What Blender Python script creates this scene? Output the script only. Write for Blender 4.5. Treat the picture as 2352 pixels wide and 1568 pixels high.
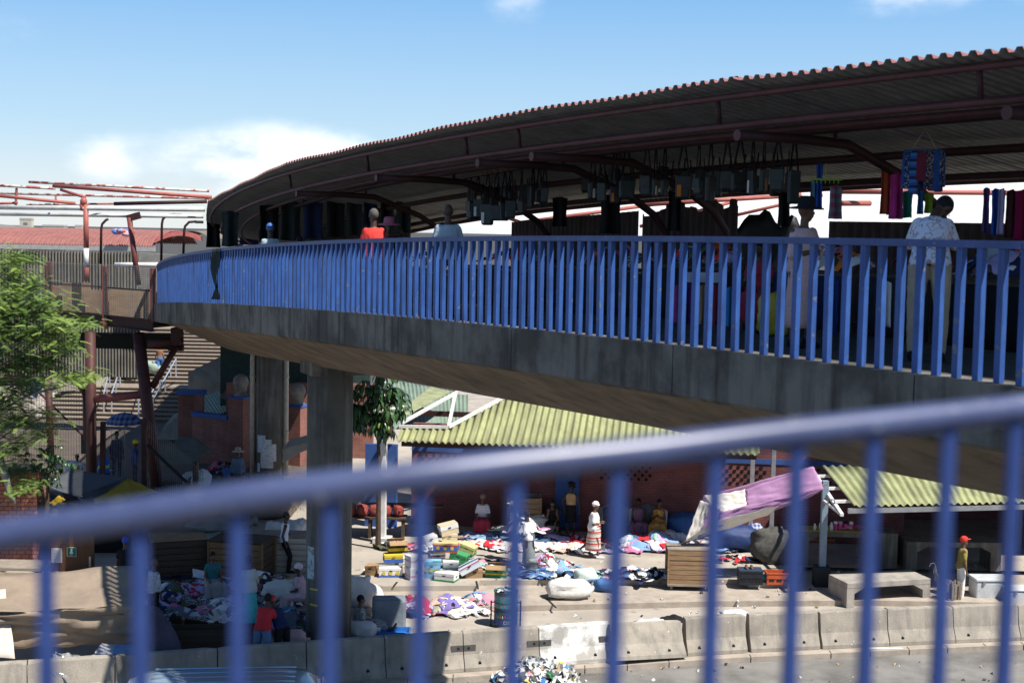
import bpy, math, random
import numpy as np
from mathutils import Vector, Matrix, Euler, noise
for _o in list(bpy.data.objects): bpy.data.objects.remove(_o)
SC = bpy.context.scene
COL = SC.collection
R = math.radians
rnd = random.Random(7)
# ------------------------------------------------------------------ camera, sky, sun, exposure
CAM = Vector((0, 0, 9.5))
F, CX, CY = 3267.0, 1176.0, 784.0          # picture measured in a 2352 x 1568 frame
cam = bpy.data.objects.new('camera', bpy.data.cameras.new('camera')); COL.objects.link(cam)
cam.data.lens = 50; cam.data.sensor_width = 36; cam.data.clip_start = .05; cam.data.clip_end = 6000
MROT = Matrix.Rotation(R(90 - 4.70), 3, 'X') @ Matrix.Rotation(R(1.05), 3, 'Z')
cam.matrix_world = Matrix.Translation(CAM) @ MROT.to_4x4()
cam.data.dof.use_dof = True; cam.data.dof.focus_distance = 33; cam.data.dof.aperture_fstop = 2.4
SC.camera = cam
SUN_EL = 57.0
SH = Vector((.82, -.57))                   # towards the sun, on the ground plan
sdir = Vector((SH.x*math.cos(R(SUN_EL)), SH.y*math.cos(R(SUN_EL)), math.sin(R(SUN_EL)))).normalized()
sl = bpy.data.lights.new('sun', 'SUN'); sl.energy = 5.0; sl.angle = R(.53); sl.color = (1, .955, .88)
so = bpy.data.objects.new('sun', sl); COL.objects.link(so)
so.rotation_euler = sdir.to_track_quat('Z', 'Y').to_euler(); so.location = (20, -20, 60)
wd = bpy.data.worlds.new('World'); SC.world = wd; wd.use_nodes = True
nt = wd.node_tree; nt.nodes.clear(); N = nt.nodes.new; L = nt.links.new
wout = N('ShaderNodeOutputWorld'); wbg = N('ShaderNodeBackground'); L(wbg.outputs[0], wout.inputs[0])
sky = N('ShaderNodeTexSky'); sky.sky_type = 'NISHITA'; sky.sun_disc = False
sky.sun_elevation = R(SUN_EL); sky.sun_rotation = math.atan2(SH.x, SH.y)
sky.air_density = 1.15; sky.dust_density = .25; sky.ozone_density = 1.6; sky.altitude = 0
wbg.inputs[1].default_value = .088
def mth(op, a, b=None, c=None):
    n = N('ShaderNodeMath'); n.operation = op
    for i, v in enumerate((a, b, c)):
        if v is None: continue
        if isinstance(v, (int, float)): n.inputs[i].default_value = v
        else: L(v, n.inputs[i])
    return n.outputs[0]
tc = N('ShaderNodeTexCoord'); sep = N('ShaderNodeSeparateXYZ'); L(tc.outputs['Generated'], sep.inputs[0])
az = mth('ARCTAN2', sep.outputs[0], sep.outputs[1]); el = mth('ARCSINE', sep.outputs[2])
cmb = N('ShaderNodeCombineXYZ'); L(az, cmb.inputs[0]); L(mth('MULTIPLY', el, 1.9), cmb.inputs[1])
nz = N('ShaderNodeTexNoise'); nz.inputs['Scale'].default_value = 13; nz.inputs['Detail'].default_value = 9; nz.inputs['Roughness'].default_value = .56
L(cmb.outputs[0], nz.inputs['Vector'])
bias = None
for (u, v, su, sv, a) in ((-.18, .040, .068, .025, .66), (-.12, .040, .05, .020, .50), (-.285, .042, .026, .022, .46), (-.02, .03, .10, .025, .55), (.16, .012, .24, .030, .95), (.30, .018, .16, .04, .8), (.315, .162, .06, .02, .52), (.0, .155, .03, .03, .36),
                          (.24, .150, .03, .02, .3), (-.34, .118, .05, .02, .22)):
    g = mth('ADD', mth('POWER', mth('DIVIDE', mth('SUBTRACT', az, u), su), 2), mth('POWER', mth('DIVIDE', mth('SUBTRACT', el, v), sv), 2))
    g = mth('MULTIPLY', mth('EXPONENT', mth('MULTIPLY', g, -1)), a)
    bias = g if bias is None else mth('ADD', bias, g)
dens = mth('MULTIPLY', bias, mth('ADD', mth('MULTIPLY', mth('SUBTRACT', nz.outputs[0], .5), 3.4), 1.0))
mr = N('ShaderNodeMapRange'); mr.interpolation_type = 'SMOOTHSTEP'; L(dens, mr.inputs[0])
mr.inputs[1].default_value = .20; mr.inputs[2].default_value = .82
rmp = N('ShaderNodeValToRGB'); L(mth('MULTIPLY', el, 1.0), rmp.inputs[0]); _e = rmp.color_ramp.elements       # clear air: pale at the horizon, deep blue above
for _p, _c in ((0, (.78, .86, .92)), (.06, (.46, .70, .94)), (.165, (.19, .47, .88)), (.36, (.075, .21, .50)), (1, (.03, .10, .28))):
    _q = _e[0] if _p == 0 else (_e[-1] if _p == 1 else _e.new(_p)); _q.color = (*_c, 1)
_sc = N('ShaderNodeMix'); _sc.data_type = 'RGBA'; _sc.blend_type = 'MULTIPLY'; _sc.inputs[0].default_value = 1; L(rmp.outputs[0], _sc.inputs[6]); _sc.inputs[7].default_value = (7.5, 7.5, 7.5, 1)
_sm = N('ShaderNodeMix'); _sm.data_type = 'RGBA'; _sm.inputs[0].default_value = .8; L(sky.outputs[0], _sm.inputs[6]); L(_sc.outputs[2], _sm.inputs[7])
mx = N('ShaderNodeMix'); mx.data_type = 'RGBA'; L(mth('MULTIPLY', mr.outputs[0], .93), mx.inputs[0]); L(_sm.outputs[2], mx.inputs[6]); mx.inputs[7].default_value = (9.2, 9.3, 9.6, 1)
L(mx.outputs[2], wbg.inputs[0])
SC.view_settings.view_transform = 'Standard'; SC.view_settings.look = 'None'
SC.view_settings.exposure = 0.66; SC.view_settings.gamma = 1
SC.cycles.max_bounces = 6; SC.cycles.use_denoising = True

# ------------------------------------------------------------------ measuring helpers
def ray(x, y): return MROT @ Vector(((x-CX)/F, -(y-CY)/F, -1))
def W(x, y, Y):                                        # point of the sight line at distance Y ahead
    d = ray(x, y); return CAM + d*(Y/d.y)
def G(x, y, z=0.0):                                    # point of the sight line on the level z
    d = ray(x, y); return CAM + d*((z-CAM.z)/d.z)
# ------------------------------------------------------------------ object helpers
def tag(o, label=None, cat=None, group=None, kind=None):
    if label: o['label'] = label
    if cat: o['category'] = cat
    if group: o['group'] = group
    if kind: o['kind'] = kind
    return o
def thing(name, label, cat, loc=(0, 0, 0), rz=0, group=None, rot=None):
    o = bpy.data.objects.new(name, None); COL.objects.link(o); o.empty_display_size = .2
    o.location = loc; o.rotation_euler = rot or (0, 0, rz)
    return tag(o, label, cat, group)
def copy_tree(o, parent=None):
    c = o.copy(); COL.objects.link(c)
    if parent is not None: c.parent = parent
    for ch in list(o.children): copy_tree(ch, c)
    return c
class MB:
    def __init__(s): s.v = []; s.f = []; s.m = []; s.mi = 0
    def add(s, vs, fs):
        b = len(s.v); s.v += [tuple(v) for v in vs]
        for f in fs: s.f.append(tuple(i+b for i in f)); s.m.append(s.mi)
        return s
    def box(s, c, d, M=None, rz=0):
        c = Vector(c); hx, hy, hz = d[0]/2, d[1]/2, d[2]/2
        if M is None: M = Matrix.Rotation(rz, 3, 'Z')
        vs = [c + M @ Vector((x*hx, y*hy, z*hz)) for x in (-1, 1) for y in (-1, 1) for z in (-1, 1)]
        return s.add(vs, [(0, 1, 3, 2), (4, 6, 7, 5), (0, 4, 5, 1), (2, 3, 7, 6), (0, 2, 6, 4), (1, 5, 7, 3)])
    def bar(s, p0, p1, w, h, up=(0, 0, 1)):            # rectangular bar between two points
        p0, p1 = Vector(p0), Vector(p1); d = (p1-p0); l = d.length; d = d.normalized(); up = Vector(up)
        if abs(d.dot(up)) > .98: up = Vector((0, 1, 0))
        x = d.cross(up).normalized(); z = x.cross(d).normalized()
        M = Matrix((x, d, z)).transposed()
        return s.box((p0+p1)/2, (w, l, h), M)
    def tube(s, pts, r, n=8, cap=True, sq=None):
        pts = [Vector(p) for p in pts]; rs = r if isinstance(r, (list, tuple)) else [r]*len(pts)
        rings = []; ref = None
        for i, p in enumerate(pts):
            a = pts[max(i-1, 0)]; b = pts[min(i+1, len(pts)-1)]; d = (b-a).normalized()
            if ref is None: ref = Vector((0, 0, 1)) if abs(d.z) < .9 else Vector((0, 1, 0))
            x = d.cross(ref)
            if x.length < 1e-4: x = d.orthogonal()
            x.normalize(); y = x.cross(d).normalized(); ref = y
            rings.append([p + (x*math.cos(2*math.pi*k/n) + y*math.sin(2*math.pi*k/n))*rs[i] for k in range(n)])
        return s.loft(rings, cap)
    def loft(s, rings, cap=True, closed=True):
        n = len(rings[0]); vs = [p for r_ in rings for p in r_]; fs = []
        for i in range(len(rings)-1):
            for k in range(n if closed else n-1):
                k2 = (k+1) % n; fs.append((i*n+k, i*n+k2, (i+1)*n+k2, (i+1)*n+k))
        if cap and closed: fs.append(tuple(range(n-1, -1, -1))); fs.append(tuple((len(rings)-1)*n+k for k in range(n)))
        return s.add(vs, fs)
    def ell(s, c, r, M=None, n=10, m=7):
        c = Vector(c); M = M or Matrix.Identity(3); rings = []
        for i in range(m+1):
            t = math.pi*(i/m)*.998+.003; z = -math.cos(t); q = math.sin(t)
            rings.append([c + M @ Vector((r[0]*q*math.cos(2*math.pi*k/n), r[1]*q*math.sin(2*math.pi*k/n), r[2]*z)) for k in range(n)])
        return s.loft(rings)
    def lathe(s, c, prof, n=16, cap=True):
        c = Vector(c)
        return s.loft([[c+Vector((r*math.cos(2*math.pi*k/n), r*math.sin(2*math.pi*k/n), z)) for k in range(n)] for r, z in prof], cap)
    def grid(s, fn, nu, nv):
        vs = [fn(i/nu, j/nv) for i in range(nu+1) for j in range(nv+1)]
        return s.add(vs, [(i*(nv+1)+j, (i+1)*(nv+1)+j, (i+1)*(nv+1)+j+1, i*(nv+1)+j+1) for i in range(nu) for j in range(nv)])
    def prism(s, poly, z0, z1):
        n = len(poly); vs = [(p[0], p[1], z0) for p in poly]+[(p[0], p[1], z1) for p in poly]
        return s.add(vs, [tuple(range(n-1, -1, -1)), tuple(range(n, 2*n))]+[(k, (k+1) % n, n+(k+1) % n, n+k) for k in range(n)])
    def build(s, name, mt, parent=None, smooth=False, world=True, bevel=0, solid=0, mods=None):
        vs = s.v
        if parent is not None and world:
            Mi = parent_matrix(parent).inverted(); vs = [Mi @ Vector(v) for v in vs]
        me = bpy.data.meshes.new(name); me.from_pydata([tuple(v) for v in vs], [], s.f)
        mts = mt if isinstance(mt, (list, tuple)) else [mt]
        for m_ in mts: me.materials.append(m_)
        if len(mts) > 1: me.polygons.foreach_set('material_index', s.m)
        if smooth: me.polygons.foreach_set('use_smooth', [True]*len(me.polygons))
        me.update()
        o = bpy.data.objects.new(name, me); COL.objects.link(o)
        if parent is not None: o.parent = parent
        if solid: q = o.modifiers.new('t', 'SOLIDIFY'); q.thickness = solid; q.offset = 0
        if bevel: q = o.modifiers.new('b', 'BEVEL'); q.width = bevel; q.segments = 2; q.limit_method = 'ANGLE'
        return o
def parent_matrix(p):
    M = Matrix.Translation(p.location) @ p.rotation_euler.to_matrix().to_4x4() @ Matrix.Diagonal((*p.scale, 1))
    return parent_matrix(p.parent) @ M if p.parent is not None else M
def smooth_sub(o, lv=1):
    q = o.modifiers.new('s', 'SUBSURF'); q.levels = lv; q.render_levels = lv; return o
# ------------------------------------------------------------------ materials
MATS = {}
def mat(name, col, rough=.75, c2=None, sc=5., lo=.35, hi=.7, str=None, bump=0., bsc=30., metal=0., det=6., spots=None, streak=None, spec=.3, trans=0, coat=0, world=False):
    """one surface: base colour, patches of c2 by noise, optional streaks (colour, scale, amount) running down the thing, optional speckle and bump"""
    if name in MATS: return MATS[name]
    m = bpy.data.materials.new(name); m.use_nodes = True; t = m.node_tree; n = t.nodes; l = t.links
    p = n['Principled BSDF']; p.inputs['Roughness'].default_value = rough; p.inputs['Metallic'].default_value = metal
    p.inputs['Specular IOR Level'].default_value = spec
    if coat: p.inputs['Coat Weight'].default_value = coat
    if trans: p.inputs['Transmission Weight'].default_value = trans
    tc_ = n.new('ShaderNodeTexCoord'); src = tc_.outputs['Object']
    if world: src = n.new('ShaderNodeNewGeometry').outputs['Position']
    if str:
        mp = n.new('ShaderNodeMapping'); mp.inputs['Scale'].default_value = str; l.new(src, mp.inputs[0]); s2 = mp.outputs[0]
    else: s2 = src
    if c2 is None: c2 = tuple(c*.72 for c in col)
    def nn(scale, detail, vec, lo, hi):
        q = n.new('ShaderNodeTexNoise'); q.inputs['Scale'].default_value = scale; q.inputs['Detail'].default_value = detail; q.inputs['Roughness'].default_value = .6
        l.new(vec, q.inputs['Vector']); r_ = n.new('ShaderNodeMapRange'); r_.inputs[1].default_value = lo; r_.inputs[2].default_value = hi; l.new(q.outputs[0], r_.inputs[0]); return r_.outputs[0], q.outputs[0]
    def mixc(f, a, b, k=1.):
        q = n.new('ShaderNodeMix'); q.data_type = 'RGBA'
        if k != 1.:
            mm = n.new('ShaderNodeMath'); mm.operation = 'MULTIPLY'; mm.inputs[1].default_value = k; l.new(f, mm.inputs[0]); f = mm.outputs[0]
        l.new(f, q.inputs[0])
        for i, c in ((6, a), (7, b)):
            if isinstance(c, tuple): q.inputs[i].default_value = (*c, 1)
            else: l.new(c, q.inputs[i])
        return q.outputs[2]
    f, raw = nn(sc, det, s2, lo, hi); c = mixc(f, tuple(col), tuple(c2))
    if streak:
        mp = n.new('ShaderNodeMapping'); mp.inputs['Scale'].default_value = (streak[1], streak[1], streak[1]*.09); l.new(src, mp.inputs[0])
        f2, _ = nn(1., 5, mp.outputs[0], .48, .72); c = mixc(f2, c, tuple(streak[0]), streak[2])
    if spots:
        f3, _ = nn(spots[1], 2, src, spots[2], spots[2]+.06); c = mixc(f3, c, tuple(spots[0]))
    l.new(c, p.inputs['Base Color'])
    if bump:
        q = n.new('ShaderNodeTexNoise'); q.inputs['Scale'].default_value = bsc; q.inputs['Detail'].default_value = 5; l.new(s2, q.inputs['Vector'])
        b = n.new('ShaderNodeBump'); b.inputs['Strength'].default_value = bump; b.inputs['Distance'].default_value = .03; l.new(q.outputs[0], b.inputs['Height']); l.new(b.outputs[0], p.inputs['Normal'])
    MATS[name] = m; return m
def brick_mat(name, c1, c2, mortar, bw=.23, bh=.085, rough=.85, ms=.012):
    m = bpy.data.materials.new(name); m.use_nodes = True; t = m.node_tree; n = t.nodes; l = t.links; p = n['Principled BSDF']; p.inputs['Roughness'].default_value = rough
    tc_ = n.new('ShaderNodeTexCoord'); s_ = n.new('ShaderNodeSeparateXYZ'); l.new(tc_.outputs['Object'], s_.inputs[0])
    a = n.new('ShaderNodeMath'); a.operation = 'ADD'; l.new(s_.outputs[0], a.inputs[0]); l.new(s_.outputs[1], a.inputs[1])
    cb = n.new('ShaderNodeCombineXYZ'); l.new(a.outputs[0], cb.inputs[0]); l.new(s_.outputs[2], cb.inputs[1])
    b = n.new('ShaderNodeTexBrick'); l.new(cb.outputs[0], b.inputs['Vector']); b.inputs['Scale'].default_value = 1; b.inputs['Brick Width'].default_value = bw; b.inputs['Row Height'].default_value = bh
    b.inputs['Mortar Size'].default_value = ms; b.inputs['Color1'].default_value = (*c1, 1); b.inputs['Color2'].default_value = (*c2, 1); b.inputs['Mortar'].default_value = (*mortar, 1); b.inputs['Bias'].default_value = -.2
    q = n.new('ShaderNodeTexNoise'); q.inputs['Scale'].default_value = 1.6; q.inputs['Detail'].default_value = 6; l.new(tc_.outputs['Object'], q.inputs['Vector'])
    mxx = n.new('ShaderNodeMix'); mxx.data_type = 'RGBA'; mxx.blend_type = 'MULTIPLY'; mxx.inputs[0].default_value = .7; l.new(b.outputs[0], mxx.inputs[6])
    cr = n.new('ShaderNodeMapRange'); cr.inputs[1].default_value = .3; cr.inputs[2].default_value = .7; cr.inputs[3].default_value = .5; cr.inputs[4].default_value = 1.15; l.new(q.outputs[0], cr.inputs[0]); l.new(cr.outputs[0], mxx.inputs[7])
    l.new(mxx.outputs[2], p.inputs['Base Color'])
    bp = n.new('ShaderNodeBump'); bp.inputs['Strength'].default_value = .4; bp.inputs['Distance'].default_value = .01; l.new(b.outputs['Fac'], bp.inputs['Height']); bp.invert = True; l.new(bp.outputs[0], p.inputs['Normal'])
    MATS[name] = m; return m
def pattern_mat(name, kind, cols, sc=10., rough=.85):
    """printed cloth: stripes across, upright stripes, check, floral spots"""
    if name in MATS: return MATS[name]
    m = bpy.data.materials.new(name); m.use_nodes = True; t = m.node_tree; n = t.nodes; l = t.links; p = n['Principled BSDF']; p.inputs['Roughness'].default_value = rough; p.inputs['Specular IOR Level'].default_value = .15
    tc_ = n.new('ShaderNodeTexCoord'); src = tc_.outputs['Object']
    def wave(d):
        s_ = n.new('ShaderNodeSeparateXYZ'); l.new(src, s_.inputs[0]); a = n.new('ShaderNodeMath'); a.operation = 'MULTIPLY'; a.inputs[1].default_value = sc; l.new(s_.outputs[d], a.inputs[0])
        b = n.new('ShaderNodeMath'); b.operation = 'FRACT'; l.new(a.outputs[0], b.inputs[0]); return b.outputs[0]
    def ramp(f, st):
        r_ = n.new('ShaderNodeValToRGB'); r_.color_ramp.interpolation = 'CONSTANT'; e = r_.color_ramp.elements
        while len(e) < len(st): e.new(.5)
        for i, (pp, c) in enumerate(st): e[i].position = pp; e[i].color = (*c, 1)
        l.new(f, r_.inputs[0]); return r_.outputs[0]
    k = len(cols)
    if kind == 'across': c = ramp(wave(2), [(i/k, cc) for i, cc in enumerate(cols)])
    elif kind == 'upright': c = ramp(wave(0), [(i/k, cc) for i, cc in enumerate(cols)])
    elif kind == 'check':
        mxx = n.new('ShaderNodeMix'); mxx.data_type = 'RGBA'; mxx.inputs[0].default_value = .5
        l.new(ramp(wave(0), [(0, cols[0]), (.5, cols[1])]), mxx.inputs[6]); l.new(ramp(wave(2), [(0, cols[0]), (.5, cols[1])]), mxx.inputs[7]); c = mxx.outputs[2]
    else:
        q = n.new('ShaderNodeTexNoise'); q.inputs['Scale'].default_value = sc; q.inputs['Detail'].default_value = 2.5; l.new(src, q.inputs['Vector'])
        w = .34/k; c = ramp(q.outputs[0], [(0, cols[0])] + [(.52+w*.45*i, cc) for i, cc in enumerate(cols[1:])])
    l.new(c, p.inputs['Base Color']); MATS[name] = m; return m
CONC = mat('concrete weathered', (.27, .255, .23), .9, (.17, .16, .145), 2.2, bump=.35, bsc=18, spots=((.08, .075, .07), 60, .68))
FASC = mat('concrete fascia streaked', (.175, .165, .145), .9, (.08, .075, .066), 1.1, lo=.42, hi=.6, bump=.3, bsc=20, streak=((.028, .026, .022), 4.5, .85))
SOFF = mat('concrete soffit stained', (.25, .19, .13), .92, (.13, .098, .068), .9, bump=.35, bsc=8, streak=((.07, .05, .035), 2.2, .7))
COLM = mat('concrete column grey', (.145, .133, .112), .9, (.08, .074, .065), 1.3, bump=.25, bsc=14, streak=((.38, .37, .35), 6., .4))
BLUE = mat('blue railing paint', (.042, .112, .355), .40, (.029, .08, .275), 4, spots=((.13, .15, .20), 8, .655), spec=.3, world=True, streak=((.02, .03, .075), 9, .7))
BLUED = mat('blue handrail paint', (.045, .085, .25), .5, (.03, .055, .18), 5, spots=((.3, .32, .35), 30, .70), spec=.5)
NEARB = mat('near rail worn blue paint', (.058, .075, .165), .38, (.036, .048, .12), 7, spec=.75, spots=((.25, .26, .3), 40, .66))
NEARBAR = mat('near bar blue paint', (.03, .06, .205), .45, (.02, .04, .15), 9, spec=.3)
REDST = mat('red oxide steel', (.21, .062, .055), .6, (.14, .042, .04), 3.5, spots=((.38, .25, .2), 20, .7))
DKRED = mat('dark red steel', (.055, .020, .020), .6, (.035, .015, .015), 3, spots=((.25, .15, .12), 20, .72))
ROOFU = mat('roof sheet red outside grey inside', (.29, .28, .26), .6, (.19, .185, .175), 2.5)
def two_sided(m, col):                                  # weathered red on top, grey galvanised below, by the surface normal
    t = m.node_tree; n = t.nodes; l = t.links; p = n['Principled BSDF']; old = p.inputs['Base Color'].links[0].from_socket
    ge = n.new('ShaderNodeNewGeometry'); s_ = n.new('ShaderNodeSeparateXYZ'); l.new(ge.outputs['True Normal'], s_.inputs[0])
    mxx = n.new('ShaderNodeMix'); mxx.data_type = 'RGBA'; a = n.new('ShaderNodeMath'); a.operation = 'GREATER_THAN'; a.inputs[1].default_value = 0
    q = n.new('ShaderNodeMath'); q.operation = 'MULTIPLY'; q2 = n.new('ShaderNodeMath'); q2.operation = 'MULTIPLY_ADD'; q2.inputs[1].default_value = -2; q2.inputs[2].default_value = 1
    l.new(ge.outputs['Backfacing'], q2.inputs[0]); l.new(s_.outputs[2], q.inputs[0]); l.new(q2.outputs[0], q.inputs[1])
    # a face belongs to the top skin when its own outward normal points up
    l.new(q.outputs[0], a.inputs[0]); l.new(a.outputs[0], mxx.inputs[0]); l.new(old, mxx.inputs[6]); mxx.inputs[7].default_value = (*col, 1); l.new(mxx.outputs[2], p.inputs['Base Color'])
two_sided(ROOFU, (.24, .095, .085))
ASPH = mat('asphalt dusty', (.21, .20, .185), .95, (.115, .11, .10), .9, lo=.38, hi=.66, bump=.2, bsc=60, spots=((.36, .34, .31), 14, .70))
PAVE = mat('pavement concrete', (.41, .365, .31), .92, (.30, .265, .225), .8, lo=.35, hi=.66, bump=.15, bsc=40, spots=((.22, .20, .175), 2.6, .64))
KERB = mat('kerb concrete', (.40, .345, .285), .92, (.28, .24, .2), 3, bump=.4, bsc=40)
BARR = mat('barrier concrete', (.36, .32, .265), .92, (.23, .205, .175), 1.8, bump=.3, bsc=30, streak=((.13, .125, .115), 5, .6), spots=((.6, .58, .55), 9, .71), world=True)
DARK = mat('dark hole', (.02, .02, .02), .95)
WHITEP = mat('white metal paint', (.72, .71, .69), .5, (.55, .53, .5), 6, spots=((.3, .2, .15), 22, .72))
YGREEN = mat('yellow green sheet', (.33, .345, .165), .65, (.22, .23, .115), 1.0, lo=.4, hi=.62, str=(5, .35, .35), streak=((.17, .17, .09), 4, .5), spots=((.2, .14, .07), 7, .70))
MOSSY = mat('mossy fibre sheet', (.30, .32, .18), .85, (.17, .19, .11), 2.5, bump=.2)
GREENS = mat('pale green sheet', (.26, .36, .27), .6, (.20, .28, .21), 2)
BRICK = brick_mat('red brick', (.27, .085, .06), (.20, .065, .05), (.20, .14, .12))
BRICKO = brick_mat('orange brick', (.50, .18, .10), (.42, .15, .09), (.13, .05, .06), .22, .11, ms=.012)
BRICKD = brick_mat('dark red brick', (.24, .07, .065), (.19, .055, .055), (.11, .06, .06))
CANR = mat('canopy red steel', (.115, .04, .038), .55, (.07, .028, .028), 3.5, spots=((.25, .16, .14), 20, .72))
BLUEW = mat('blue wall paint', (.045, .10, .30), .7, (.03, .07, .22), 2)
WOOD = mat('worn timber', (.33, .21, .115), .85, (.20, .125, .07), 3, str=(1, 1, 9), bump=.2)
WOODG = mat('grey timber', (.30, .25, .195), .88, (.19, .155, .125), 3, str=(1, 1, 9), bump=.2)
WOODD = mat('dark timber', (.15, .095, .055), .88, (.09, .055, .035), 3, str=(1, 1, 9), bump=.2)
SKIN = mat('dark brown skin', (.075, .038, .024), .5, (.055, .028, .018), 9, spec=.4)
SKIN2 = mat('brown skin', (.14, .068, .04), .5, (.10, .05, .03), 9, spec=.4)
HAIR = mat('black hair', (.012, .011, .011), .8, bump=.5, bsc=60)
def cloth(name, c, k=.75): return mat('cloth '+name, c, .9, tuple(v*k for v in c), 5, bump=.25, bsc=14, spec=.15)
WHITEC = cloth('white', (.78, .77, .76), .88); BLACKC = cloth('black', (.018, .018, .02)); NAVY = cloth('navy', (.025, .035, .09)); REDC = cloth('red', (.55, .035, .045))
SACK = mat('woven sack white', (.66, .64, .60), .8, (.52, .50, .46), 5, bump=.4, bsc=9)
# ================================================================== the ground
def struct(name, B, m, smooth=False): return tag(B.build(name, m, smooth=smooth), kind='structure')
b = MB(); b.grid(lambda u, v: (-600+1200*u, -40+1500*v, -.62), 2, 2); struct('ground', b, mat('dark ground', (.07, .068, .062), .95, (.05, .048, .045), .3))
def lerp(a, b_, t): return a + (b_-a)*t
# barrier line on the plan (front face at the road)
BL = [Vector((-14.0, 27.35)), Vector((-9.3, 28.6)), Vector((-1.65, 31.0)), Vector((5.0, 32.9)), Vector((11.66, 34.3)), Vector((17.5, 35.3))]
def bline(X, off=0):
    for a, c in zip(BL, BL[1:]):
        if a.x <= X <= c.x or c is BL[-1]: 
            t = (X-a.x)/(c.x-a.x); return a.y+(c.y-a.y)*t+off
    return BL[0].y+off
xs = [-40, -14, -9.3, -5, -1.65, 1.5, 5, 8, 11.66, 17.5, 45]
def strip(name, y0, y1, z0, z1, m, noise_amp=0):
    b = MB(); n = 60
    pts0 = []; pts1 = []
    for i in range(n+1):
        X = -40+85*i/n; pts0.append((X, y0(X), z1)); pts1.append((X, y1(X), z1))
    vs = [(p[0], p[1], z0) for p in pts0]+pts0+pts1
    fs = [(i, i+1, n+1+i+1, n+1+i) for i in range(n)]+[(n+1+i, n+1+i+1, 2*n+2+i+1, 2*n+2+i) for i in range(n)]
    b.add(vs, fs); return struct(name, b, m)
kx = lambda d: (lambda X: bline(max(-14, min(17.5, X)))+d)
strip('road', lambda X: 12.0, kx(-.55), -.7, -.56, ASPH)
strip('kerb', kx(-.62), kx(.4), -.6, -.43, KERB)
strip('pavement', kx(.36), lambda X: 70.0, -.6, -.29, PAVE)
def stepline(x0, pts):                                    # plan line through picture points on a level
    return pts
LOWE = [G(700, 1402, -.14), G(1200, 1390, -.14), G(1640, 1380, -.14), G(2000, 1378, -.14)]
UPE = [G(600, 1352, 0), G(820, 1346, 0), G(1095, 1344, 0), G(1102, 1332, 0), G(1560, 1331, 0), G(1705, 1330, 0), G(1720, 1338, 0), G(1830, 1337, 0), G(1845, 1300, 0)]
def slab(name, line, z0, z1, m, right):
    b = MB(); L0 = [(-40, line[0].y+.3)]+[(p.x, p.y) for p in line]
    if right: L0 += [(right, line[-1].y)]
    poly = L0+[(L0[-1][0], 80), (-40, 80)]
    b.prism([(p[0], p[1]) for p in poly], z0, z1); return struct(name, b, m)
slab('pavement_step', LOWE, -.5, -.14, KERB, 20)
slab('plaza', UPE, -.5, 0.0, PAVE, 0)
b = MB(); b.grid(lambda u, v: (-.5+60*u, G(1845, 1300, 0).y+v*30, -.02), 1, 1); struct('plaza_floor', b, PAVE)
# dark joints between the kerb slabs of the step
for (x, y, x2, y2) in ((904, 1346, 912, 1336), (1098, 1352, 1094, 1334), (1277, 1395, 1256, 1374)):
    b = MB(); z = -.135 if y > 1370 else .004
    p, q = G(x, y, z), G(x2, y2, z); b.bar(p+Vector((0, 0, .002)), q+Vector((0, 0, .002)), .05, .012); struct('kerb_joint', b, DARK)
# ================================================================== footbridge line
_P = np.array([(12.2, -2.5, -.35), (8.7, 3.0, -.2), (6.05, 7.2, -.12), (3.54, 11.28, -.09), (3.34, 11.63, -.09), (2.86, 12.36, -.08), (2.42, 13.18, -.07), (1.69, 13.97, -.07), (1.13, 15.2, -.08), (-.14, 17.56, -.10), (-1.02, 18.9, -.13),
               (-2.43, 21.1, -.2), (-4.35, 24.7, -.385), (-5.9, 28.2, -.6), (-8.05, 34.2, -1.0), (-10.6, 43, -1.58), (-11.9, 50, -1.98), (-12.5, 57, -2.4), (-12.6, 64, -2.85)])
_P = _P*1.13                                             # true size: the railing stands 1.3 m high
_cx = np.polyfit(_P[:, 1], _P[:, 0], 4); _cz = np.polyfit(_P[:, 1], _P[:, 2], 4)
_Y = np.arange(-2, 70, .05); _X = np.polyval(_cx, _Y); _Z = np.polyval(_cz, _Y)+9.5-1.30
_S = np.concatenate([[0], np.cumsum(np.hypot(np.diff(_X), np.diff(_Y)))]); STOT = float(_S[-1])
def br(s, off=0., h=0.):                                  # point of the bridge: along, inwards from the railing, above the deck
    off *= 1.13; h *= 1.13
    x, y, z = (float(np.interp(s, _S, a)) for a in (_X, _Y, _Z))
    x1, y1 = (float(np.interp(s+.2, _S, a)) for a in (_X, _Y)); x0, y0 = (float(np.interp(s-.2, _S, a)) for a in (_X, _Y))
    t = Vector((x1-x0, y1-y0)).normalized()
    return Vector((x+t.y*off, y-t.x*off, z+h))
def bang(s):                                              # heading of the bridge there (rotation that turns +Y into it)
    d = br(s+.2)-br(s-.2); return math.atan2(-d.x, d.y)
def bs(xpx, off, h=.8):                                   # how far along the bridge the picture column xpx meets the line off
    best = None
    for s in np.arange(4, STOT-1, .05):
        p = br(s, off, h)-CAM; c = MROT.transposed() @ p
        if c.z > -2: continue
        e = abs(CX+F*c.x/-c.z-xpx)
        if best is None or e < best[0]: best = (e, s)
    return float(best[1])
def proj(p):
    c = MROT.transposed() @ (Vector(p)-CAM); return (CX+F*c.x/-c.z, CY-F*c.y/-c.z)
def sweep(prof, s0, s1, ds, closed=True, jit=None):
    n = max(2, int((s1-s0)/ds)); B = MB(); rings = [[br(s0+(s1-s0)*i/n, o, h) for o, h in prof] for i in range(n+1)]
    B.loft(rings, cap=closed, closed=closed); return B
bridge = thing('footbridge', 'long curving concrete footbridge on round columns crossing over the street market', 'footbridge', br(bs(1200, 0)))
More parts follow.
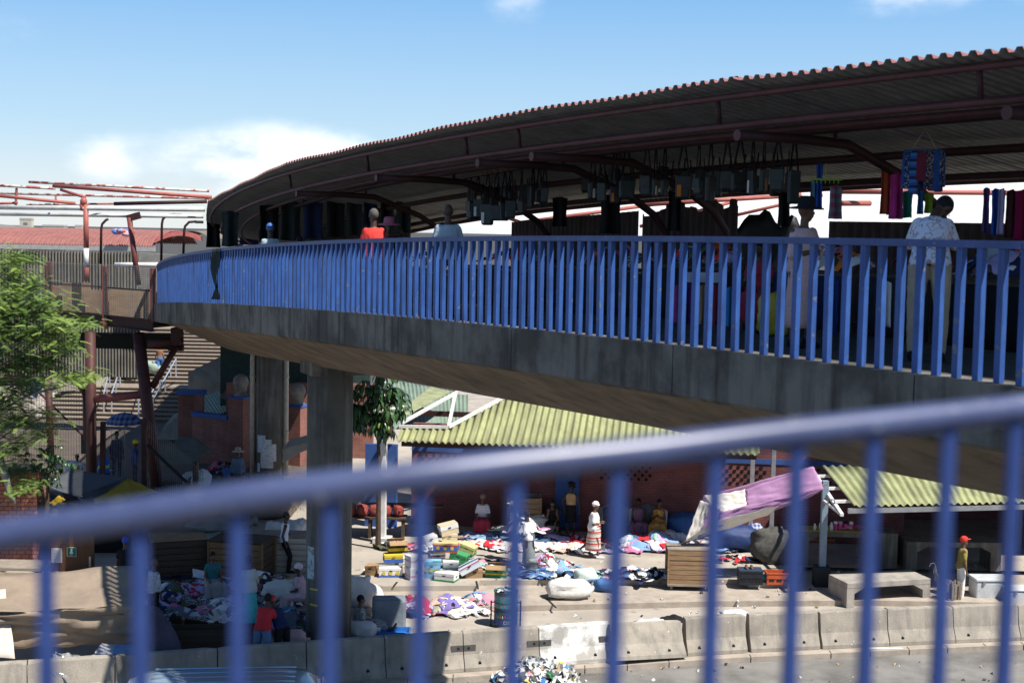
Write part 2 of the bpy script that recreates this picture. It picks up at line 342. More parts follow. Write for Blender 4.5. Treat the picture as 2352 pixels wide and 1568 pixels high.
sweep([(.02, .0), (.02, -.40), (1.9, -1.22), (4.2, -1.22), (5.7, -.40), (5.7, .0)], 0, STOT-1, .6).build('girder', SOFF, bridge)
s = 0.
while s < STOT-1.2:                                       # cast edge panels with open joints between them
    e = min(s+3.55, STOT-1)
    sweep([(-.12, .06), (-.12, -.42), (-.06, -.46), (.016, -.46), (.016, .03), (.16, .03), (.16, .06)], s, e-.018, .6).build('edge_panel', FASC, bridge); s = e
sweep([(5.704, .06), (5.704, -.42), (5.85, -.46), (5.85, .06)], 0, STOT-1, .8).build('inner_edge_beam', FASC, bridge)
for (xc, yb, Y, dia, zt) in ((754, 1470, 32.6, 1.06, -1.10), (620, 1092, 51.0, 1.0, -1.10)):
    c = W(xc, yb, Y); s = min(np.arange(5, STOT, .1), key=lambda q: (br(q, 2.6)-Vector((c.x, c.y, br(q).z))).length)
    top = br(s, 2.6).z-1.39; B = MB(); r = dia/2
    B.lathe((c.x, c.y, 0), [(r, -.5), (r, 2.42), (r*.985, 2.44), (r, 2.46), (r, top-.02)], 28)
    col = B.build('column', COLM, bridge, smooth=False)
    for p in col.data.polygons: p.use_smooth = len(p.vertices) == 4
    B = MB(); B.box((c.x+.2, c.y+.1, top+.0), (1.6, 1.0, .34), rz=bang(s)); B.build('bearing_block', FASC, bridge)
sweep([(.17, .012), (5.65, .012)], 0, STOT-1, .8, closed=False).build('deck_floor', mat('dark worn deck', (.07, .062, .052), .9, (.045, .04, .035), 2), bridge)
# second column: the two white down pipes, posters
C2 = W(620, 1092, 51.0)
for dx, zt in ((-.62, 4.6), (.60, 4.75)):
    B = MB(); x = C2.x+dx; y = C2.y-.15
    B.tube([(x, y, .3), (x, y, zt), (x+(.12 if dx > 0 else .1), y+.1, zt+.5)], .085, 10)
    for z in (1.9, 3.9): B.tube([(x, y, z-.05), (x, y, z+.05)], .10, 10)
    tag(B.build('drain_pipe', mat('cream drain pipe', (.55, .52, .45), .6), smooth=True), 'cream drain pipe with dark joint, '+('beside the brick wall' if dx < 0 else 'between the rear bridge column and its free side'), 'drain pipe', 'drain pipes on the rear column')
PAPER = mat('poster paper', (.62, .64, .66), .85, (.42, .48, .56), 9, lo=.5, hi=.6, str=(1, 1, 1.6))
for i, (x, y, w, h) in enumerate(((604, 1020, 24, 40), (616, 1030, 26, 42), (628, 1040, 22, 40), (598, 1074, 9, 20), (618, 1062, 30, 26))):
    a = R(-90)+(x-620)/30.; rr = .507; px = w*51/3267; 
    B = MB(); z0 = W(x, y, 50.5).z; hh = h*51/3267/2
    B.grid(lambda u, v: (C2.x+(rr+.003*i)*math.cos(a+(u-.5)*px/rr), C2.y+(rr+.003*i)*math.sin(a+(u-.5)*px/rr), z0+(v-.5)*2*hh), 4, 1)
    tag(B.build('poster', PAPER, solid=.002), ['pale poster with a dark drawing, topmost on the rear column', 'largest pale poster pasted on the rear column', 'blue printed poster on the sunward side of the rear column', 'small notice pasted low on the rear column', 'torn poster remains under the others on the rear column'][i], 'poster', 'posters on the rear column')
# painted patch and marks on the near column
C1 = W(754, 1470, 32.6)
def on_col(x0, y0, x1, y1, name, m, lab, cat):
    B = MB(); rr = .533; a0 = R(-90)+math.asin(max(-.99, min(.99, (x0-754)/53.))); a1 = R(-90)+math.asin((x1-754)/53.)
    z0, z1 = W(x0, y1, 32.1).z, W(x0, y0, 32.1).z
    B.grid(lambda u, v: (C1.x+rr*math.cos(a0+(a1-a0)*u), C1.y+rr*math.sin(a0+(a1-a0)*u), z0+(z1-z0)*v), 5, 1); tag(B.build(name, m, solid=.002), lab, cat)
on_col(708, 1258, 726, 1332, 'poster', mat('faded blue poster', (.42, .50, .54), .9, (.25, .25, .23), 6, lo=.5, hi=.56), 'faded torn pale blue poster on the near bridge column', 'poster')
YMARK = mat('yellow chalk', (.6, .5, .05), .9)
on_col(716, 1352, 735, 1356, 'chalk_mark', YMARK, 'upper yellow chalk line on the near bridge column', 'mark')
on_col(716, 1388, 735, 1392, 'chalk_mark', YMARK, 'lower yellow chalk line on the near bridge column', 'mark')
# ------------------------------------------------------------------ railing of the footbridge
rail = thing('footbridge_railing', 'blue painted steel railing of upright bars along the curving concrete footbridge', 'railing', br(bs(1200, 0)))
s = 2.; k = 0
while s < STOT-1.5:
    e = min(s+2.94, STOT-1); sweep([(-.045, 1.09), (-.045, 1.15), (.045, 1.15), (.045, 1.09)], s, e-.006, .35).build('handrail', BLUED, rail); s = e
s0 = bs(2400, 0, .5); s = s0; nb = 0; rest = MB()
bm0 = None
while s < STOT-2:
    a = bang(s); hgt = 1.09*1.13
    p = br(s, 0, .06)
    if nb < 100:
        if bm0 is None:
            B = MB(); B.box((0, 0, (hgt-.068)/2), (.062, .070, hgt-.068)); bm0 = B.build('baluster', BLUE, rail, world=False, bevel=.004); o = bm0
        else: o = bm0.copy(); COL.objects.link(o)
        o.location = p-rail.location; o.rotation_euler = (R(rnd.uniform(-.35, .35)), R(rnd.uniform(-.35, .35)), a+R(rnd.uniform(-4, 4)))
    else: rest.box(p+Vector((0, 0, (hgt-.068)/2)), (.062, .070, hgt-.068), rz=a)
    nb += 1; s += .232
tag(rest.build('baluster_row', BLUE, rail), kind='stuff')
# torn dark rag hanging on the rail
s = bs(506, 0); p = br(s, -.07, 1.12)
def rag(u, v):
    q = br(s+(u-.5)*(.75-.45*abs(v-.35))+.10*v, -.08-.03*math.sin(9*u+4*v), 1.14-1.0*v); return q+Vector((.05*math.sin(7*v+3*u), 0, 0))
B = MB(); B.grid(rag, 8, 12); tag(B.build('rag', cloth('charcoal', (.03, .04, .04)), solid=.008, smooth=True), 'torn dark rag hanging from the far part of the blue railing', 'rag')
# ------------------------------------------------------------------ canopy roof over the bridge
canopy = thing('canopy', 'long corrugated sheet canopy on red steel frames above the footbridge', 'canopy', br(bs(1200, 3)))
INS, HR, OUT, HI = 1.3, 2.84, 6.4, 1.98
def roof_h(o): return HR+(HI-HR)*(o-INS)/(OUT-INS)
joints = [3.0, bs(1690, INS, 3), bs(1140, INS, 3), bs(655, INS, 3), bs(478, INS, 3), bs(478, INS, 3)+9, STOT-2]
for a, e in zip(joints, joints[1:]):
    B = MB(); pitch = .19; n = int((e-a)/pitch*6); prof = (0, .05, .05, .05, 0, 0); offs = [INS, 2.8, 4.2, 5.5, OUT]; rings = []
    for i in range(n+1):
        t = i/n; s = a+(e-a)*t
        ring = []
        for o in offs:
            p = br(a, o, roof_h(o)).lerp(br(e, o, roof_h(o)), t)*.85+br(s, o, roof_h(o))*.15   # sheets run in short straight bays
            p.z += prof[i % 6]+.012*math.sin(s*1.7); ring.append(p)
        rings.append(ring)
    B.loft(rings, closed=False); B.build('roof_sheet', ROOFU, canopy, solid=.006)
def pipe(pts, r, n=10): B = MB(); B.tube(pts, r, n); return B
def along(o, h, s0, s1, ds=1.2): n = max(2, int((s1-s0)/ds)); return [br(s0+(s1-s0)*i/n, o, h) for i in range(n+1)]
E0, E1 = 3., joints[-1]-.3
B = MB(); B.tube(along(INS+.22, HR-.13, E0, E1), .042, 10); B.build('edge_purlin', CANR, canopy, smooth=True)
for o in (3.0, 4.4, 5.7): pipe(along(o, roof_h(o)-.13, E0, E1), .06).build('purlin', DKRED, canopy, smooth=True)
pipe(along(INS+.55, 2.43, E0, E1), .05).build('longitudinal_tube', CANR, canopy, smooth=True)
pipe(along(INS+1.15, 2.40, E0, E1), .045).build('longitudinal_tube', CANR, canopy, smooth=True)
B = MB(); pts = along(OUT, HI-.03, E0, E1); B.tube(pts, .05, 6); B.build('gutter', DKRED, canopy)
fr = [bs(x, INS+.45, 2.1) for x in (2330, 1710, 1240, 1115, 880, 695, 565)]; fr += [q for q in (fr[-1]+4.2, fr[-1]+8.4) if q < E1]
for i, s in enumerate(fr):
    ho = 2.29
    pts = [br(s, INS+.35, ho), br(s, 2.6, ho), br(s, 3.3, ho-.03), br(s, 4.3, ho-.40), br(s, 4.8, ho-.70), br(s, 5.05, ho-1.0), br(s, 5.07, .9), br(s, 5.07, -.02)]
    pipe(pts, .066, 12).build('frame', DKRED, canopy, smooth=True)
    B = MB(); a = br(s, INS+.34, ho); d = (br(s, INS, ho)-br(s, INS+1, ho)).normalized(); B.tube([a+d*.0, a+d*.025], .073, 12); B.build('end_cap', CANR, canopy, smooth=False)
    pipe([br(s+.3, INS+.28, 2.42), br(s+.3, INS+.24, HR-.12)], .035, 8).build('strut', DKRED, canopy, smooth=True)
    pipe([br(s, 3.1, ho), br(s, 3.1, roof_h(3.1)-.15)], .03, 8).build('strut', DKRED, canopy, smooth=True)
    if i % 2 == 0: pipe([br(s, 3.3, ho), br(s+2., 5.5, roof_h(5.5)-.1)], .045, 8).build('brace', DKRED, canopy, smooth=True)
# corrugated screens at the far side of the deck
SHEETD = mat('rusty dark sheet', (.085, .055, .048), .75, (.05, .035, .033), 2, streak=((.16, .09, .06), 5, .5))
def screen(x0, x1, ytop, off, lab, jag=.0):
    sa, sb = bs(x1, off, 1.2), bs(x0, off, 1.2); n = int((sb-sa)/.05); rings = []
    q0, q1 = br(sa, off), br(sb, off)
    for i in range(n+1):
        s = sa+(sb-sa)*i/n; x, y = br(s, off).xy; D = y
        yt = ytop[0]+(ytop[1]-ytop[0])*(proj(br(s, off, 1.4))[0]-x0)/(x1-x0)
        zt = W(proj(br(s, off, 1.4))[0], yt, D).z+jag*noise.noise((s*3, 1, off)); w = .05 if (i//2) % 2 else 0
        p = br(s, off+w, .02); rings.append([p, Vector((p.x, p.y, zt))])
    B = MB(); B.loft(rings, closed=False); tag(B.build('sheet_screen', SHEETD, solid=.006), lab, 'screen', 'sheet screens along the bridge')
screen(1175, 1465, (510, 484), 5.55, 'low rusty corrugated sheet screen behind the row of hanging bags')
screen(1468, 1692, (484, 470), 5.5, 'dark corrugated sheet screen with a ragged top edge under the larger bags', .25)
screen(466, 940, (472, 486), 5.5, 'tall dark sheet screen added to darken the far end of the canopy behind the hanging garments')  # added sheet, fills the far canopy end with darkness in place of sky
screen(1900, 2400, (508, 514), 5.55, 'long dark corrugated sheet screen behind the bending man in floral shirt')
# ------------------------------------------------------------------ the near railing and the deck it stands on
near = thing('ramp_railing', 'sloping blue steel railing close to the viewer, out of focus', 'railing', W(1176, 1050, 1.85)-Vector((0, 0, 1.2)))
def nearY(x): return 1.72+.06*(x/2352)+.34*(max(0, x-700)/1652)**1.6
rp = [(-420, 1272), (-200, 1240), (0, 1213), (300, 1168), (588, 1123), (900, 1085), (1176, 1052), (1500, 1018), (1764, 985), (2060, 953), (2352, 921), (2600, 893), (2900, 860)]
cur = [W(x, y+15, nearY(x)) for x, y in rp]
def resample(P, n):
    out = []
    for i in range(n+1):
        t = i/n*(len(P)-1); k = min(int(t), len(P)-2); u = t-k; p0, p1, p2, p3 = P[max(k-1, 0)], P[k], P[k+1], P[min(k+2, len(P)-1)]
        out.append(.5*((2*p1)+(-p0+p2)*u+(2*p0-5*p1+4*p2-p3)*u*u+(-p0+3*p1-3*p2+p3)*u**3))
    return out
cur = resample(cur, 60)
B = MB(); B.tube(cur, .0205, 14); B.build('handrail', NEARB, near, smooth=True)
def at_col(x):
    return min(cur, key=lambda p: abs(proj(p)[0]-x))
bo = None; allx = [-320, -110, 105, 322, 547, 759, 967, 1185, 1420, 1645, 1832, 2008, 2180, 2333, 2490, 2650]
for x in allx:
    lo_, hi_ = 0., 1.
    p = None
    for a, c in zip(cur, cur[1:]):
        xa, xc = proj(a)[0], proj(c)[0]
        if xa <= x <= xc: p = a.lerp(c, (x-xa)/(xc-xa))
    if p is None: continue
    if bo is None:
        B = MB(); B.box((0, 0, -.545), (.0205, .016, 1.06)); bo = B.build('baluster', NEARBAR, near, world=False, bevel=.002); o = bo
    else: o = bo.copy(); COL.objects.link(o)
    o.location = p-near.location; o.rotation_euler = (0, 0, R(10))
B = MB(); B.tube([p-Vector((0, 0, 1.06)) for p in cur], .016, 8); B.build('bottom_rail', NEARBAR, near, smooth=True)
B = MB(); n = 20
vs = []
for i in range(n+1):
    p = cur[int(i*60/n)]; z = p.z-1.18; vs += [(p.x-.1, p.y+.25, z), (p.x-.1, p.y-2.6, z), (p.x-.1, p.y-2.6, z-.3), (p.x-.1, p.y+.25, z-.3)]
B.loft([vs[4*i:4*i+4] for i in range(n+1)]); struct('walkway', B, CONC)
# ================================================================== barriers along the road
def barrier(name, a, c, lab, tilt=0, gap=.02, recess=(0, 0), white=False):
    a = Vector((a[0], a[1], 0)); c = Vector((c[0], c[1], 0)); d = (c-a); Ln = d.length-gap; rz = math.atan2(d.y, d.x)
    t = thing(name, lab, 'concrete barrier', ((a+c)/2).xy.to_3d()+Vector((0, 0, -.43)), rz, 'concrete barriers along the road')
    if tilt: t.rotation_euler = (R(tilt), R(2), rz+R(3))
    prof = [(-.30, 0), (-.30, .09), (-.165, .36), (-.095, .83), (-.08, .86), (.08, .86), (.095, .83), (.165, .36), (.30, .09), (.30, 0)]
    B = MB(); nx = 9
    rings = []
    for i in range(nx+1):
        x = -Ln/2+Ln*i/nx; rings.append([Vector((x, y+.006*noise.noise((x*3+a.x*7, z*4, 1)), z+(.010*noise.noise((x*4, a.x*5, z)) if z > .8 else 0)-(.03 if (z > .8 and i in (0, nx) and rnd.random() < .5) else 0))) for y, z in prof])
    B.loft(rings); body = B.build('body', WHITEB if white else BARR, t, world=False, bevel=.008)
    for sx in (-.30, .27):
        B = MB(); B.tube([(sx*Ln, -.262+.0, .17), (sx*Ln, -.20, .19)], .035, 10); B.v = [(x, y-.012, z) for x, y, z in B.v]; B.build('lifting_hole', DARK, t, world=False)  # dark plug, the shade inside the hole is put into its colour
    for k in (0, 1):
        if recess[k]:
            x = (-1 if k == 0 else 1)*(Ln/2-.14); B = MB(); B.box((x, -.142, .50), (.27, .03, .14)); B.build('end_recess', mat('shadowed recess', (.10, .095, .09), .9), t, world=False)  # raised panel, the shade of the recess is put into its colour
            B = MB(); B.tube([(x+(.03 if k else -.03), -.159, .50), (x+(.03 if k else -.03), -.150, .50)], .035, 8); B.build('bolt_hole', DARK, t, world=False)
    return t
WHITEB = mat('barrier concrete whitewashed', (.66, .65, .62), .9, (.36, .34, .31), 2.2, lo=.46, hi=.58, bump=.3, bsc=30)
jx = [-330, -130, 60, 265, 500, 699, 883, 1063, 1232, 1400, 1566, 1713, 1878, 2031, 2183, 2331, 2480, 2640]
def plan_x(px):                                             # where the barrier line passes under a picture column
    best = min((abs(proj(Vector((X, bline(X), .2)))[0]-px), X) for X in np.arange(-14, 17.4, .05)); return best[1]
jp = []
for px in jx:
    X = plan_x(px) if px > -300 else -13.6; jp.append((X, bline(X)))
desc = {0: 'concrete barrier at the shaded end of the row beside the tan tarp stall', 1: 'concrete barrier under the tan tarp stall', 2: 'concrete barrier half covered by silver plastic sheet', 3: 'shaded concrete barrier behind the silver car', 4: 'shaded barrier in front of the leaning man in red shirt', 5: 'concrete barrier beside the foot of the near bridge column', 6: 'barrier in front of the woman sitting by the grey bale, half in shade', 7: 'barrier with end recesses in front of the painted drum',
        8: 'barrier with patchy white paint on its upper face', 9: 'barrier knocked over, leaning back at the foot of its neighbours', 10: 'sunlit barrier just beyond the toppled one, chipped end', 11: 'sunlit barrier with pale spill, under the step before the timber cart', 12: 'sunlit barrier in front of the cast concrete bench', 13: 'sunlit barrier with a splash of white paint on the kerb below', 14: 'sunlit barrier in front of the man in red cap', 15: 'sunlit barrier in front of the white cool boxes', 16: 'last barrier of the row past the cool boxes'}
for i in range(len(jp)-1):
    a, c = jp[i], jp[i+1]
    if i == 9: barrier('road_barrier', (a[0], a[1]-.28), (c[0], c[1]-.28), desc[i], tilt=-16, recess=(0, 0))
    else: barrier('road_barrier', a, c, desc[i], gap=.10 if i in (10, 11) else .02, recess=(int(i in (7, 8)), int(i in (6, 7, 8))), white=(i == 8))
# ================================================================== market hall behind the square
e0, e1 = W(905, 1012, 41.7), W(1600, 1022, 40.6); HA = math.atan2(e1.y-e0.y, e1.x-e0.x)
hall = thing('market_hall', 'brick market hall with yellow green corrugated roof and blue band, people seated along its wall', 'market hall', (e0.x, e0.y, 0), HA)
HL = lambda p: hall_M @ Vector(p)
hall_M = parent_matrix(hall)
def hp(name, B, m, **k): return B.build(name, m, hall, world=False, **k)
EV = e0.z
B = MB(); B.box((7.6, 2.9, 1.6), (15.2, .3, 3.2)); hp('brick_wall', B, BRICKD)
B = MB(); B.box((7.6, 2.735, 2.42), (15.2, .02, .16)); hp('blue_band', B, BLUEW)
B = MB(); B.box((-.85, 2.2, 1.3), (1.0, .2, 2.6)); hp('blue_wall_panel', B, BLUEW)
B = MB(); B.box((4.95, 2.72, 1.05), (.75, .06, 1.9)); hp('blue_door', B, BLUEW, bevel=.01)
VENT = mat('vent opening', (.012, .010, .012), .95)
for (x0, nx) in ((.25, 6), (2.3, 7), (6.0, 7), (9.5, 7), (12.6, 7)):
    B = MB()
    for i in range(nx):
        for j in range(5): B.box((x0+i*.23+(.115 if j % 2 else 0), 2.742, 1.72+j*.125), (.085, .02, .085))
    hp('vent_lattice', B, VENT)
def ymax(x): return .75 if x < 1.5 else min(6.2, .75+(x-1.5)*1.35)
SL = math.tan(R(21)); B = MB(); rings = []; n = int(10.6/.2*8)
for i in range(n+1):
    x = .08+10.6*i/n; zc = .042*math.sin(2*math.pi*x/.2); ym = ymax(x)
    rings.append([Vector((x, y, EV+y*SL+zc)) for y in (0, ym*.5, ym)])
B.loft(rings, closed=False); hp('roof_sheet', B, YGREEN, solid=.006, smooth=True)
B = MB(); B.box((5.4, .14, EV-.10), (10.4, .07, .14)); B.box((5.4, 2.6, EV+.5), (10.4, .1, .16)); hp('eave_beam', B, DKRED)
def wb(name, p, q, w=.09, h=.09): B = MB(); B.bar(p, q, w, h); hp(name, B, WHITEP)
for p, q in (((.0, .72, EV+.33), (1.5, .75, EV+.36)), ((1.5, .75, EV+.36), (4.4, 4.65, EV+.36+3.9*SL)), ((.05, .85, EV+.42), (2.95, 4.6, EV+.42+4.2*SL)), ((2.95, 4.6, EV+.42+4.2*SL), (4.2, 4.7, EV+2.0)), ((1.5, .8, EV+.38), (1.45, 2.2, EV+1.15)), ((1.5, 2.4, EV+1.2), (3., 2.7, EV+1.15)), ((3.0, 2.8, EV+1.15), (2.9, 4.5, EV+2.0))): wb('truss_bar', p, q)
pg = W(878, 1255, 41.7); B = MB(); B.box((pg.x, pg.y, 1.7), (.20, .20, 3.16), rz=HA); B.build('post', WHITEP, hall, bevel=.01)
B = MB(); B.box((pg.x, pg.y, .07), (.52, .46, .22), rz=HA); B.build('post_footing', mat('whitened footing', (.62, .60, .55), .9), hall, bevel=.015)
for px in (1770, 1722):
    q = W(px, 1260, 42.2); B = MB(); B.box((q.x, q.y, 1.65), (.13, .13, 3.3), rz=HA); B.build('post', mat('grey metal post', (.30, .29, .31), .6), hall, bevel=.01)
# small sign under the eave
q = W(1181, 1029, 41.6); B = MB(); B.box((0, 0, 0), (.30, .05, .17)); sg = B.build('sign_board', mat('faded white board', (.62, .58, .55), .7), None, world=False, bevel=.005); sg.location = q; sg.rotation_euler = (0, 0, HA)
tag(sg, 'small faded white sign board hanging under the eave of the market hall', 'sign')
B = MB(); B.box((-.03, -.029, .0), (.12, .006, .07)); B.box((.06, -.029, -.03), (.06, .006, .03)); B.build('faded_lettering', mat('dark red print', (.25, .05, .05), .8), sg, world=False)
# mossy lower roof beside the truss, pale sheets behind it
def sheet(name, P, m, nu=10, nv=10, sag=0., wav=0., solid=.01, parent=None, smooth=True, fold=0., fs=3.):
    P = [Vector(p) for p in P]
    def f(u, v):
        p = (P[0].lerp(P[1], u)).lerp(P[3].lerp(P[2], u), v)
        p = p-Vector((0, 0, sag*16*u*(1-u)*v*(1-v)))
        if wav: p = p+Vector((0, 0, .02*math.sin(u*wav)))
        if fold: p = p+Vector((fold*noise.noise((u*fs, v*fs, P[0].x)), fold*noise.noise((v*fs+9, u*fs, P[0].y)), fold*noise.noise((u*fs+4, v*fs+7, P[1].x))))
        return p
    B = MB(); B.grid(f, nu, nv); return B.build(name, m, parent, solid=solid, smooth=smooth)
o = sheet('roof_sheet', [W(905, 952, 43), W(990, 888, 47), W(1036, 899, 46.5), W(908, 968, 42.6)], MOSSY, 8, 24, smooth=False); tag(o, 'mossy fibre cement roof strip beside the white roof truss', 'roof sheet')
GS = mat('pale green roof', (.20, .26, .205), .7, (.13, .18, .15), 2)
o = sheet('lean_to_roof', [W(890, 870, 50), W(1075, 905, 48), W(1075, 985, 46), W(905, 985, 45.)], GS, 40, 4, wav=120, smooth=False); tag(o, 'pale green lean-to roof lying behind the mossy strip', 'roof sheet')
# large leafed plant by the hall, drooping glossy leaves
LEAFD = mat('dark glossy leaf', (.025, .062, .022), .35, (.045, .10, .03), 3, spec=.6); LEAFY = mat('young yellow leaf', (.22, .30, .04), .5, (.14, .24, .04), 4)
BARK = mat('brown bark', (.10, .065, .045), .95, (.05, .035, .025), 8, bump=.5)
def mango(name, lab, c, rad, n, trunk, leafm, ln=.26, cat='tree'):
    lumps = ((-.55, .35, .5), (.35, .62, .45), (.05, -.1, .55), (-.75, -.4, .42), (.70, .05, .45), (.15, -.7, .4)); t = thing(name, lab, cat, trunk); B = MB(); rr = random.Random(int(abs(c.x*100)))
    for i in range(n):
        d = Vector((rr.gauss(0, 1), rr.gauss(0, 1), rr.gauss(0, 1))).normalized(); ax, az_, ar = lumps[i % len(lumps)]; q = c+Vector(((ax+d.x*ar)*rad[0], d.y*rad[1]*ar*1.3, (az_+d.z*ar)*rad[2]))*(.7+.4*rr.random())
        for k in range(9):
            a = rr.random()*6.28; o_ = Vector((math.cos(a), math.sin(a), .25-rr.random()*.5)); l_ = ln*(.7+.5*rr.random()); s_ = Vector((-o_.y, o_.x, 0)).normalized()*l_*.13
            p1 = q+o_*l_*.35; p2 = q+o_*l_*.62-Vector((0, 0, l_*.35)); p3 = q+o_*l_*.7-Vector((0, 0, l_*.85))
            B.add([q, p1-s_, p1+s_, p2-s_*1.1, p2+s_*1.1, p3], [(0, 1, 2), (1, 3, 4, 2), (3, 5, 4)])
    B.build('crown', leafm, t, smooth=True); B = MB(); B.tube([trunk, trunk.lerp(c, .6)+Vector((.05, 0, 0)), c], [.085, .06, .03], 8); B.build('trunk', BARK, t); return t
mango('mango_tree', 'small tree of drooping dark glossy leaves beside the white hall post', W(866, 930, 40.8), (.86, .55, .86), 120, W(868, 1262, 40.9), LEAFD, .32)
mango('young_tree', 'small yellow green leaf rosette growing against the mango tree', W(893, 962, 40.5), (.22, .2, .25), 10, W(893, 992, 40.5), LEAFY, .16, 'plant')
o = sheet('plastic_sheet', [W(852, 985, 41), W(892, 975, 41.2), W(905, 990, 40.9), W(868, 1002, 40.8)], mat('green plastic', (.12, .24, .20), .5), 6, 6, sag=.12); tag(o, 'green plastic sheet under the young leaf rosette', 'plastic sheet')
# ================================================================== shed with low corrugated roof
shed = thing('market_shed', 'open market shed with low yellow green corrugated roof, dark inside, beside the hall', 'market shed', W(2100, 1350, 39))
a0, a1, a2, a3 = W(1962, 1162, 36.5), W(2440, 1151, 37.6), W(2420, 1061, 41.6), W(1888, 1072, 40.3)
B = MB(); n = 27*8; rings = []
for i in range(n+1):
    u = i/n; ph = .032*math.sin(2*math.pi*u*29)
    rings.append([a0.lerp(a1, u).lerp(a3.lerp(a2, u), v)+Vector((0, 0, ph+.02*(v > .47))) for v in (0, .24, .46, .48, .75, 1)])
B.loft(rings, closed=False); B.build('roof_sheet', YGREEN, shed, solid=.007, smooth=True)
B = MB(); B.bar(a0+Vector((-.15, .02, -.13)), a1+Vector((0, .02, -.13)), .06, .13); B.build('eave_beam', mat('grey galvanised gutter', (.30, .30, .31), .5, metal=.3), shed)
for t_ in (.18, .5, .82):
    p, q = a0.lerp(a3, t_), a1.lerp(a2, t_); B = MB(); B.bar(p+Vector((-.35, 0, -.085)), q+Vector((0, 0, -.085)), .07, .08); B.build('purlin', WHITEP, shed)
B = MB(); B.bar(a0+Vector((-.33, -.1, -.22)), a3+Vector((-.30, 0, -.05)), .09, .07); B.build('barge_bar', WHITEP, shed)
B = MB(); B.bar(a0+Vector((-.33, -.1, -.22)), W(1893, 1150, 37.9), .06, .06); B.build('stay_bar', WHITEP, shed)
BLPOST = mat('pale blue post', (.22, .30, .38), .55, (.16, .2, .25), 5)
pz = G(1887, 1344, -.14); B = MB(); B.box((pz.x, pz.y, 1.3), (.17, .17, 2.9)); B.build('post', BLPOST, shed, bevel=.01)
B = MB(); B.box((pz.x-.02, pz.y, .13), (.42, .40, .55)); B.build('post_footing', mat('black plinth', (.03, .03, .032), .8), shed, bevel=.015)
q = W(2335, 1300, 42); B = MB(); B.box((q.x, q.y, 1.2), (.16, .16, 2.6)); B.build('post', mat('dark post', (.06, .055, .055), .7), shed)
B = MB(); p = W(1650, 1220, 46.5); q = W(2500, 1220, 46.5); B.box(((p.x+q.x)/2+3, 46.7, 1.5), (q.x-p.x+6, .25, 3.0)); B.build('brick_wall', BRICKD, shed)
B = MB(); B.box((18.5, 42, 1.3), (.25, 9, 2.6)); B.build('side_wall', BRICKD, shed)
B = MB(); B.box((14.2, 43.6, 3.35), (9.5, 6.4, .08)); B.build('back_roof', DKRED, shed)
# ================================================================== brick wall with ball topped pillars, far left of the hall
def pillar(px, x0, x1, ytop, yball, Y, lab):
    p = W(px, 1000, Y); w = (x1-x0)*Y/3267; zt = W(px, ytop, Y).z
    t = thing('gate_pillar', lab, 'pillar', (p.x, p.y, 0), R(-25), 'brick gate pillars with stone balls')
    B = MB(); B.box((0, 0, zt/2), (w*.80, w*.80, zt)); B.build('shaft', BRICK, t, world=False)
    B = MB(); B.box((0, 0, zt+.05), (w*.86, w*.86, .10)); B.build('cap', BLUEW, t, world=False, bevel=.01)
    r = .30; B = MB(); B.lathe((0, 0, zt+.10), [(.26, 0), (.26, .05), (.20, .08), (.17, .15), (.21, .19), (.23, .22)]+[(r*math.sin(R(a)), .22+r*1.12*(1-math.cos(R(a)))*.92) for a in range(50, 178, 16)]+[(.01, .22+r*2.06)], 20); B.build('ball_finial', mat('weathered stone ball', (.25, .235, .21), .9, (.10, .095, .09), 3), t, smooth=True, world=False)
pillar(553, 526, 578, 914, 890, 54, 'brick gate pillar with stone ball, sunward of the drain pipe')
pillar(684, 660, 706, 934, 905, 55, 'brick gate pillar with stone ball, partly behind the near column')
bw = thing('boundary_wall', 'red brick boundary wall with blue coping beside the great stairs', 'wall', W(470, 1000, 54.5)*1, R(0)); bw.location.z = 0
p, q, r_ = W(417, 900, 56), W(447, 948, 55.2), W(530, 955, 54.2); zq = q.z-.1
B = MB(); d = (r_-q); B.box((Vector((q.x, q.y, 0))+Vector((r_.x, r_.y, 0)))/2+Vector((0, 0, zq/2)), (d.xy.length, .28, zq), rz=math.atan2(d.y, d.x)); B.build('brick_panel', BRICK, bw)
B = MB(); B.box((Vector((q.x, q.y, 0))+Vector((r_.x, r_.y, 0)))/2+Vector((0, 0, zq+.08)), (d.xy.length, .42, .16), rz=math.atan2(d.y, d.x)); B.build('coping', BLUEW, bw, bevel=.01)
zt = W(440, 905, 56).z; B = MB(); B.box((W(430, 950, 56.2).x, 56.2, zt/2), (.62, .5, zt)); B.box((W(461, 950, 56.2).x, 55.9, zt/2), (.34, .4, zt)); B.build('brick_pier', BRICK, bw)
B = MB(); B.box((W(443, 950, 56.2).x, 56.0, zt+.08), (1.05, .7, .16)); B.build('pier_coping', BLUEW, bw, bevel=.01)
B = MB(); B.box((W(595, 1000, 56).x, 56.6, 1.5), (2.8, .3, 3.0)); B.box((W(760, 1000, 56).x, 56.9, 1.5), (3.2, .3, 3.0)); B.build('rear_brick_panel', BRICK, bw)
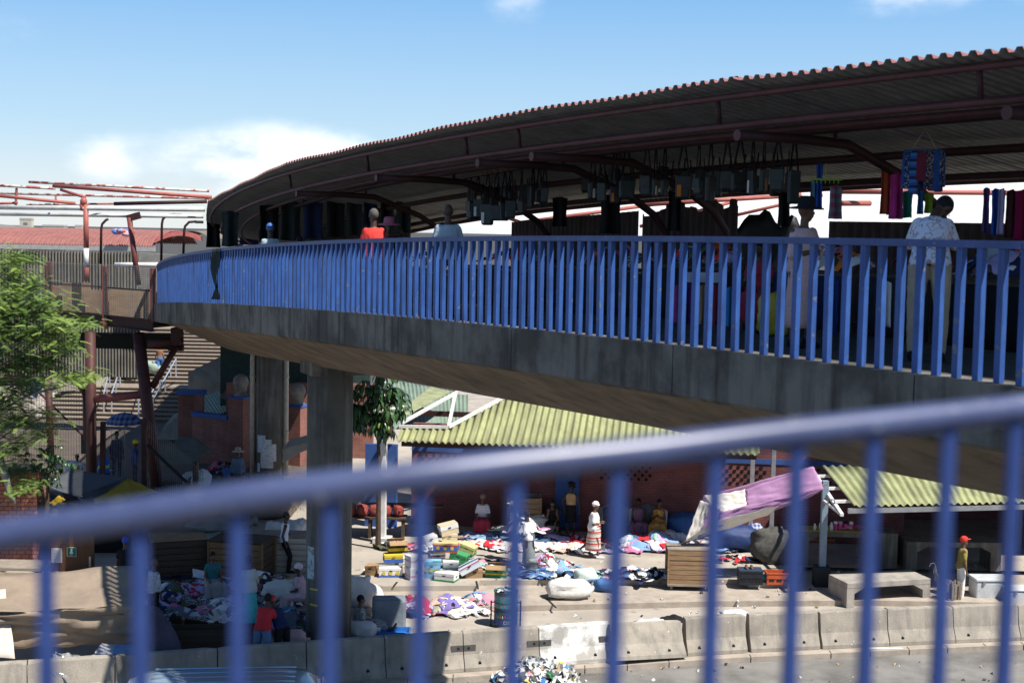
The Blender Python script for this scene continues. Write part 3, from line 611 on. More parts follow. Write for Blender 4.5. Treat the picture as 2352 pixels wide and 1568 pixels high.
# green roofs behind that wall
o = sheet('lean_to_roof', [W(440, 915, 60), W(560, 885, 62), W(590, 925, 58), W(470, 960, 57)], GREENS, 40, 3, wav=140, smooth=False); tag(o, 'pale green corrugated roof behind the boundary wall with blue coping', 'roof sheet')
DGR = mat('dark green wall', (.03, .055, .05), .8)
B = MB(); p = W(640, 950, 58); B.box((p.x+.6, 58.6, 2.2), (6.2, .3, 4.6)); tag(B.build('rear_hall', DGR, bevel=.02), 'dark green hall wall behind the ball topped pillars', 'building')
o = sheet('roof_edge', [W(505, 912, 57), W(574, 826, 60), W(584, 832, 60), W(516, 918, 57)], mat('black and white flashing', (.35, .35, .34), .8, (.03, .03, .03), 40, lo=.48, hi=.52), 2, 20, smooth=False); tag(o, 'frayed dark roof edge rising behind the brick pillar', 'roof edge')
# ================================================================== the great stairs
st = thing('outdoor_staircase', 'wide brown brick outdoor staircase with pale nosings climbing beyond the steel footbridge', 'staircase', W(380, 950, 68))
STEPB = mat('brown brick riser', (.15, .122, .10), .9, (.10, .08, .066), 3, bump=.2); NOSE = mat('pale stair nosing', (.27, .22, .175), .9, (.19, .155, .125), 5)
nst = 23; z0s, y0s = 0., 66.0; rise, run = .152, .46
xl, xr, xl0 = W(230, 900, 72).x, W(600, 900, 72).x, W(105, 920, 67).x
B = MB(); Bn = MB()
for i in range(nst):
    z = z0s+rise*i; y = y0s+run*i+(1.2 if i > 7 else 0)
    xa_ = xl0 if i < 8 else xl; B.box(((xa_+xr)/2, y+6, z+rise/2-.02), (xr-xa_, 12., rise-.04)); Bn.box(((xa_+xr)/2, y+5.99, z+rise-.02), (xr-xa_+.02, 12.06, .04))
B.build('step_flight', STEPB, st); Bn.build('nosing', NOSE, st)
HRAIL = mat('galvanised handrail', (.45, .50, .58), .4, metal=.4)
def stair_pt(px, i):                                       # point on step i under a picture column
    y = y0s+run*i+(1.2 if i > 7 else 0)+.2; z = z0s+rise*(i+1); p = W(px, 900, y); return Vector((p.x, y, z))
for (xb, xt, i0, i1) in ((238, 252, 1, 7), (250, 300, 8, 21), (256, 276, 1, 7), (272, 322, 8, 21), (318, 340, 0, 7), (340, 392, 0, 9), (352, 404, 0, 9)):
    a, c = stair_pt(xb, i0), stair_pt(xt, i1); up = Vector((0, 0, .9)); B = MB(); B.tube([a, a+up, c+up, c], .035, 6); m_ = a.lerp(c, .5); B.tube([m_, m_+up], .028, 6); B.build('handrail', HRAIL, st)
RETW = mat('board marked concrete', (.33, .30, .25), .92, (.2, .185, .16), 1.2, streak=((.14, .13, .11), 3, .6))
def wall_poly(name, pts, th, m, lab, cat='wall'):           # upright slab from an outline in the ground picture plane
    P = [Vector(p) for p in pts]; n = len(P); B = MB(); d = Vector((0, th, 0)); B.add(P+[p+d for p in P], [tuple(range(n)), tuple(range(2*n-1, n-1, -1))]+[(k, n+k, n+(k+1) % n, (k+1) % n) for k in range(n)])
    return tag(B.build(name, m), lab, cat)
wall_poly('stair_parapet', [W(120, 900, 67.5), W(228, 892, 70.), W(262, 842, 71.5), W(268, 752, 76), W(222, 800, 72), W(190, 842, 69), W(120, 856, 67.5)], .5, RETW, 'stained concrete parapet along the shaded edge of the stairs')
wall_poly('retaining_wall', [W(432, 905, 64), W(432, 855, 64), W(470, 842, 65), W(520, 812, 66), W(575, 815, 66), W(575, 905, 64)], .6, RETW, 'board marked concrete retaining wall above the boundary wall')
wall_poly('stair_parapet', [W(360, 1008, 60), W(372, 985, 60), W(398, 952, 60.4), W(416, 950, 60.4), W(418, 1010, 60)], .6, RETW, 'squat concrete parapet at the foot of the stairs')
GRASSD = mat('dry straw', (.36, .30, .19), .95, (.22, .19, .12), 20)
B = MB(); rr = random.Random(3)
for i in range(500):
    u = rr.random(); p = W(452+118*u, 905-95*u**.8+rr.uniform(-8, 14), 64.2+rr.random()*1.5); d = Vector((rr.uniform(-.3, .3), rr.uniform(-.1, .1), rr.uniform(-.1, .25))); B.add([p, p+Vector((.015, 0, .01)), p+d], [(0, 1, 2)])
tag(B.build('dry_grass', GRASSD), 'dry straw lying over the retaining wall beside the stairs', 'grass', kind='stuff')
b = MB(); b.grid(lambda u, v: (-40+33*u, 45+22*v, .006), 2, 2); struct('brick_paving', b, mat('brown brick paving', (.12, .092, .072), .92, (.075, .06, .05), .8, bump=.2))
# ================================================================== background roofs and buildings at the horizon
GREYC = mat('grey corrugated wall', (.22, .20, .165), .85, (.13, .12, .10), 1.2, streak=((.06, .055, .05), 3, .6)); RUSTR = mat('faded red roof', (.30, .125, .11), .7, (.21, .09, .08), 2); REDTRIM = mat('red trim', (.40, .11, .10), .6)
hs = thing('vaulted_hall', 'long hall with faded red vaulted corrugated roof beyond the steel footbridge', 'building', W(200, 560, 78))
B = MB(); xa, xb = W(-120, 550, 78).x, W(355, 550, 78).x; zb, zt = W(180, 563, 78).z, W(180, 539, 80).z
prof = [(78, zb), (78.6, zb+.32), (79.8, zb+.62), (81.5, zb+.80), (83.5, zb+.82), (85.5, zb+.7), (87.5, zb+.35), (88.5, zb)]
rings = []
for i in range(361):
    x = xa+(xb-xa)*i/360; ph = .045*math.sin(i*2*math.pi/4.5); rings.append([Vector((x, y, z+ph)) for y, z in prof])
B.loft(rings, closed=False); B.build('roof', RUSTR, hs, solid=.02)
B = MB(); x2 = W(462, 550, 82).x; n = 14
ar = [Vector((lerp(xb, x2, i/n), 78+4*i/n, zb+.05+.66*math.sin(math.pi*min(1, .1+.75*i/n))**.8)) for i in range(n+1)]
B.loft([[p+Vector((0, 0, -.12)), p+Vector((0, .3, -.12)), p+Vector((0, .3, .12)), p+Vector((0, 0, .12))] for p in ar]); B.build('arched_edge', REDTRIM, hs)
B = MB(); B.grid(lambda u, v: Vector((lerp(xb, x2+.6, u), 82+6*v, zb+.1+.75*math.sin(math.pi*(.1+.8*u))**.8)), 12, 2); B.build('end_vault', mat('dim vault sheet', (.2, .17, .14), .8), hs, solid=.02)
B = MB(); B.box(((xa+xb)/2, 78.1, zb-.14), (xb-xa, .2, .25)); B.build('gutter', mat('grey gutter', (.38, .38, .37), .6), hs)
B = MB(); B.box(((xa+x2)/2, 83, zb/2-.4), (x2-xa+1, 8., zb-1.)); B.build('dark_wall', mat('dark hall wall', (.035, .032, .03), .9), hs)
B = MB(); rings = []; xg, xh = W(-150, 600, 62).x, W(322, 600, 62).x; zg0, zg1 = W(200, 760, 62).z-2, W(200, 578, 62).z
for i in range(330): x = xg+(xh-xg)*i/329; rings.append([Vector((x, 62+.05*math.sin(i*math.pi/2.5), zg0)), Vector((x, 62+.05*math.sin(i*math.pi/2.5), zg1))])
B.loft(rings, closed=False); gw = B.build('corrugated_fence', GREYC, solid=.02); tag(gw, 'tall grey stained corrugated sheet fence behind the steel footbridge', 'fence')
wall_poly('low_wall', [W(318, 660, 61), W(318, 580, 61), W(470, 590, 61), W(470, 700, 61)], .3, CONC, 'plain grey concrete wall end beside the corrugated fence')
B = MB(); rings = []
for i in range(160): x = lerp(W(-120, 520, 95).x, W(165, 520, 95).x, i/159); y = 95; k = i/159; rings.append([Vector((x, 94+.1*(i % 2), 5)), Vector((x, 94+.1*(i % 2), W(0, 541, 94).z)), Vector((x, 99, W(lerp(-120, 165, k), lerp(508, 534, max(0, k)), 99).z))])
B.loft(rings, closed=False); tag(B.build('shed_roof', mat('dark grey sheet', (.20, .195, .18), .8, (.12, .12, .11), 1), solid=.03), 'dark grey corrugated shed roof above the red vaulted hall', 'roof sheet')
CREAM = mat('cream wall', (.62, .57, .45), .85)
def far_block(x0, x1, yt, yb, Y, lab, group=None):
    p, q = W(x0, yt, Y), W(x1, yb, Y); t = thing('apartment_block', lab, 'building', ((p.x+q.x)/2, Y, q.z), group=group); w, h = q.x-p.x, p.z-q.z
    B = MB(); B.box((0, w*.3, h/2), (w, w*.6, h)); B.build('wall', CREAM, t, world=False)
    for i in range(max(1, int(w/6))):
        B = MB(); B.box((-w/2+w*(i+.5)/max(1, int(w/6)), -.04, h*.5), (w*.35/max(1, int(w/6)), .06, h*.3)); B.build('window', mat('far window', (.2, .22, .25), .4), t, world=False)
    B = MB(); B.box((0, w*.3, h+.3), (w*1.04, w*.63, .6)); B.build('roof', mat('pale roof', (.5, .47, .42), .8), t, world=False)
far_block(45, 72, 505, 522, 420, 'cream block standing alone above the grey shed roof')
far_block(98, 146, 520, 532, 460, 'low cream block with dark windows on the skyline')
far_block(172, 188, 521, 540, 430, 'slim cream block beside the red steel pole on the skyline')
# bundle on the roof
B = MB(); p = W(284, 534, 77.5); 
for i in range(10): B.ell(p+Vector((rnd.uniform(-.5, .5), rnd.uniform(-.2, .2), rnd.uniform(-.1, .1))), (.28, .2, .13), n=7, m=5)
tag(B.build('bundle', pattern_mat('blue red bundle', 'spots', [(.10, .16, .45), (.6, .55, .5), (.5, .12, .12)], 5), smooth=True), 'blue and red cloth bundle on the red vaulted roof', 'bundle')
# ================================================================== steel footbridge from the far side
sf = thing('steel_footbridge', 'red steel footbridge with mesh sides joining the concrete bridge', 'footbridge', W(200, 740, 45))
YS = 45
p, q = W(-60, 702, 47.5), W(352, 748, 44.5)
B = MB(); d = (q-p).normalized(); nz_ = Vector((0, 0, 1))
for zo, w, h in ((0, .06, .34), (.17, .26, .03), (-.17, .26, .03)): B.bar(p+Vector((0, 0, zo)), q+Vector((0, 0, zo)), w, h)
B.build('edge_girder', DKRED, sf)
B = MB(); B.bar(p+Vector((.4, 1.5, -.05)), q+Vector((.4, 1.5, -.05)), 2.6, .1); B.build('deck', mat('dark deck', (.05, .045, .04), .9), sf)
def spost(px, yt, yb, Y): a, c = W(px, yt, Y), W(px+1, yb, Y); B = MB(); B.bar(a, c, .15, .15, (1, 0, 0)); return B
for px, yt, yb, Y in ((113, 600, 700, 46.4), (241, 611, 755, 45.2), (351, 616, 738, 44.4), (-30, 590, 690, 47.4)): spost(px, yt, yb, Y).build('mesh_post', REDST, sf)
WIRE = mat('grey mesh wire', (.30, .28, .26), .5, metal=.3)
def mesh_panel(P, dv, dh, r, name, parent=None, m=WIRE):
    """welded mesh over the quad P: upright wires every dv, level wires every dh"""
    P = [Vector(p) for p in P]; B = MB(); w = max((P[1]-P[0]).length, (P[2]-P[3]).length); h = max((P[3]-P[0]).length, (P[2]-P[1]).length)
    for i in range(int(w/dv)+1): u = i*dv/w; B.tube([P[0].lerp(P[1], u), P[3].lerp(P[2], u)], r, 3, cap=False)
    for j in range(int(h/dh)+1): v = j*dh/h; B.tube([P[0].lerp(P[3], v), P[1].lerp(P[2], v)], r, 3, cap=False)
    return B.build(name, m, parent)
for x0, x1, Y0, Y1 in ((-30, 113, 47.4, 46.4), (113, 241, 46.4, 45.2), (241, 351, 45.2, 44.4)):
    mesh_panel([W(x0, lerp(692, 733, (x0+30)/381), Y0-.1), W(x1, lerp(692, 733, (x1+30)/381), Y1-.1), W(x1, lerp(592, 612, (x1+30)/381), Y1-.1), W(x0, lerp(592, 612, (x0+30)/381), Y0-.1)], .085, .07, .0075, 'mesh_panel', sf)
    a, c = W(x0, lerp(640, 668, (x0+30)/381), Y0-.05), W(x1, lerp(640, 668, (x1+30)/381), Y1-.05); B = MB(); B.tube([a, c], .03, 6); B.build('mid_rail', DKRED, sf)
PLY = mat('brown plywood', (.36, .25, .16), .85, (.24, .16, .10), 2, str=(1, 1, 3), streak=((.16, .10, .06), 3, .4))
for i, (x0, x1, yt, yb) in enumerate(((100, 150, 655, 722), (150, 204, 648, 724), (206, 262, 664, 728), (264, 346, 660, 732))):
    a, c = W(x0, yt, 46.6), W(x1, yb, 46.3-i*.2); B = MB(); B.box(((a.x+c.x)/2, 46.5-i*.2, (a.z+c.z)/2), (c.x-a.x, .04, a.z-c.z)); tag(B.build('plywood_board', PLY, bevel=.004), ['brown plywood board nearest the tree on the steel footbridge', 'brown plywood board behind the white banded pole', 'brown plywood board between the two red mesh posts', 'wide plywood board beside the end of the blue railing'][i], 'board', 'boards leaning on the steel footbridge')
B = MB(); B.box((W(272, 800, 47).x, 47.1, W(272, 783, 47).z), (3.4, .4, .5)); B.build('cross_beam', DARK, sf)
LEGM = mat('shaded dark steel', (.075, .026, .023), .6, (.045, .018, .017), 2)  # steel colour darkened for legs standing in shade
def leg(p, q, r, nm='leg', m=LEGM): B = MB(); B.tube([p, q], r, 14); return B.build(nm, m, sf, smooth=True)
c1 = W(207, 760, 45); leg(c1, Vector((c1.x+.02, c1.y, 0)), .17); leg(W(318, 765, 45), W(362, 1130, 44), .19)
leg(W(217, 916, 45), W(342, 904, 44.6), .13, 'tie_tube', REDST); leg(W(168, 858, 45.5), W(196, 905, 45.2), .10, 'brace'); leg(W(196, 905, 45.2), W(197, 1010, 45.2), .09, 'brace'); leg(W(348, 890, 44.7), W(405, 796, 45), .10, 'brace'); leg(W(338, 790, 44.8), W(418, 783, 45.2), .14, 'brace')
B = MB(); q = W(407, 772, 45.2); B.box(q, (.3, .5, .55)); B.tube([q+Vector((-.28, 0, -.35)), q+Vector((.2, 0, -.35))], .12, 10); B.build('bearing', DKRED, sf)
leg(W(110, 870, 45.5), W(118, 1075, 45.5), .11); 
# skeleton canopy above it: poles and pipes without roofing
sk = thing('steel_canopy_frame', 'bare red and white steel canopy frame without roofing above the steel footbridge', 'canopy frame', W(200, 600, 46))
PW = mat('white pipe paint', (.62, .62, .60), .5, (.45, .44, .41), 3, spots=((.35, .15, .1), 12, .70)); PRW = mat('flaking white on red', (.60, .55, .5), .6, (.34, .10, .08), 4, lo=.46, hi=.54); REDB = mat('bright red oxide', (.42, .13, .10), .55, (.32, .09, .075), 3)
def sp(x0, y0, Y0, x1, y1, Y1, thick, m): B = MB(); B.tube([W(x0, y0, Y0), W(x1, y1, Y1)], thick/2*46/3267, 10); B.build('pipe', m, sk, smooth=True)
for a in ((-40, 476, 46, 470, 481, 46, 11, PW), (-40, 491, 48, 466, 497, 48, 10, PW), (122, 427, 47, 485, 453, 46, 9, REDB), (66, 418, 47.5, 480, 439, 47.5, 6.5, PRW), (-40, 424, 47.5, 126, 433, 47.2, 7, PRW), (-40, 443, 48, 480, 456, 48, 6, PRW), (-40, 446, 46, 172, 467, 46, 8, REDB), (262, 468, 47, 475, 463, 47, 9, DKRED), (140, 436, 47, 195, 453, 46, 7, REDB), (-20, 468, 47, 40, 466, 47, 6, REDB), (128, 448, 48, 128, 462, 47, 5, REDB), (60, 470, 47, 265, 468, 48, 5, PRW),
          (38, 434, 47.5, 36, 474, 46, 6, REDST), (190, 465, 46, 187, 484, 46, 12, REDB)): sp(*a)
B = MB(); B.tube([W(197, 470, 46), W(198, 575, 46)], .085, 12); B.tube([W(198, 600, 46), W(198, 645, 46)], .085, 12); B.build('pole', REDB, sk, smooth=True)
B = MB(); B.tube([W(198, 570, 46), W(198, 614, 46)], .088, 12); B.build('painted_band', WHITEP, sk, smooth=True)
B = MB(); B.tube([W(297, 500, 47), W(318, 655, 47)], .09, 12); B.build('pole', REDST, sk, smooth=True); B = MB(); B.bar(W(292, 502, 47), W(322, 494, 47), .14, .22); B.build('gusset', DKRED, sk)
B = MB(); B.ell(W(192, 463, 46), (.12, .12, .14)); B.build('knuckle', REDB, sk, smooth=True)
for i, (x, yb, yt, dx) in enumerate(((231, 606, 503, 18), (370, 612, 492, 32), (421, 585, 508, 30))):
    Y = 50; k = 1; a = W(x, yb, Y); z1 = W(x, yt, Y).z; w = dx*Y/3267; B = MB(); B.tube([a, Vector((a.x+.03, Y, z1-.35)), Vector((a.x+.06, Y, z1-.18)), Vector((a.x+.2, Y, z1-.03)), Vector((a.x+w, Y, z1))], .045, 8)
    t = thing('lamp_post', ['slim hooped lamp post closest to the white banded pole', 'tallest hooped lamp post beside the end of the canopy', 'hooped lamp post right against the end of the blue railing'][i], 'lamp post', a, group='hooped lamp posts on the steel footbridge'); B.build('pole', DKRED, t, smooth=True)
    if i: B = MB(); B.box((a.x+w+.1, Y, z1-.02), (.28, .14, .10)); B.build('lamp_head', mat('lamp housing', (.06, .06, .06), .5), t, bevel=.02)
B = MB(); B.tube([W(264, 608, 52), W(368, 608, 52)], .09, 10); tag(B.build('white_pipe', WHITEP, smooth=True), 'thick white pipe lying behind the red mesh posts', 'pipe')
# distant canopy pipes seen under the canopy roof
s2 = thing('rear_canopy_frame', 'red pipe canopy frame seen between the canopy roof and the dark screens', 'canopy frame', W(1900, 450, 34))
def sp2(x0, y0, x1, y1, th, Y=34): B = MB(); B.tube([W(x0, y0, Y), W(x1, y1, Y+.5)], th/2*Y/3267, 10); B.build('pipe', REDB, s2, smooth=True)
for a in ((1480, 470, 1840, 448, 11), (1934, 440, 2420, 444, 12), (1934, 467, 1998, 467, 13), (1190, 512, 1500, 470, 9), (1160, 498, 1210, 516, 8), (1470, 520, 1690, 462, 8), (1890, 448, 1640, 506, 8)): sp2(*a)
# ================================================================== left edge: brick kiosk with brown door
kb = thing('brick_kiosk', 'orange brick kiosk with brown door under the feathery tree', 'kiosk', (W(20, 1300, 38).x, 38, 0), R(4))
p0 = W(98, 1200, 38); B = MB(); L_ = 4.; zt = W(50, 1082, 38).z
B.box((p0.x-kb.location.x-L_/2, .15, zt/2), (L_, .3, zt)); B.build('brick_wall', BRICKO, kb, world=False)
B = MB(); B.box((p0.x-kb.location.x+1.0, 1.7, .7), (2.0, .2, 1.4)); B.build('dark_backing', DARK, kb, world=False)  # near-black block added for the darkness behind the door
a, c = W(104, 1225, 37.6), W(216, 1340, 37.6); B = MB(); B.box(((a.x+c.x)/2, 37.62, (a.z)/2), (c.x-a.x, .08, a.z)); dr = B.build('door', mat('brown varnished door', (.17, .075, .035), .5, (.13, .055, .025), 3, str=(6, 6, 1)), kb)
B = MB(); q = W(207, 1290, 37.5); B.box(q, (.05, .06, .30)); B.build('handle', mat('steel handle', (.5, .5, .5), .35, metal=.8), dr)
a, c = W(116, 1259, 37.5), W(141, 1293, 37.5); B = MB(); B.box(((a.x+c.x)/2, 37.56, (a.z+c.z)/2), (c.x-a.x, .012, a.z-c.z)); pn = tag(B.build('paper_notice', mat('white paper', (.78, .79, .82), .9, (.74, .75, .78))), 'white printed paper notice taped to the brown kiosk door', 'notice')
B = MB()
for i in range(11): B.box((( a.x+c.x)/2+.01*(i % 3-1), 37.551, a.z-.05-i*(a.z-c.z-.08)/11), ((c.x-a.x)*(.78-.12*(i % 3)), .004, .007))
B.build('print_line', mat('grey print', (.4, .42, .48), .9), pn)
a, c = W(152, 1257, 37.5), W(174, 1279, 37.5); B = MB(); B.box(((a.x+c.x)/2, 37.56, (a.z+c.z)/2), (c.x-a.x, .014, a.z-c.z)); gsn = tag(B.build('restroom_sign', mat('white sign edge', (.75, .76, .75), .6)), 'square green sign with a white woman figure on the brown kiosk door', 'sign')
m0 = Vector(((a.x+c.x)/2, 37.55, (a.z+c.z)/2)); B = MB(); B.box(m0, (.225, .008, .225)); B.build('green_panel', mat('sign green', (.03, .20, .11), .5), gsn)
B = MB(); y = -.008
def flat(pts, dz=0): B.add([m0+Vector((x, y, z)) for x, z in pts], [tuple(range(len(pts)))])
flat([(.026*math.cos(k*.785), .062+.026*math.sin(k*.785)) for k in range(8)]); flat([(-.022, .03), (.022, .03), (.055, -.045), (-.055, -.045)]); flat([(-.02, -.045), (-.004, -.045), (-.004, -.092), (-.02, -.092)]); flat([(.004, -.045), (.02, -.045), (.02, -.092), (.004, -.092)])
B.build('woman_figure', mat('sign white', (.8, .8, .8), .6), gsn)
# ================================================================== people
def rcone(B, a, c, ra, rc, n=8):
    a, c = Vector(a), Vector(c); B.tube([a, a.lerp(c, .33), a.lerp(c, .67), c], [ra, ra*.68+rc*.34, ra*.34+rc*.68, rc], n); B.ell(a, (ra, ra, ra), n=n, m=5); B.ell(c, (rc, rc, rc), n=n, m=5)
def rem(o, vox, it=3):
    q = o.modifiers.new('r', 'REMESH'); q.mode = 'VOXEL'; q.voxel_size = vox; q.use_smooth_shade = True
    q = o.modifiers.new('sm', 'SMOOTH'); q.factor = .5; q.iterations = it
    return o
_ctex = bpy.data.textures.new('folds', 'CLOUDS'); _ctex.noise_scale = .11; _ctex.noise_depth = 2
def folds(o, s=.018):
    q = o.modifiers.new('f', 'DISPLACE'); q.texture = _ctex; q.strength = s; q.mid_level = .5; q.texture_coords = 'LOCAL'; return o
def V(*a): return Vector(a)
POSES = {   # limb directions: (right, forward, up); legs: thigh, shin; arms: upper, fore
 'stand': dict(lean=3, leg=[((.06, .02, -1), (0, -.02, -1)), ((-.06, .02, -1), (0, -.02, -1))], arm=[((.16, .02, -1), (.05, .2, -1)), ((-.16, .02, -1), (-.05, .2, -1))]),
 'walk': dict(lean=5, leg=[((.03, .42, -1), (0, -.10, -1)), ((-.03, -.30, -1), (0, -.75, -1))], arm=[((.14, -.30, -1), (.05, .35, -1)), ((-.14, .15, -1), (-.1, .9, -.5))]),
 'clasp': dict(lean=2, leg=[((.03, .30, -1), (0, .06, -1)), ((-.03, -.22, -1), (0, -1.0, -.8))], arm=[((.16, -.12, -1), (-.30, 1, .12)), ((-.16, -.12, -1), (.30, 1, .12))]),
 'fold': dict(lean=2, leg=[((.06, .02, -1), (0, -.02, -1)), ((-.06, .02, -1), (0, -.02, -1))], arm=[((.2, .12, -1), (-1, .55, .25)), ((-.2, .12, -1), (.9, .5, .75))]),
 'bend': dict(lean=68, leg=[((.10, .05, -1), (0, -.05, -1)), ((-.10, .05, -1), (0, -.05, -1))], arm=[((.12, .35, -1), (.0, .25, -1)), ((-.12, .35, -1), (-.0, .25, -1))]),
 'stoop': dict(lean=40, leg=[((.08, .05, -1), (0, -.05, -1)), ((-.08, .05, -1), (0, -.05, -1))], arm=[((.25, .35, -1), (.05, .55, -1)), ((-.25, .35, -1), (-.05, .55, -1))]),
 'sit': dict(lean=8, leg=[((.20, 1, -.05), (.05, .05, -1)), ((-.20, 1, -.05), (-.05, .05, -1))], arm=[((.16, .15, -1), (-.15, 1, -.25)), ((-.16, .15, -1), (.15, 1, -.25))]),
 'ground': dict(lean=6, leg=[((.25, 1, .12), (.1, 1, -.2)), ((-.35, 1, .05), (.1, 1, -.1))], arm=[((.18, .2, -1), (-.1, 1, -.3)), ((-.18, .2, -1), (.1, 1, -.3))]),
 'reach': dict(lean=26, leg=[((.07, .08, -1), (0, -.06, -1)), ((-.07, -.05, -1), (0, -.06, -1))], arm=[((.25, .35, -1), (.05, .75, -.7)), ((-.25, -.10, -1), (.25, .5, -.5))]),
 'think': dict(lean=24, leg=[((.24, 1, -.02), (.02, .05, -1)), ((-.24, 1, -.02), (-.02, .05, -1))], arm=[((.05, .6, -1), (-.2, .35, 1)), ((-.16, .5, -1), (.3, 1, -.3))]),
 'hips': dict(lean=0, leg=[((.07, .1, -1), (0, -.02, -1)), ((-.07, -.02, -1), (0, -.02, -1))], arm=[((.55, -.1, -1), (-.35, .2, -1)), ((-.4, -.1, -1), (-.15, .3, -1))]),
}
def person(label, at, face, pose='stand', h=1.66, girth=1.0, skin=None, hair='short', hairm=None, top=None, sleeves=.5, bottom=None, dress=None, skirt=None, shoes=None, lean=None, yaw=0, nod=0, arm=None, leg=None, vox=.016, shorts=False, group=None, mask=None, hem=None, sink=0., tophem=None, rolled=True):
    """one figure standing at the ground point AT, turned by FACE degrees (0 looks away from the street, 90 towards -X)"""
    P = POSES[pose]; k = h/1.70; g = girth; skin = skin or SKIN
    ln = R(P['lean'] if lean is None else lean); legs = leg or P['leg']; arms = arm or P['arm']
    T = V(0, math.sin(ln), math.cos(ln)); Fw = V(0, math.cos(ln), -math.sin(ln)); X = V(1, 0, 0)
    J = {}; hip = V(0, 0, 0)
    J['hip'] = [hip+X*.088*k*g+V(0, 0, -.03*k), hip-X*.088*k*g+V(0, 0, -.03*k)]
    J['knee'] = [J['hip'][i]+V(*legs[i][0]).normalized()*.425*k for i in (0, 1)]; J['ank'] = [J['knee'][i]+V(*legs[i][1]).normalized()*.415*k for i in (0, 1)]
    low = min(min(a.z for a in J['ank'])-.075*k, -.13*k*g)
    off = V(0, 0, -low-sink)
    neck = T*.50*k; sh = [T*.422*k+X*.158*k*(1+.25*(g-1)), T*.422*k-X*.158*k*(1+.25*(g-1))]
    J['elb'] = [sh[i]+V(*arms[i][0]).normalized()*.285*k for i in (0, 1)]; J['wri'] = [J['elb'][i]+V(*arms[i][1]).normalized()*.245*k for i in (0, 1)]
    root = thing('person', label, 'person', at, R(face), group)
    Mh = Matrix.Rotation(R(yaw), 3, 'Z') @ Matrix.Rotation(-ln*.55-R(nod), 3, 'X')
    hu = Mh @ V(0, 0, 1); hf = Mh @ V(0, 1, 0); hx = Mh @ V(1, 0, 0); hb = neck+(T*.5+hu*.5)*.075*k; HM = Mh
    hc = hb+hu*.105*k+hf*.012*k
    def torso(B, infl=0., t0=-.06, t1=.5, n=14, sc=1.):
        prof = [(-.06, .155, .115), (.02, .17, .125), (.10, .155, .115), (.20, .138, .105), (.30, .152, .112), (.40, .158, .108), (.445, .138, .09), (.48, .088, .066), (.51, .055, .055)]
        rings = []
        for t, w, d in prof:
            if t < t0-.001 or t > t1+.001: continue
            w = (w*(1+(g-1)*(1.0 if t < .35 else .4))+infl)*k*sc; d = (d*(1+(g-1)*1.25*(1.0 if t < .40 else .3))+infl)*k*sc; c = T*t*k+Fw*(.03*(g-1) if t < .3 else 0)*k
            rings.append([c+X*w*math.cos(2*math.pi*a/n)+Fw*d*math.sin(2*math.pi*a/n)*(1. if math.sin(2*math.pi*a/n) > 0 or t > .1 else 1.1) for a in range(n)])
        B.loft(rings)
    def shift(B): B.v = [tuple(Vector(v)+off) for v in B.v]; return B
    # --- body: one continuous surface with head, hands and feet
    B = MB(); torso(B); rcone(B, neck-T*.03*k, hb+hu*.03*k, .056*k, .050*k)
    for i in (0, 1):
        sx = 1 if i == 0 else -1
        rcone(B, sh[i]-X*sx*.03*k, J['elb'][i], .052*k*(1+.6*(g-1)), .038*k*(1+.4*(g-1))); rcone(B, J['elb'][i], J['wri'][i], .040*k, .026*k); B.ell(sh[i]-X*sx*.02*k, (.062*k, .058*k, .062*k))
        rcone(B, J['hip'][i], J['knee'][i], .088*k*(1+.9*(g-1)), .055*k*(1+.5*(g-1))); rcone(B, J['knee'][i], J['ank'][i], .053*k*(1+.4*(g-1)), .034*k)
        c = J['knee'][i].lerp(J['ank'][i], .3); d = (J['ank'][i]-J['knee'][i]).normalized(); bk = V(0, -1, 0)-d*d.dot(V(0, -1, 0)); B.ell(c+bk*.014*k, (.046*k, .046*k, .08*k))
        # hand: palm, four unequal bent fingers, thumb from the side of the palm
        f = V(*arms[i][1]).normalized(); side = f.cross(V(0, 0, 1)); side = (side.normalized() if side.length > .2 else X)*1; nrm = side.cross(f).normalized(); w0 = J['wri'][i]
        B.tube([w0, w0+f*.045*k, w0+f*.085*k], [.026*k, .034*k, .030*k], 8); B.ell(w0+f*.055*k, (.036*k, .036*k, .036*k))
        fr = max(.0085*k, vox*.62)
        for q in range(4):
            b0 = w0+f*.078*k+side*(q-1.5)*.0195*k; l_ = (.062, .075, .070, .052)[q]*k; m1 = b0+f*l_*.55-nrm*.008*k; B.tube([b0, m1, m1+(f*.6-nrm*.5)*l_*.5], [fr*1.1, fr, fr*.85], 6)
        tb = w0+f*.03*k+side*sx*-.026*k; tm = tb+(f*.6-side*sx*.7)*.036*k; B.tube([tb, tm, tm+f*.03*k], [fr*1.25, fr*1.1, fr*.9], 6)
        # foot
        a = J['ank'][i]; d = V(*legs[i][1]).normalized(); tilt = max(-.9, min(.3, d.y))*1.0; ff = V(0, math.cos(tilt*.9), math.sin(tilt*.9)); 
        if pose == 'ground': ff = V(.1, .35, .93).normalized()
        fu = ff.cross(X)*-1; fu = X.cross(ff)
        J.setdefault('foot', []).append((a, ff, fu)); B.tube([a-fu*.02*k-ff*.035*k, a-fu*.035*k+ff*.05*k, a-fu*.05*k+ff*.14*k, a-fu*.055*k+ff*.18*k], [.034*k, .038*k, .034*k, .022*k], 8)
    B.ell(hc+hu*.018*k-hf*.008*k, (.073*k, .092*k, .098*k), HM, 12, 9); B.ell(hc-hu*.05*k+hf*.022*k, (.056*k, .066*k, .066*k), HM, 10, 7); B.ell(hc-hu*.10*k+hf*.055*k, (.024*k, .022*k, .02*k), HM)
    B.tube([hc+hu*.012*k+hf*.078*k, hc-hu*.022*k+hf*.100*k, hc-hu*.034*k+hf*.086*k], [.010*k, .016*k, .018*k], 6)
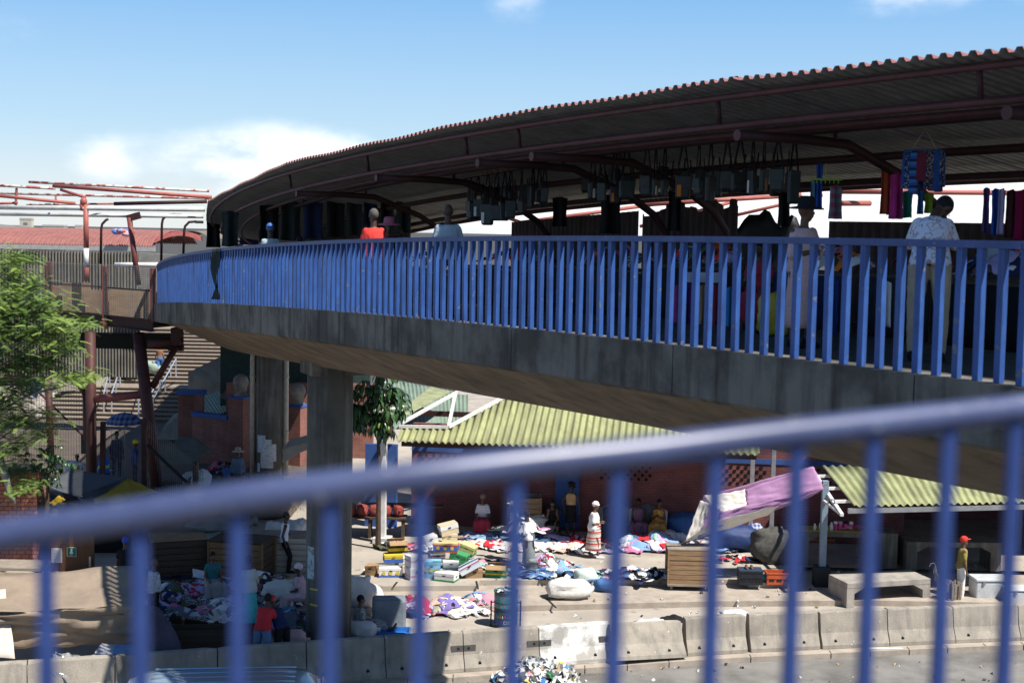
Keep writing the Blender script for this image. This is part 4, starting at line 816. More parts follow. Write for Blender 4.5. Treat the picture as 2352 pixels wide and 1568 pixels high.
    B.ell(hc-hu*.066*k+hf*.084*k, (.026*k, .012*k, .012*k), HM)
    for sx in (1, -1): B.ell(hc+hx*sx*.076*k-hu*.005*k-hf*.008*k, (.011*k, .022*k, .032*k), HM)
    body = rem(shift(B).build('body', skin, root, world=False), vox)
    for sx in (1, -1):
        B = MB(); e = hc+hx*sx*.030*k+hu*.014*k+hf*.0835*k; B.ell(e, (.012*k, .006*k, .007*k), HM, 8, 5); B.mi = 1; B.ell(e+hf*.004*k, (.006*k, .004*k, .0065*k), HM, 6, 5)
        shift(B).build('eye', [mat('eye white', (.5, .47, .43), .4), HAIR], root, world=False, smooth=True)
    # --- hair or headwear
    B = MB(); hm = hairm or HAIR
    def capell(gr, up, back, z=1.): B.ell(hc+hu*up*k-hf*back*k, (gr*.80*k, gr*k, gr*1.0*k*z), HM, 14, 9)
    if hair == 'short': capell(.099, .030, .020)
    elif hair == 'bald': capell(.0965, .026, .016)
    elif hair == 'afro': capell(.128, .045, .028); [B.ell(hc+hu*.05*k-hf*.03*k+Vector((rnd.uniform(-1, 1), rnd.uniform(-1, 1), rnd.uniform(-.6, 1))).normalized()*.105*k, (.045*k,)*3, n=6, m=4) for _ in range(18)]
    elif hair == 'bun': capell(.102, .030, .022); B.ell(hc+hu*.125*k-hf*.05*k, (.045*k, .05*k, .045*k))
    elif hair == 'wrap': capell(.110, .052, .022, .92); B.tube([hc+hu*.055*k+HM @ V(.088*k*math.cos(a*.5236), .108*k*math.sin(a*.5236)-.02*k, -.006*k*math.sin(a*.5236)) for a in range(13)], .017*k, 6); B.ell(hc-hf*.10*k+hu*.03*k, (.04*k, .035*k, .04*k))
    elif hair in ('cap', 'backcap'):
        capell(.103, .040, .012, .9); d = 1 if hair == 'cap' else -1
        B.loft([[hc+hu*(.050+.012*math.cos(a))*k+HM @ V(x*k, d*(.07+yy)*k, 0) for x, yy, a in ((-.075*w, 0, 1.), (-.06*w, .05*l_, .6), (0, .085*l_, 0.), (.06*w, .05*l_, .6), (.075*w, 0, 1.))] for w, l_ in ((1, .1), (1, 1.2), (.9, 1.25))], closed=False); 
    elif hair == 'hat':
        B.lathe((0, 0, 0), [(.0, .17), (.07, .168), (.098, .14), (.104, .06), (.108, .045), (.20, .03), (.215, .015), (.20, .02), (.10, .035)], 20, cap=False); B.v = [tuple(hc+HM @ (V(*v)*k)+hu*.01*k) for v in B.v]
    ho_ = shift(B).build({'cap': 'cap', 'backcap': 'cap', 'hat': 'hat', 'wrap': 'headscarf'}.get(hair, 'hair'), hm, root, smooth=True, world=False, solid=.008 if hair in ('cap', 'backcap', 'hat') else 0)
    # --- clothes
    if hair in ('short', 'bald', 'bun', 'afro'): pass
    if mask: B = MB(); B.ell(hc-hu*.055*k+hf*.052*k, (.052*k, .054*k, .046*k), HM); shift(B).build('face_mask', mask, root, smooth=True, world=False)
    upper = top or dress
    if upper:
        B = MB(); torso(B, .016, -.06 if (tophem is None) else tophem, .486)
        if sleeves:
            for i in (0, 1):
                sx = 1 if i == 0 else -1; B.ell(sh[i]-X*sx*.025*k, (.066*k, .066*k, .062*k)); e = J['elb'][i]; ex = .018*k
                if sleeves <= 1: rcone(B, sh[i]-X*sx*.03*k, sh[i].lerp(e, sleeves), .066*k*(1+.6*(g-1)), .058*k*(1+.6*(g-1)))
                else: rcone(B, sh[i]-X*sx*.03*k, e, .068*k*(1+.5*(g-1)), .054*k); rcone(B, e, e.lerp(J['wri'][i], sleeves-1), .056*k, .042*k)
        if g > 1.05 or dress: B.ell(T*.33*k+Fw*.085*k, (.12*k*g, .06*k*g, .07*k))
        folds(rem(shift(B).build('dress' if dress else 'shirt', upper, root, world=False), vox, 2), .016*k)
    low_m = dress or skirt
    if low_m:
        B = MB(); n = 20; sitting = pose in ('sit', 'think', 'ground')
        if sitting:
            for i in (0, 1): rcone(B, J['hip'][i], J['knee'][i], .115*k*g, .09*k*g); rcone(B, J['knee'][i], J['knee'][i].lerp(J['ank'][i], hem or .55), .095*k*g, .085*k*g)
            rcone(B, J['hip'][0].lerp(J['hip'][1], .5), J['knee'][0].lerp(J['knee'][1], .5), .12*k*g, .085*k*g); rcone(B, J['knee'][0], J['knee'][1], .09*k*g, .09*k*g); km = J['knee'][0].lerp(J['knee'][1], .5); am = J['ank'][0].lerp(J['ank'][1], .5); rcone(B, km, km.lerp(am, hem or .55), .13*k*g, .12*k*g); torso(B, .02, -.06, .10)
            folds(rem(shift(B).build('skirt', low_m, root, world=False), vox, 3), .022*k)
        else:
            hz = hem or .62; rings = []; zk = J['knee'][0].z
            for j in range(9):
                u = j/8; z = .10*k*math.cos(ln)*(1-u)+(zk*2.0*hz)*u*.98; w = (.160+.022*u)*k*(1+(g-1)*(1-.4*u)); kc = V(0, T.y*.06*k*(1-u)+(.02 if u < .5 else 0)*k, 0)
                if 1: spread_ = (J['knee'][0].y-J['knee'][1].y)*.28*u
                rings.append([V(0, 0, z)+kc+X*w*math.cos(2*math.pi*a/n)*(1+.05*u*math.cos(a*2.6+j*.3))+V(0, 1, 0)*(w*.86+abs(spread_))*math.sin(2*math.pi*a/n)*(1+.07*u*math.sin(a*1.9+j*.25)) for a in range(n)])
            B.loft(rings, cap=False); folds(shift(B).build('skirt', low_m, root, smooth=True, world=False, solid=.012), .012*k)
    if bottom:
        B = MB(); torso(B, .014, -.06, .10)
        for i in (0, 1):
            rcone(B, J['hip'][i], J['knee'][i], .102*k*(1+.9*(g-1)), .072*k); 
            if not shorts: rcone(B, J['knee'][i], J['knee'][i].lerp(J['ank'][i], .93), .071*k, .056*k)
        folds(rem(shift(B).build('shorts' if shorts else 'trousers', bottom, root, world=False), vox, 2), .014*k)
    if shoes:
        for i in (0, 1):
            a, ff, fu = J['foot'][i]; B = MB(); B.tube([a-fu*.030*k-ff*.055*k, a-fu*.034*k+ff*.03*k, a-fu*.045*k+ff*.13*k, a-fu*.052*k+ff*.205*k], [.044*k, .050*k, .047*k, .028*k], 10); B.ell(a-fu*.01*k-ff*.02*k, (.045*k,)*3); rem(shift(B).build('shoe', shoes, root, world=False), .014, 2)
    root['span'] = round(float(off.z), 3)
    return root
PALE = cloth('pale blue grey', (.40, .48, .52)); PINKS = pattern_mat('pink printed dress', 'spots', [(.62, .42, .40), (.50, .30, .29), (.68, .52, .50)], 45)
FLORAL = pattern_mat('white floral shirt', 'spots', [(.66, .66, .74), (.22, .24, .33), (.62, .42, .34), (.66, .66, .74)], 12); KHAKI = cloth('khaki', (.42, .36, .27)); GRANNY = cloth('turquoise', (.10, .62, .62)); LACE = pattern_mat('white lace', 'spots', [(.62, .62, .60), (.35, .38, .38), (.7, .7, .68)], 60)
OCHRE = pattern_mat('orange flowered dress', 'spots', [(.55, .21, .03), (.55, .21, .03), (.25, .24, .20), (.6, .4, .1)], 14); PLUM = pattern_mat('plum flecked dress', 'spots', [(.18, .07, .13), (.40, .26, .33), (.12, .05, .09)], 40)
CHECKB = pattern_mat('black white small check', 'check', [(.45, .47, .47), (.07, .08, .08)], 32); REDSTRIPE = pattern_mat('cream and red banded skirt', 'across', [(.58, .53, .46), (.40, .35, .30), (.56, .06, .06), (.60, .56, .50), (.34, .30, .27), (.58, .54, .47), (.58, .05, .06), (.6, .56, .5)], 3.0)
STRIPET = pattern_mat('white striped tee', 'across', [(.72, .71, .72), (.72, .71, .72), (.35, .36, .42)], 22); DENIM = cloth('denim', (.10, .17, .30)); TAN = cloth('tan', (.52, .33, .17)); MUSTARD = cloth('mustard', (.27, .22, .07)); GREYK = cloth('grey skirt', (.21, .23, .25)); TEAL = cloth('teal', (.04, .17, .18)); PINK = cloth('pale pink', (.62, .42, .45)); MAROON = cloth('maroon', (.33, .035, .06)); BRIGHTR = cloth('bright red', (.75, .06, .05)); BLUEC = cloth('mid blue', (.08, .17, .42)); PINKW = pattern_mat('pink white headscarf', 'across', [(.75, .50, .55), (.75, .68, .68)], 20)
def OB(px, off, dz=0.02, hh=.9): s = bs(px, off, hh); return br(s, off, dz), math.degrees(bang(s))
# on the footbridge
def onbridge(label, px, off, face, **kw): p, a = OB(px, off); return person(label, p, face, vox=.014, **kw)
onbridge('woman in pale pink dress and wide black hat standing behind the blue railing', 1842, 1.4, -148, pose='fold', h=1.66, girth=1.12, hair='hat', hairm=BLACKC, dress=PINKS, sleeves=.95, hem=.80, shoes=BLACKC, skin=SKIN2, yaw=40)
onbridge('man in white floral shirt and khaki trousers bending over a stall', 2132, 1.3, -20, pose='stoop', h=1.84, girth=1.1, hair='short', top=FLORAL, sleeves=.75, bottom=KHAKI, shoes=BLACKC, lean=26, yaw=-40, nod=48)
onbridge('bald man in pale polo shirt seen from behind on the bridge', 1028, 1.0, 8, pose='stand', h=1.80, girth=1.22, hair='bald', hairm=SKIN, top=PALE, sleeves=.8, bottom=NAVY, shoes=BLACKC, nod=4)
onbridge('man in bright red shirt with short grey hair walking along the bridge', 860, .75, 24, pose='walk', h=1.84, girth=1.12, hair='short', hairm=cloth('grey hair', (.12, .11, .10)), top=BRIGHTR, sleeves=.7, bottom=NAVY, shoes=BLACKC)
onbridge('woman in pink hat coming towards the man in red shirt', 893, 1.5, 190, pose='walk', h=1.70, hair='hat', hairm=cloth('dusty pink', (.42, .13, .17)), dress=BLACKC, shoes=BLACKC, hem=.7)
onbridge('man in blue cap and white shirt far along the bridge', 621, .9, 18, pose='walk', h=1.82, hair='backcap', hairm=BLUEC, top=PALE, sleeves=.7, bottom=BLACKC, shoes=BLACKC)
onbridge('person with dark hair and navy top farthest along the bridge', 688, 2.6, 18, pose='stand', h=1.72, hair='short', top=NAVY, sleeves=.7, bottom=BLACKC, shoes=BLACKC)
onbridge('seated stallholder in dark red top behind the yellow bag', 1748, 2.9, 150, pose='sit', h=1.62, hair='wrap', hairm=BLACKC, dress=MAROON, shoes=BLACKC, hem=.7)
# on the square
WHT = cloth('tank white', (.80, .80, .84), .92)
person('woman in white tee and red banded skirt striding across the square', G(1362, 1280), -94, 'clasp', 1.60, 1.30, SKIN2, 'wrap', PINKW, top=WHITEC, sleeves=.75, skirt=REDSTRIPE, hem=.80, shoes=WHITEC, nod=10)
person('young man in white tank top and black trousers walking past timber crates', G(652, 1314), -80, 'walk', 1.66, .88, SKIN, 'short', top=WHT, sleeves=0, bottom=BLACKC, shoes=BLACKC)
person('man in white cap, mask and pale hoodie holding up a garment', G(1183, 1288), 78, 'reach', 1.68, 1., SKIN2, 'cap', WHITEC, top=pattern_mat('pale mint hoodie', 'spots', [(.55, .60, .60), (.40, .50, .52), (.6, .64, .62)], 6), sleeves=.8, bottom=DENIM, shoes=WHITEC, lean=8, mask=WHITEC)
person('woman in white blouse and long grey skirt carrying a navy bag', G(1214, 1308), 55, 'reach', 1.60, 1.1, SKIN, 'short', top=WHITEC, sleeves=.9, skirt=GREYK, hem=.86, shoes=WHITEC, lean=6, nod=12)
person('woman in striped white tee and maroon skirt sitting by the dark doorway', G(1108, 1228), 178, 'sit', 1.62, 1.1, SKIN2, 'wrap', cloth('grey brown', (.25, .2, .18)), top=STRIPET, sleeves=.7, skirt=MAROON, hem=.75, shoes=None)
person('girl in black top sitting with her chin on her hand', G(1268, 1232), 176, 'think', 1.58, .9, SKIN2, 'short', top=BLACKC, sleeves=0, bottom=BLACKC, shorts=True)
person('woman with afro in tan top and black skirt leaning on the brick wall', G(1310, 1232), 165, 'hips', 1.62, 1., SKIN, 'afro', top=TAN, sleeves=0, skirt=BLACKC, hem=.52, tophem=.10)
person('person in dark clothes sitting behind the striding woman', G(1402, 1232), 178, 'sit', 1.6, 1.1, SKIN, 'wrap', BLACKC, dress=NAVY, hem=.7)
person('woman in plum flecked dress seated in front of the brick wall', G(1464, 1236), 182, 'sit', 1.6, 1.25, SKIN, 'short', dress=PLUM, sleeves=0, hem=.8)
person('woman in orange flowered dress seated on a white plastic chair', G(1512, 1238), 168, 'sit', 1.6, 1.2, SKIN2, 'short', dress=OCHRE, sleeves=0, hem=.75, yaw=40, arm=[((.16, .15, -1), (-.5, .6, .5)), ((-.16, .15, -1), (.6, .6, .35))])
person('man in red cap, olive shirt and white trousers by the white cool boxes', G(2205, 1381, -.29), -92, 'stand', 1.72, .95, SKIN2, 'cap', BRIGHTR, top=MUSTARD, sleeves=.7, bottom=WHITEC, shoes=WHITEC)
person('woman in small checked dress sitting on the ground beside the near column', G(822, 1452, -.29), -70, 'ground', 1.62, 1.25, SKIN2, 'short', dress=CHECKB, sleeves=1.2, hem=.5)
person('woman in long turquoise dress and lace blouse choosing clothes', G(572, 1444, -.14), 25, 'reach', 1.70, 1.1, SKIN, 'bun', top=LACE, sleeves=1.6, skirt=GRANNY, hem=.92, shoes=BLACKC, lean=8, yaw=35)
person('woman in teal top and speckled skirt sitting among the shaded clothes', G(487, 1378, 0), 205, 'sit', 1.6, 1.15, SKIN2, 'short', top=TEAL, sleeves=.4, skirt=pattern_mat('speckled grey skirt', 'spots', [(.30, .27, .26), (.12, .11, .11), (.4, .38, .36)], 50), hem=.7)
person('man in red shirt and jeans bending down behind the shaded barrier', G(602, 1545, -.29), -8, 'bend', 1.74, 1.05, SKIN, 'short', top=REDC, sleeves=.6, bottom=DENIM, shoes=BLACKC, lean=38)
person('person in red cap and navy shirt leaning beside the man in red shirt', G(648, 1538, -.29), 40, 'stoop', 1.70, 1., SKIN, 'backcap', cloth('coral red', (.62, .08, .08)), top=NAVY, sleeves=.6, bottom=BLACKC, shoes=BLACKC, lean=45)
person('woman in pale pink clothes and white headscarf sitting beside the near column', G(692, 1410, -.14), 90, 'sit', 1.6, 1.2, SKIN, 'wrap', PINKW, dress=PINK, sleeves=.6, hem=.8)
person('pale shirted person half hidden at the end of the tan tarp', G(352, 1440, -.14), -40, 'stand', 1.6, 1., SKIN2, 'bald', SKIN2, top=pattern_mat('white blue print', 'spots', [(.6, .62, .64), (.2, .25, .4), (.6, .6, .6)], 16), sleeves=1.5, bottom=BLACKC)
person('person in blue cap standing behind the tan tarp', G(288, 1385, 0), 15, 'stand', 1.62, 1., SKIN, 'cap', cloth('royal blue', (.05, .10, .55)), top=BLACKC, bottom=BLACKC)
# beyond the shaded tents
person('person in dark clothes under the blue checked umbrella', G(268, 1098), 200, 'stand', 1.70, 1., SKIN, 'short', top=NAVY, sleeves=1.6, bottom=NAVY)
person('worker in yellow cap and blue overall in front of the umbrella', G(309, 1118), -70, 'stand', 1.64, 1., SKIN, 'cap', cloth('yellow', (.70, .52, .04)), top=cloth('overall blue', (.03, .05, .22)), sleeves=1.8, bottom=NAVY)
person('person in bright blue overall with lime bands by the red steel leg', G(240, 1145), 60, 'stand', 1.68, 1.05, SKIN, 'short', top=pattern_mat('blue lime bands', 'across', [(.05, .12, .50), (.05, .12, .50), (.05, .12, .5), (.35, .55, .12)], 2.6), sleeves=1.8, bottom=cloth('overall blue', (.03, .05, .22)))
person('man in floppy hat and blue shirt by the pillars', G(546, 1146), 5, 'stand', 1.68, 1.15, SKIN, 'hat', cloth('beige', (.45, .38, .30)), top=cloth('grey blue', (.13, .19, .28)), sleeves=1.6, bottom=BLACKC)
person('child in blue shirt standing next to the man in floppy hat', G(520, 1140), 10, 'stand', 1.2, 1., SKIN, 'short', top=BLUEC, bottom=BLACKC)
person('bare chested man in blue shorts on the great stairs', stair_pt(367, 9), 15, 'walk', 1.66, .95, cloth('lit brown skin', (.24, .12, .065)), 'short', bottom=BLUEC, shorts=True)
person('person in pink top sitting by the mesh fence under the tree', G(180, 1120), 170, 'sit', 1.55, 1., SKIN, 'short', dress=PINK)
# ================================================================== goods, crates, clothes on the square
PALS = {
 'mix': [WHITEC, cloth('sky blue', (.22, .38, .62)), cloth('jeans blue', (.07, .12, .24)), BLACKC, cloth('rose', (.62, .25, .32)), pattern_mat('blue white print', 'spots', [(.65, .67, .72), (.12, .2, .5), (.7, .7, .72)], 18), MAROON, NAVY, cloth('mint', (.30, .48, .42)), WHITEC, pattern_mat('black white print', 'spots', [(.05, .05, .05), (.6, .6, .6), (.08, .08, .08)], 26), REDC, cloth('lilac', (.42, .36, .58))],
 'blue': [cloth('sky blue', (.22, .38, .62)), DENIM, NAVY, cloth('jeans blue', (.07, .12, .24)), WHITEC, cloth('light denim', (.24, .34, .48)), BLUEC],
 'light': [WHITEC, cloth('cream', (.66, .60, .48)), pattern_mat('pink print', 'spots', [(.72, .62, .62), (.6, .25, .3), (.7, .66, .66)], 20), WHITEC, cloth('powder', (.60, .66, .72)), cloth('peach', (.68, .47, .38)), pattern_mat('blue white print', 'spots', [(.65, .67, .72), (.12, .2, .5), (.7, .7, .72)], 18), REDC],
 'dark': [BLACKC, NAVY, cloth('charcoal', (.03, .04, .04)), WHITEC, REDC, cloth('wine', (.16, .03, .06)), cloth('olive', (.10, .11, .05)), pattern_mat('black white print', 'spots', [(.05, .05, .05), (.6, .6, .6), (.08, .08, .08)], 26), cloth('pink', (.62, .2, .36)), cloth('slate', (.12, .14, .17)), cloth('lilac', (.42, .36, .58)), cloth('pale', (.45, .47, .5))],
}
def pile(label, p, half, h, n, pal, rz=0, group='clothes spread on the ground', name='clothes_pile', seed=1, lay=(.48, .9)):
    """a heap of garments, each garment a crumpled cloth of its own lying on the mound"""
    rr = random.Random(seed*131+n); t = thing(name, label, 'clothes', p, rz, group)
    def mound(x, y):
        r = (x/half[0])**2+(y/half[1])**2; return max(0, h*(1-r))*(.75+.5*noise.noise((x*2.3+seed, y*2.3, seed)))
    for i in range(n):
        a = rr.random()*6.283; q = rr.random()**.6; cx, cy = math.cos(a)*q*half[0]*.88, math.sin(a)*q*half[1]*.88; sx, sy = rr.uniform(*lay), rr.uniform(lay[0]*.8, lay[1]*.8); ro = rr.random()*3.14; sd = rr.random()*50; lift = .012+.012*(i % 4)
        def f(u, v):
            x, y = (u-.5)*sx*(1+.35*math.sin(v*5+sd)), (v-.5)*sy*(1+.3*math.sin(u*6+sd)); X_, Y_ = cx+x*math.cos(ro)-y*math.sin(ro), cy+x*math.sin(ro)+y*math.cos(ro)
            cr = abs(noise.noise((x*3+sd, y*3, sd)))*.13+.045*abs(noise.noise((x*9, y*9+sd, 3))); return Vector((X_+.05*noise.noise((x*7, y*7, sd)), Y_+.05*noise.noise((x*7+5, y*7, sd)), mound(X_, Y_)+lift+max(0, cr)))
        B = MB(); B.grid(f, 13, 13); B.build('garment', pal[rr.randrange(len(pal))], t, smooth=True, world=False, solid=.012)
    return t
def PG(x, y, z=0): p = G(x, y, z); p.z = z; return p
pl = PALS
pile('low spread of blue and navy clothes behind the couple, farthest row', PG(1165, 1238), (2.0, .42), .12, 20, pl['blue'], -.1, seed=1)
pile('spread of white and pink clothes just behind the couple', PG(1120, 1258), (1.5, .36), .12, 18, pl['light'], -.1, seed=2)
pile('spread of blue and dark clothes on the far side of the striding woman', PG(1300, 1243), (1.2, .36), .13, 16, pl['dark'], -.1, seed=3)
pile('spread of red, white and blue clothes on the near side of the striding woman', PG(1292, 1262), (1.2, .30), .12, 16, pl['light'], -.1, seed=4)
pile('dark grey clothes spread right behind the heels of the striding woman', PG(1405, 1264), (.7, .33), .12, 12, pl['dark'], -.1, seed=5)
pile('tall mixed heap of white, red and green clothes in front of the seated women', PG(1490, 1258), (1.15, .62), .42, 34, pl['mix'], -.1, seed=6)
pile('small mixed heap at the corner of the timber cart', PG(1545, 1246), (.6, .4), .34, 12, pl['light'], 0, seed=7)
pile('mixed heap of printed clothes beside the couple on the kerb edge', PG(1262, 1308, .0), (.62, .42), .42, 22, pl['mix'], .2, seed=8)
pile('flat dark blue and denim clothes under the printed heap', PG(1245, 1322, 0), (.85, .28), .14, 14, pl['blue'], 0, seed=9)
pile('row of navy, crimson, white and black clothes leading to the timber cart', PG(1455, 1324, 0), (1.15, .30), .20, 20, [NAVY, NAVY, REDC, WHITEC, BLACKC, BLACKC, DENIM, WHITEC], 0, seed=10)
pile('mixed clothes heaped against the grey bale', PG(945, 1405, -.27), (.55, .6), .42, 20, pl['mix'], 0, seed=11)
pile('pink, sage and purple clothes laid out in the sun before the drum', PG(1035, 1400, -.27), (.85, .52), .26, 22, [cloth('peach', (.68, .47, .38)), cloth('sage', (.34, .36, .26)), cloth('violet', (.20, .16, .42)), WHITEC, BLACKC, pl['mix'][5], cloth('cream', (.66, .60, .48))], 0, seed=12)
pile('dark and printed clothes laid against the painted drum', PG(1100, 1392, -.27), (.5, .5), .30, 16, pl['mix'], 0, seed=13)
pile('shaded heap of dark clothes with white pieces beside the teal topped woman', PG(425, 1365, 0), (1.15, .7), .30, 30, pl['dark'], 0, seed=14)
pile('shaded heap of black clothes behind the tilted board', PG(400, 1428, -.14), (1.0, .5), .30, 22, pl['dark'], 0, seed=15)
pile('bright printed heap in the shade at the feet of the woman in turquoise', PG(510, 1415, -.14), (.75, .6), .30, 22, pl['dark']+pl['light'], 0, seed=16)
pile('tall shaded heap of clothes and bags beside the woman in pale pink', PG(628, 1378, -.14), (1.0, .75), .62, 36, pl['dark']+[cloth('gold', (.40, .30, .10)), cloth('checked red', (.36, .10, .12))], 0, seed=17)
pile('scatter of black clothes and paper before the timber crates', PG(430, 1322, 0), (1.7, .4), .10, 18, [BLACKC, cloth('charcoal', (.03, .04, .04)), BLACKC, NAVY, WHITEC], 0, seed=18)
pile('small clothes scatter at the foot of the white hall post', PG(912, 1258, 0), (.45, .3), .14, 9, pl['dark'], 0, seed=19)
pile('row of worn sandals and shoes before the seated woman in stripes', PG(1130, 1240, 0), (1.5, .22), .07, 14, [cloth('sandal tan', (.40, .26, .14)), BLACKC, PINK, cloth('sandal tan', (.40, .26, .14))], -.1, name='shoe_row', seed=20, lay=(.14, .24))
pile('heap of shoes in the shade by the black crate stool', PG(1690, 1290, 0), (.7, .4), .12, 16, [BLACKC, BLACKC, WHITEC, REDC, NAVY], 0, name='shoe_heap', seed=21, lay=(.14, .26))
pile('mixed small goods spread beyond the carton heap', PG(1085, 1300, 0), (.7, .35), .12, 12, pl['mix'], 0, seed=22)
pile('bags and clothes heaped at the foot of the boundary wall', PG(510, 1105, 0), (1.3, .8), .6, 20, pl['dark'], 0, seed=23)
pile('white and pink clothes on a table under the tree', PG(160, 1085, .6), (1.0, .5), .4, 14, pl['light'], 0, seed=24)
DM = [q for q in pl['dark'] if q is not REDC]+[pl['mix'][5], pl['mix'][1], PINK, BLACKC, NAVY]
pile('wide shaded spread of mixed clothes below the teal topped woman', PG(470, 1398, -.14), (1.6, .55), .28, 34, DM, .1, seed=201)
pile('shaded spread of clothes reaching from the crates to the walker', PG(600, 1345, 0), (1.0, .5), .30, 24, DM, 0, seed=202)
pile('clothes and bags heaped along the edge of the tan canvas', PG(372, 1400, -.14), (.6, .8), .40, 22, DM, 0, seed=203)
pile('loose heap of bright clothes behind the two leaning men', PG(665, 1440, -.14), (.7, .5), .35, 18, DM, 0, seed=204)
pile('scatter of white and blue clothes between the printed heap and the crimson row', PG(1330, 1326, 0), (.7, .3), .14, 14, pl['mix'], 0, seed=205)
pile('bright clothes spread between the cartons and the hall post', PG(1000, 1262, 0), (.8, .35), .14, 14, pl['mix'], 0, seed=206)
pile('mixed clothes lying beyond the timber cart', PG(1600, 1262, 0), (.9, .4), .18, 14, pl['mix'], 0, seed=207)
def sack(label, p, r, rz=0, m=SACK, seed=1, tilt=0, group='stuffed sacks', name='sack', cat='sack'):
    B = MB(); M_ = Matrix.Rotation(rz, 3, 'Z') @ Matrix.Rotation(tilt, 3, 'Y'); B.ell((0, 0, 0), (1, 1, 1), n=22, m=14); vs = []
    for v in B.v:
        v = Vector(v); d = v.normalized(); q = Vector((math.copysign(abs(d.x)**.72, d.x)*r[0], math.copysign(abs(d.y)**.72, d.y)*r[1], math.copysign(abs(d.z)**.8, d.z)*r[2])); q *= 1+.24*noise.noise((d.x*2+seed*7, d.y*2, d.z*2))+.11*noise.noise((d.x*7, d.y*7+seed, d.z*7)); q = M_ @ q; q.z = max(q.z, -r[2]*.86); vs.append(q+Vector((0, 0, r[2]*.86)))
    B.v = [tuple(v) for v in vs]; t = thing(name, label, cat, p, 0, group); B.build('bag_body', m, t, smooth=True, world=False)
    B = MB(); e = M_ @ Vector((r[0]*.93, 0, 0)); B.tube([e+Vector((0, 0, r[2]*.86)), e*1.12+Vector((0, 0, r[2]*.9)), e*1.22+Vector((0, .02, r[2]*.8))], [r[1]*.35, r[1]*.16, r[1]*.3], 8); B.build('tied_neck', m, t, smooth=True, world=False); return t
BLUEBAG = mat('blue woven bag', (.06, .15, .38), .7, (.04, .10, .28), 4, bump=.3, bsc=9); GREYBAG = mat('grey plastic bag', (.22, .24, .25), .5, (.14, .15, .16), 4, bump=.3, bsc=9); DKBAG = mat('dark blanket', (.10, .095, .085), .95, (.05, .05, .048), 6, bump=.4, bsc=10)
sack('plump white sack lying on the pavement below the kerb', PG(1305, 1372, -.14), (.55, .36, .26), .15, seed=1)
sack('half empty pale green carrier bag standing behind the white sack', PG(1345, 1345, -.14), (.32, .24, .26), .5, mat('pale green bag', (.58, .66, .60), .6, (.46, .54, .50), 5, bump=.3), seed=2)
sack('blue denim bag beside the plump white sack', PG(1388, 1356, -.14), (.30, .24, .17), -.3, BLUEBAG, seed=3)
sack('big white sack standing behind the woman in small checks', PG(829, 1400, -.27), (.36, .36, .52), .3, seed=4, tilt=-1.2)
sack('white sack lying at the hip of the woman in small checks', PG(830, 1462, -.29), (.36, .26, .20), .1, seed=5)
sack('cream sack on top of the tall shaded heap', PG(650, 1372, .25), (.50, .32, .24), .2, seed=6)
sack('grey stuffed sack behind the seated woman in plum', PG(1500, 1225), (.5, .3, .50), .2, GREYBAG, seed=7)
sack('large pale grey sack leaning on the hall wall', PG(1580, 1222), (.62, .4, .42), 0, mat('pale grey plastic', (.34, .36, .36), .55, (.25, .27, .27), 4), seed=8)
sack('deep blue sack beneath the pale grey sack by the wall', PG(1575, 1234), (.62, .4, .40), 0, BLUEBAG, seed=9)
sack('tall white sack with green cloth beside the plank crate', PG(1243, 1230), (.26, .24, .42), 0, seed=10, tilt=-1.4)
sack('pale sack standing behind the person in dark clothes', PG(1420, 1224), (.35, .28, .62), 0, mat('pale grey plastic', (.34, .36, .36), .55), seed=11, tilt=-1.45)
sack('dark blue bundle under the collapsed parasol', PG(1690, 1262), (.75, .45, .40), 0, mat('navy tarp', (.02, .045, .15), .6, (.015, .03, .1), 4, bump=.4, bsc=9), seed=12, name='tarp_bundle', cat='bundle')
sack('bulky bundle under a grey brown blanket by the grey posts', PG(1775, 1290), (.62, .45, .52), 0, DKBAG, seed=13, name='blanket_bundle', cat='bundle')
sack('small blue and white checked bag hung from the grey posts', W(1734, 1236, 42.0), (.24, .18, .24), 0, pattern_mat('blue white gingham', 'check', [(.5, .52, .58), (.06, .10, .32)], 9), seed=14)
sack('turquoise plastic bag on the step by the orange crate', PG(1750, 1333, 0), (.20, .14, .10), 0, mat('turquoise plastic', (.04, .42, .48), .4, (.03, .3, .36), 5), seed=15)
sack('dark cloth bag beside the grey bale', PG(1222, 1318, 0), (.18, .16, .22), 0, GREYBAG, seed=16)
for i, (x, y, z, r) in enumerate(((437, 1120, .9, .26), (462, 1122, 1.1, .30), (455, 1128, .5, .28), (472, 1135, .35, .24))): sack(['white plastic bag hung highest by the shaded tents', 'bulging white plastic bag hung beside the red post', 'white plastic bag hung lowest but one by the red post', 'lowest white plastic bag by the red post'][i], PG(x, y, z), (r, r*.8, r*1.1), i, mat('thin white bag', (.58, .60, .66), .5, (.45, .47, .55), 6), seed=20+i, group='white plastic bags by the red post')
sack('blue plastic bag hung under the white bags', PG(447, 1126, .75), (.3, .2, .22), 0, mat('blue plastic', (.05, .10, .45), .45), seed=26)
for i, (x, y) in enumerate(((535, 1150), (545, 1154), (528, 1156))): sack('round white parcel near the child in blue', PG(x, y, .5-.25*(i > 0)), (.2, .2, .2), 0, mat('white parcel', (.66, .65, .62), .7), seed=30+i, group='round white parcels', name='parcel', cat='parcel')
for i, (x, y) in enumerate(((630, 1232), (668, 1228), (680, 1236), (655, 1240), (692, 1226))): sack(['white stuffed bag at the shaded edge of the sacks beyond the walker', 'white stuffed bag behind the head of the young walker', 'white stuffed bag right beside the near column', 'white stuffed bag lowest in the row beyond the walker', 'white stuffed bag hidden mostly by the near column'][i], PG(x, y, .35 if i != 3 else 0.0)*1, (.26, .22, .24), i, seed=40+i, group='white bags beyond the walking young man')
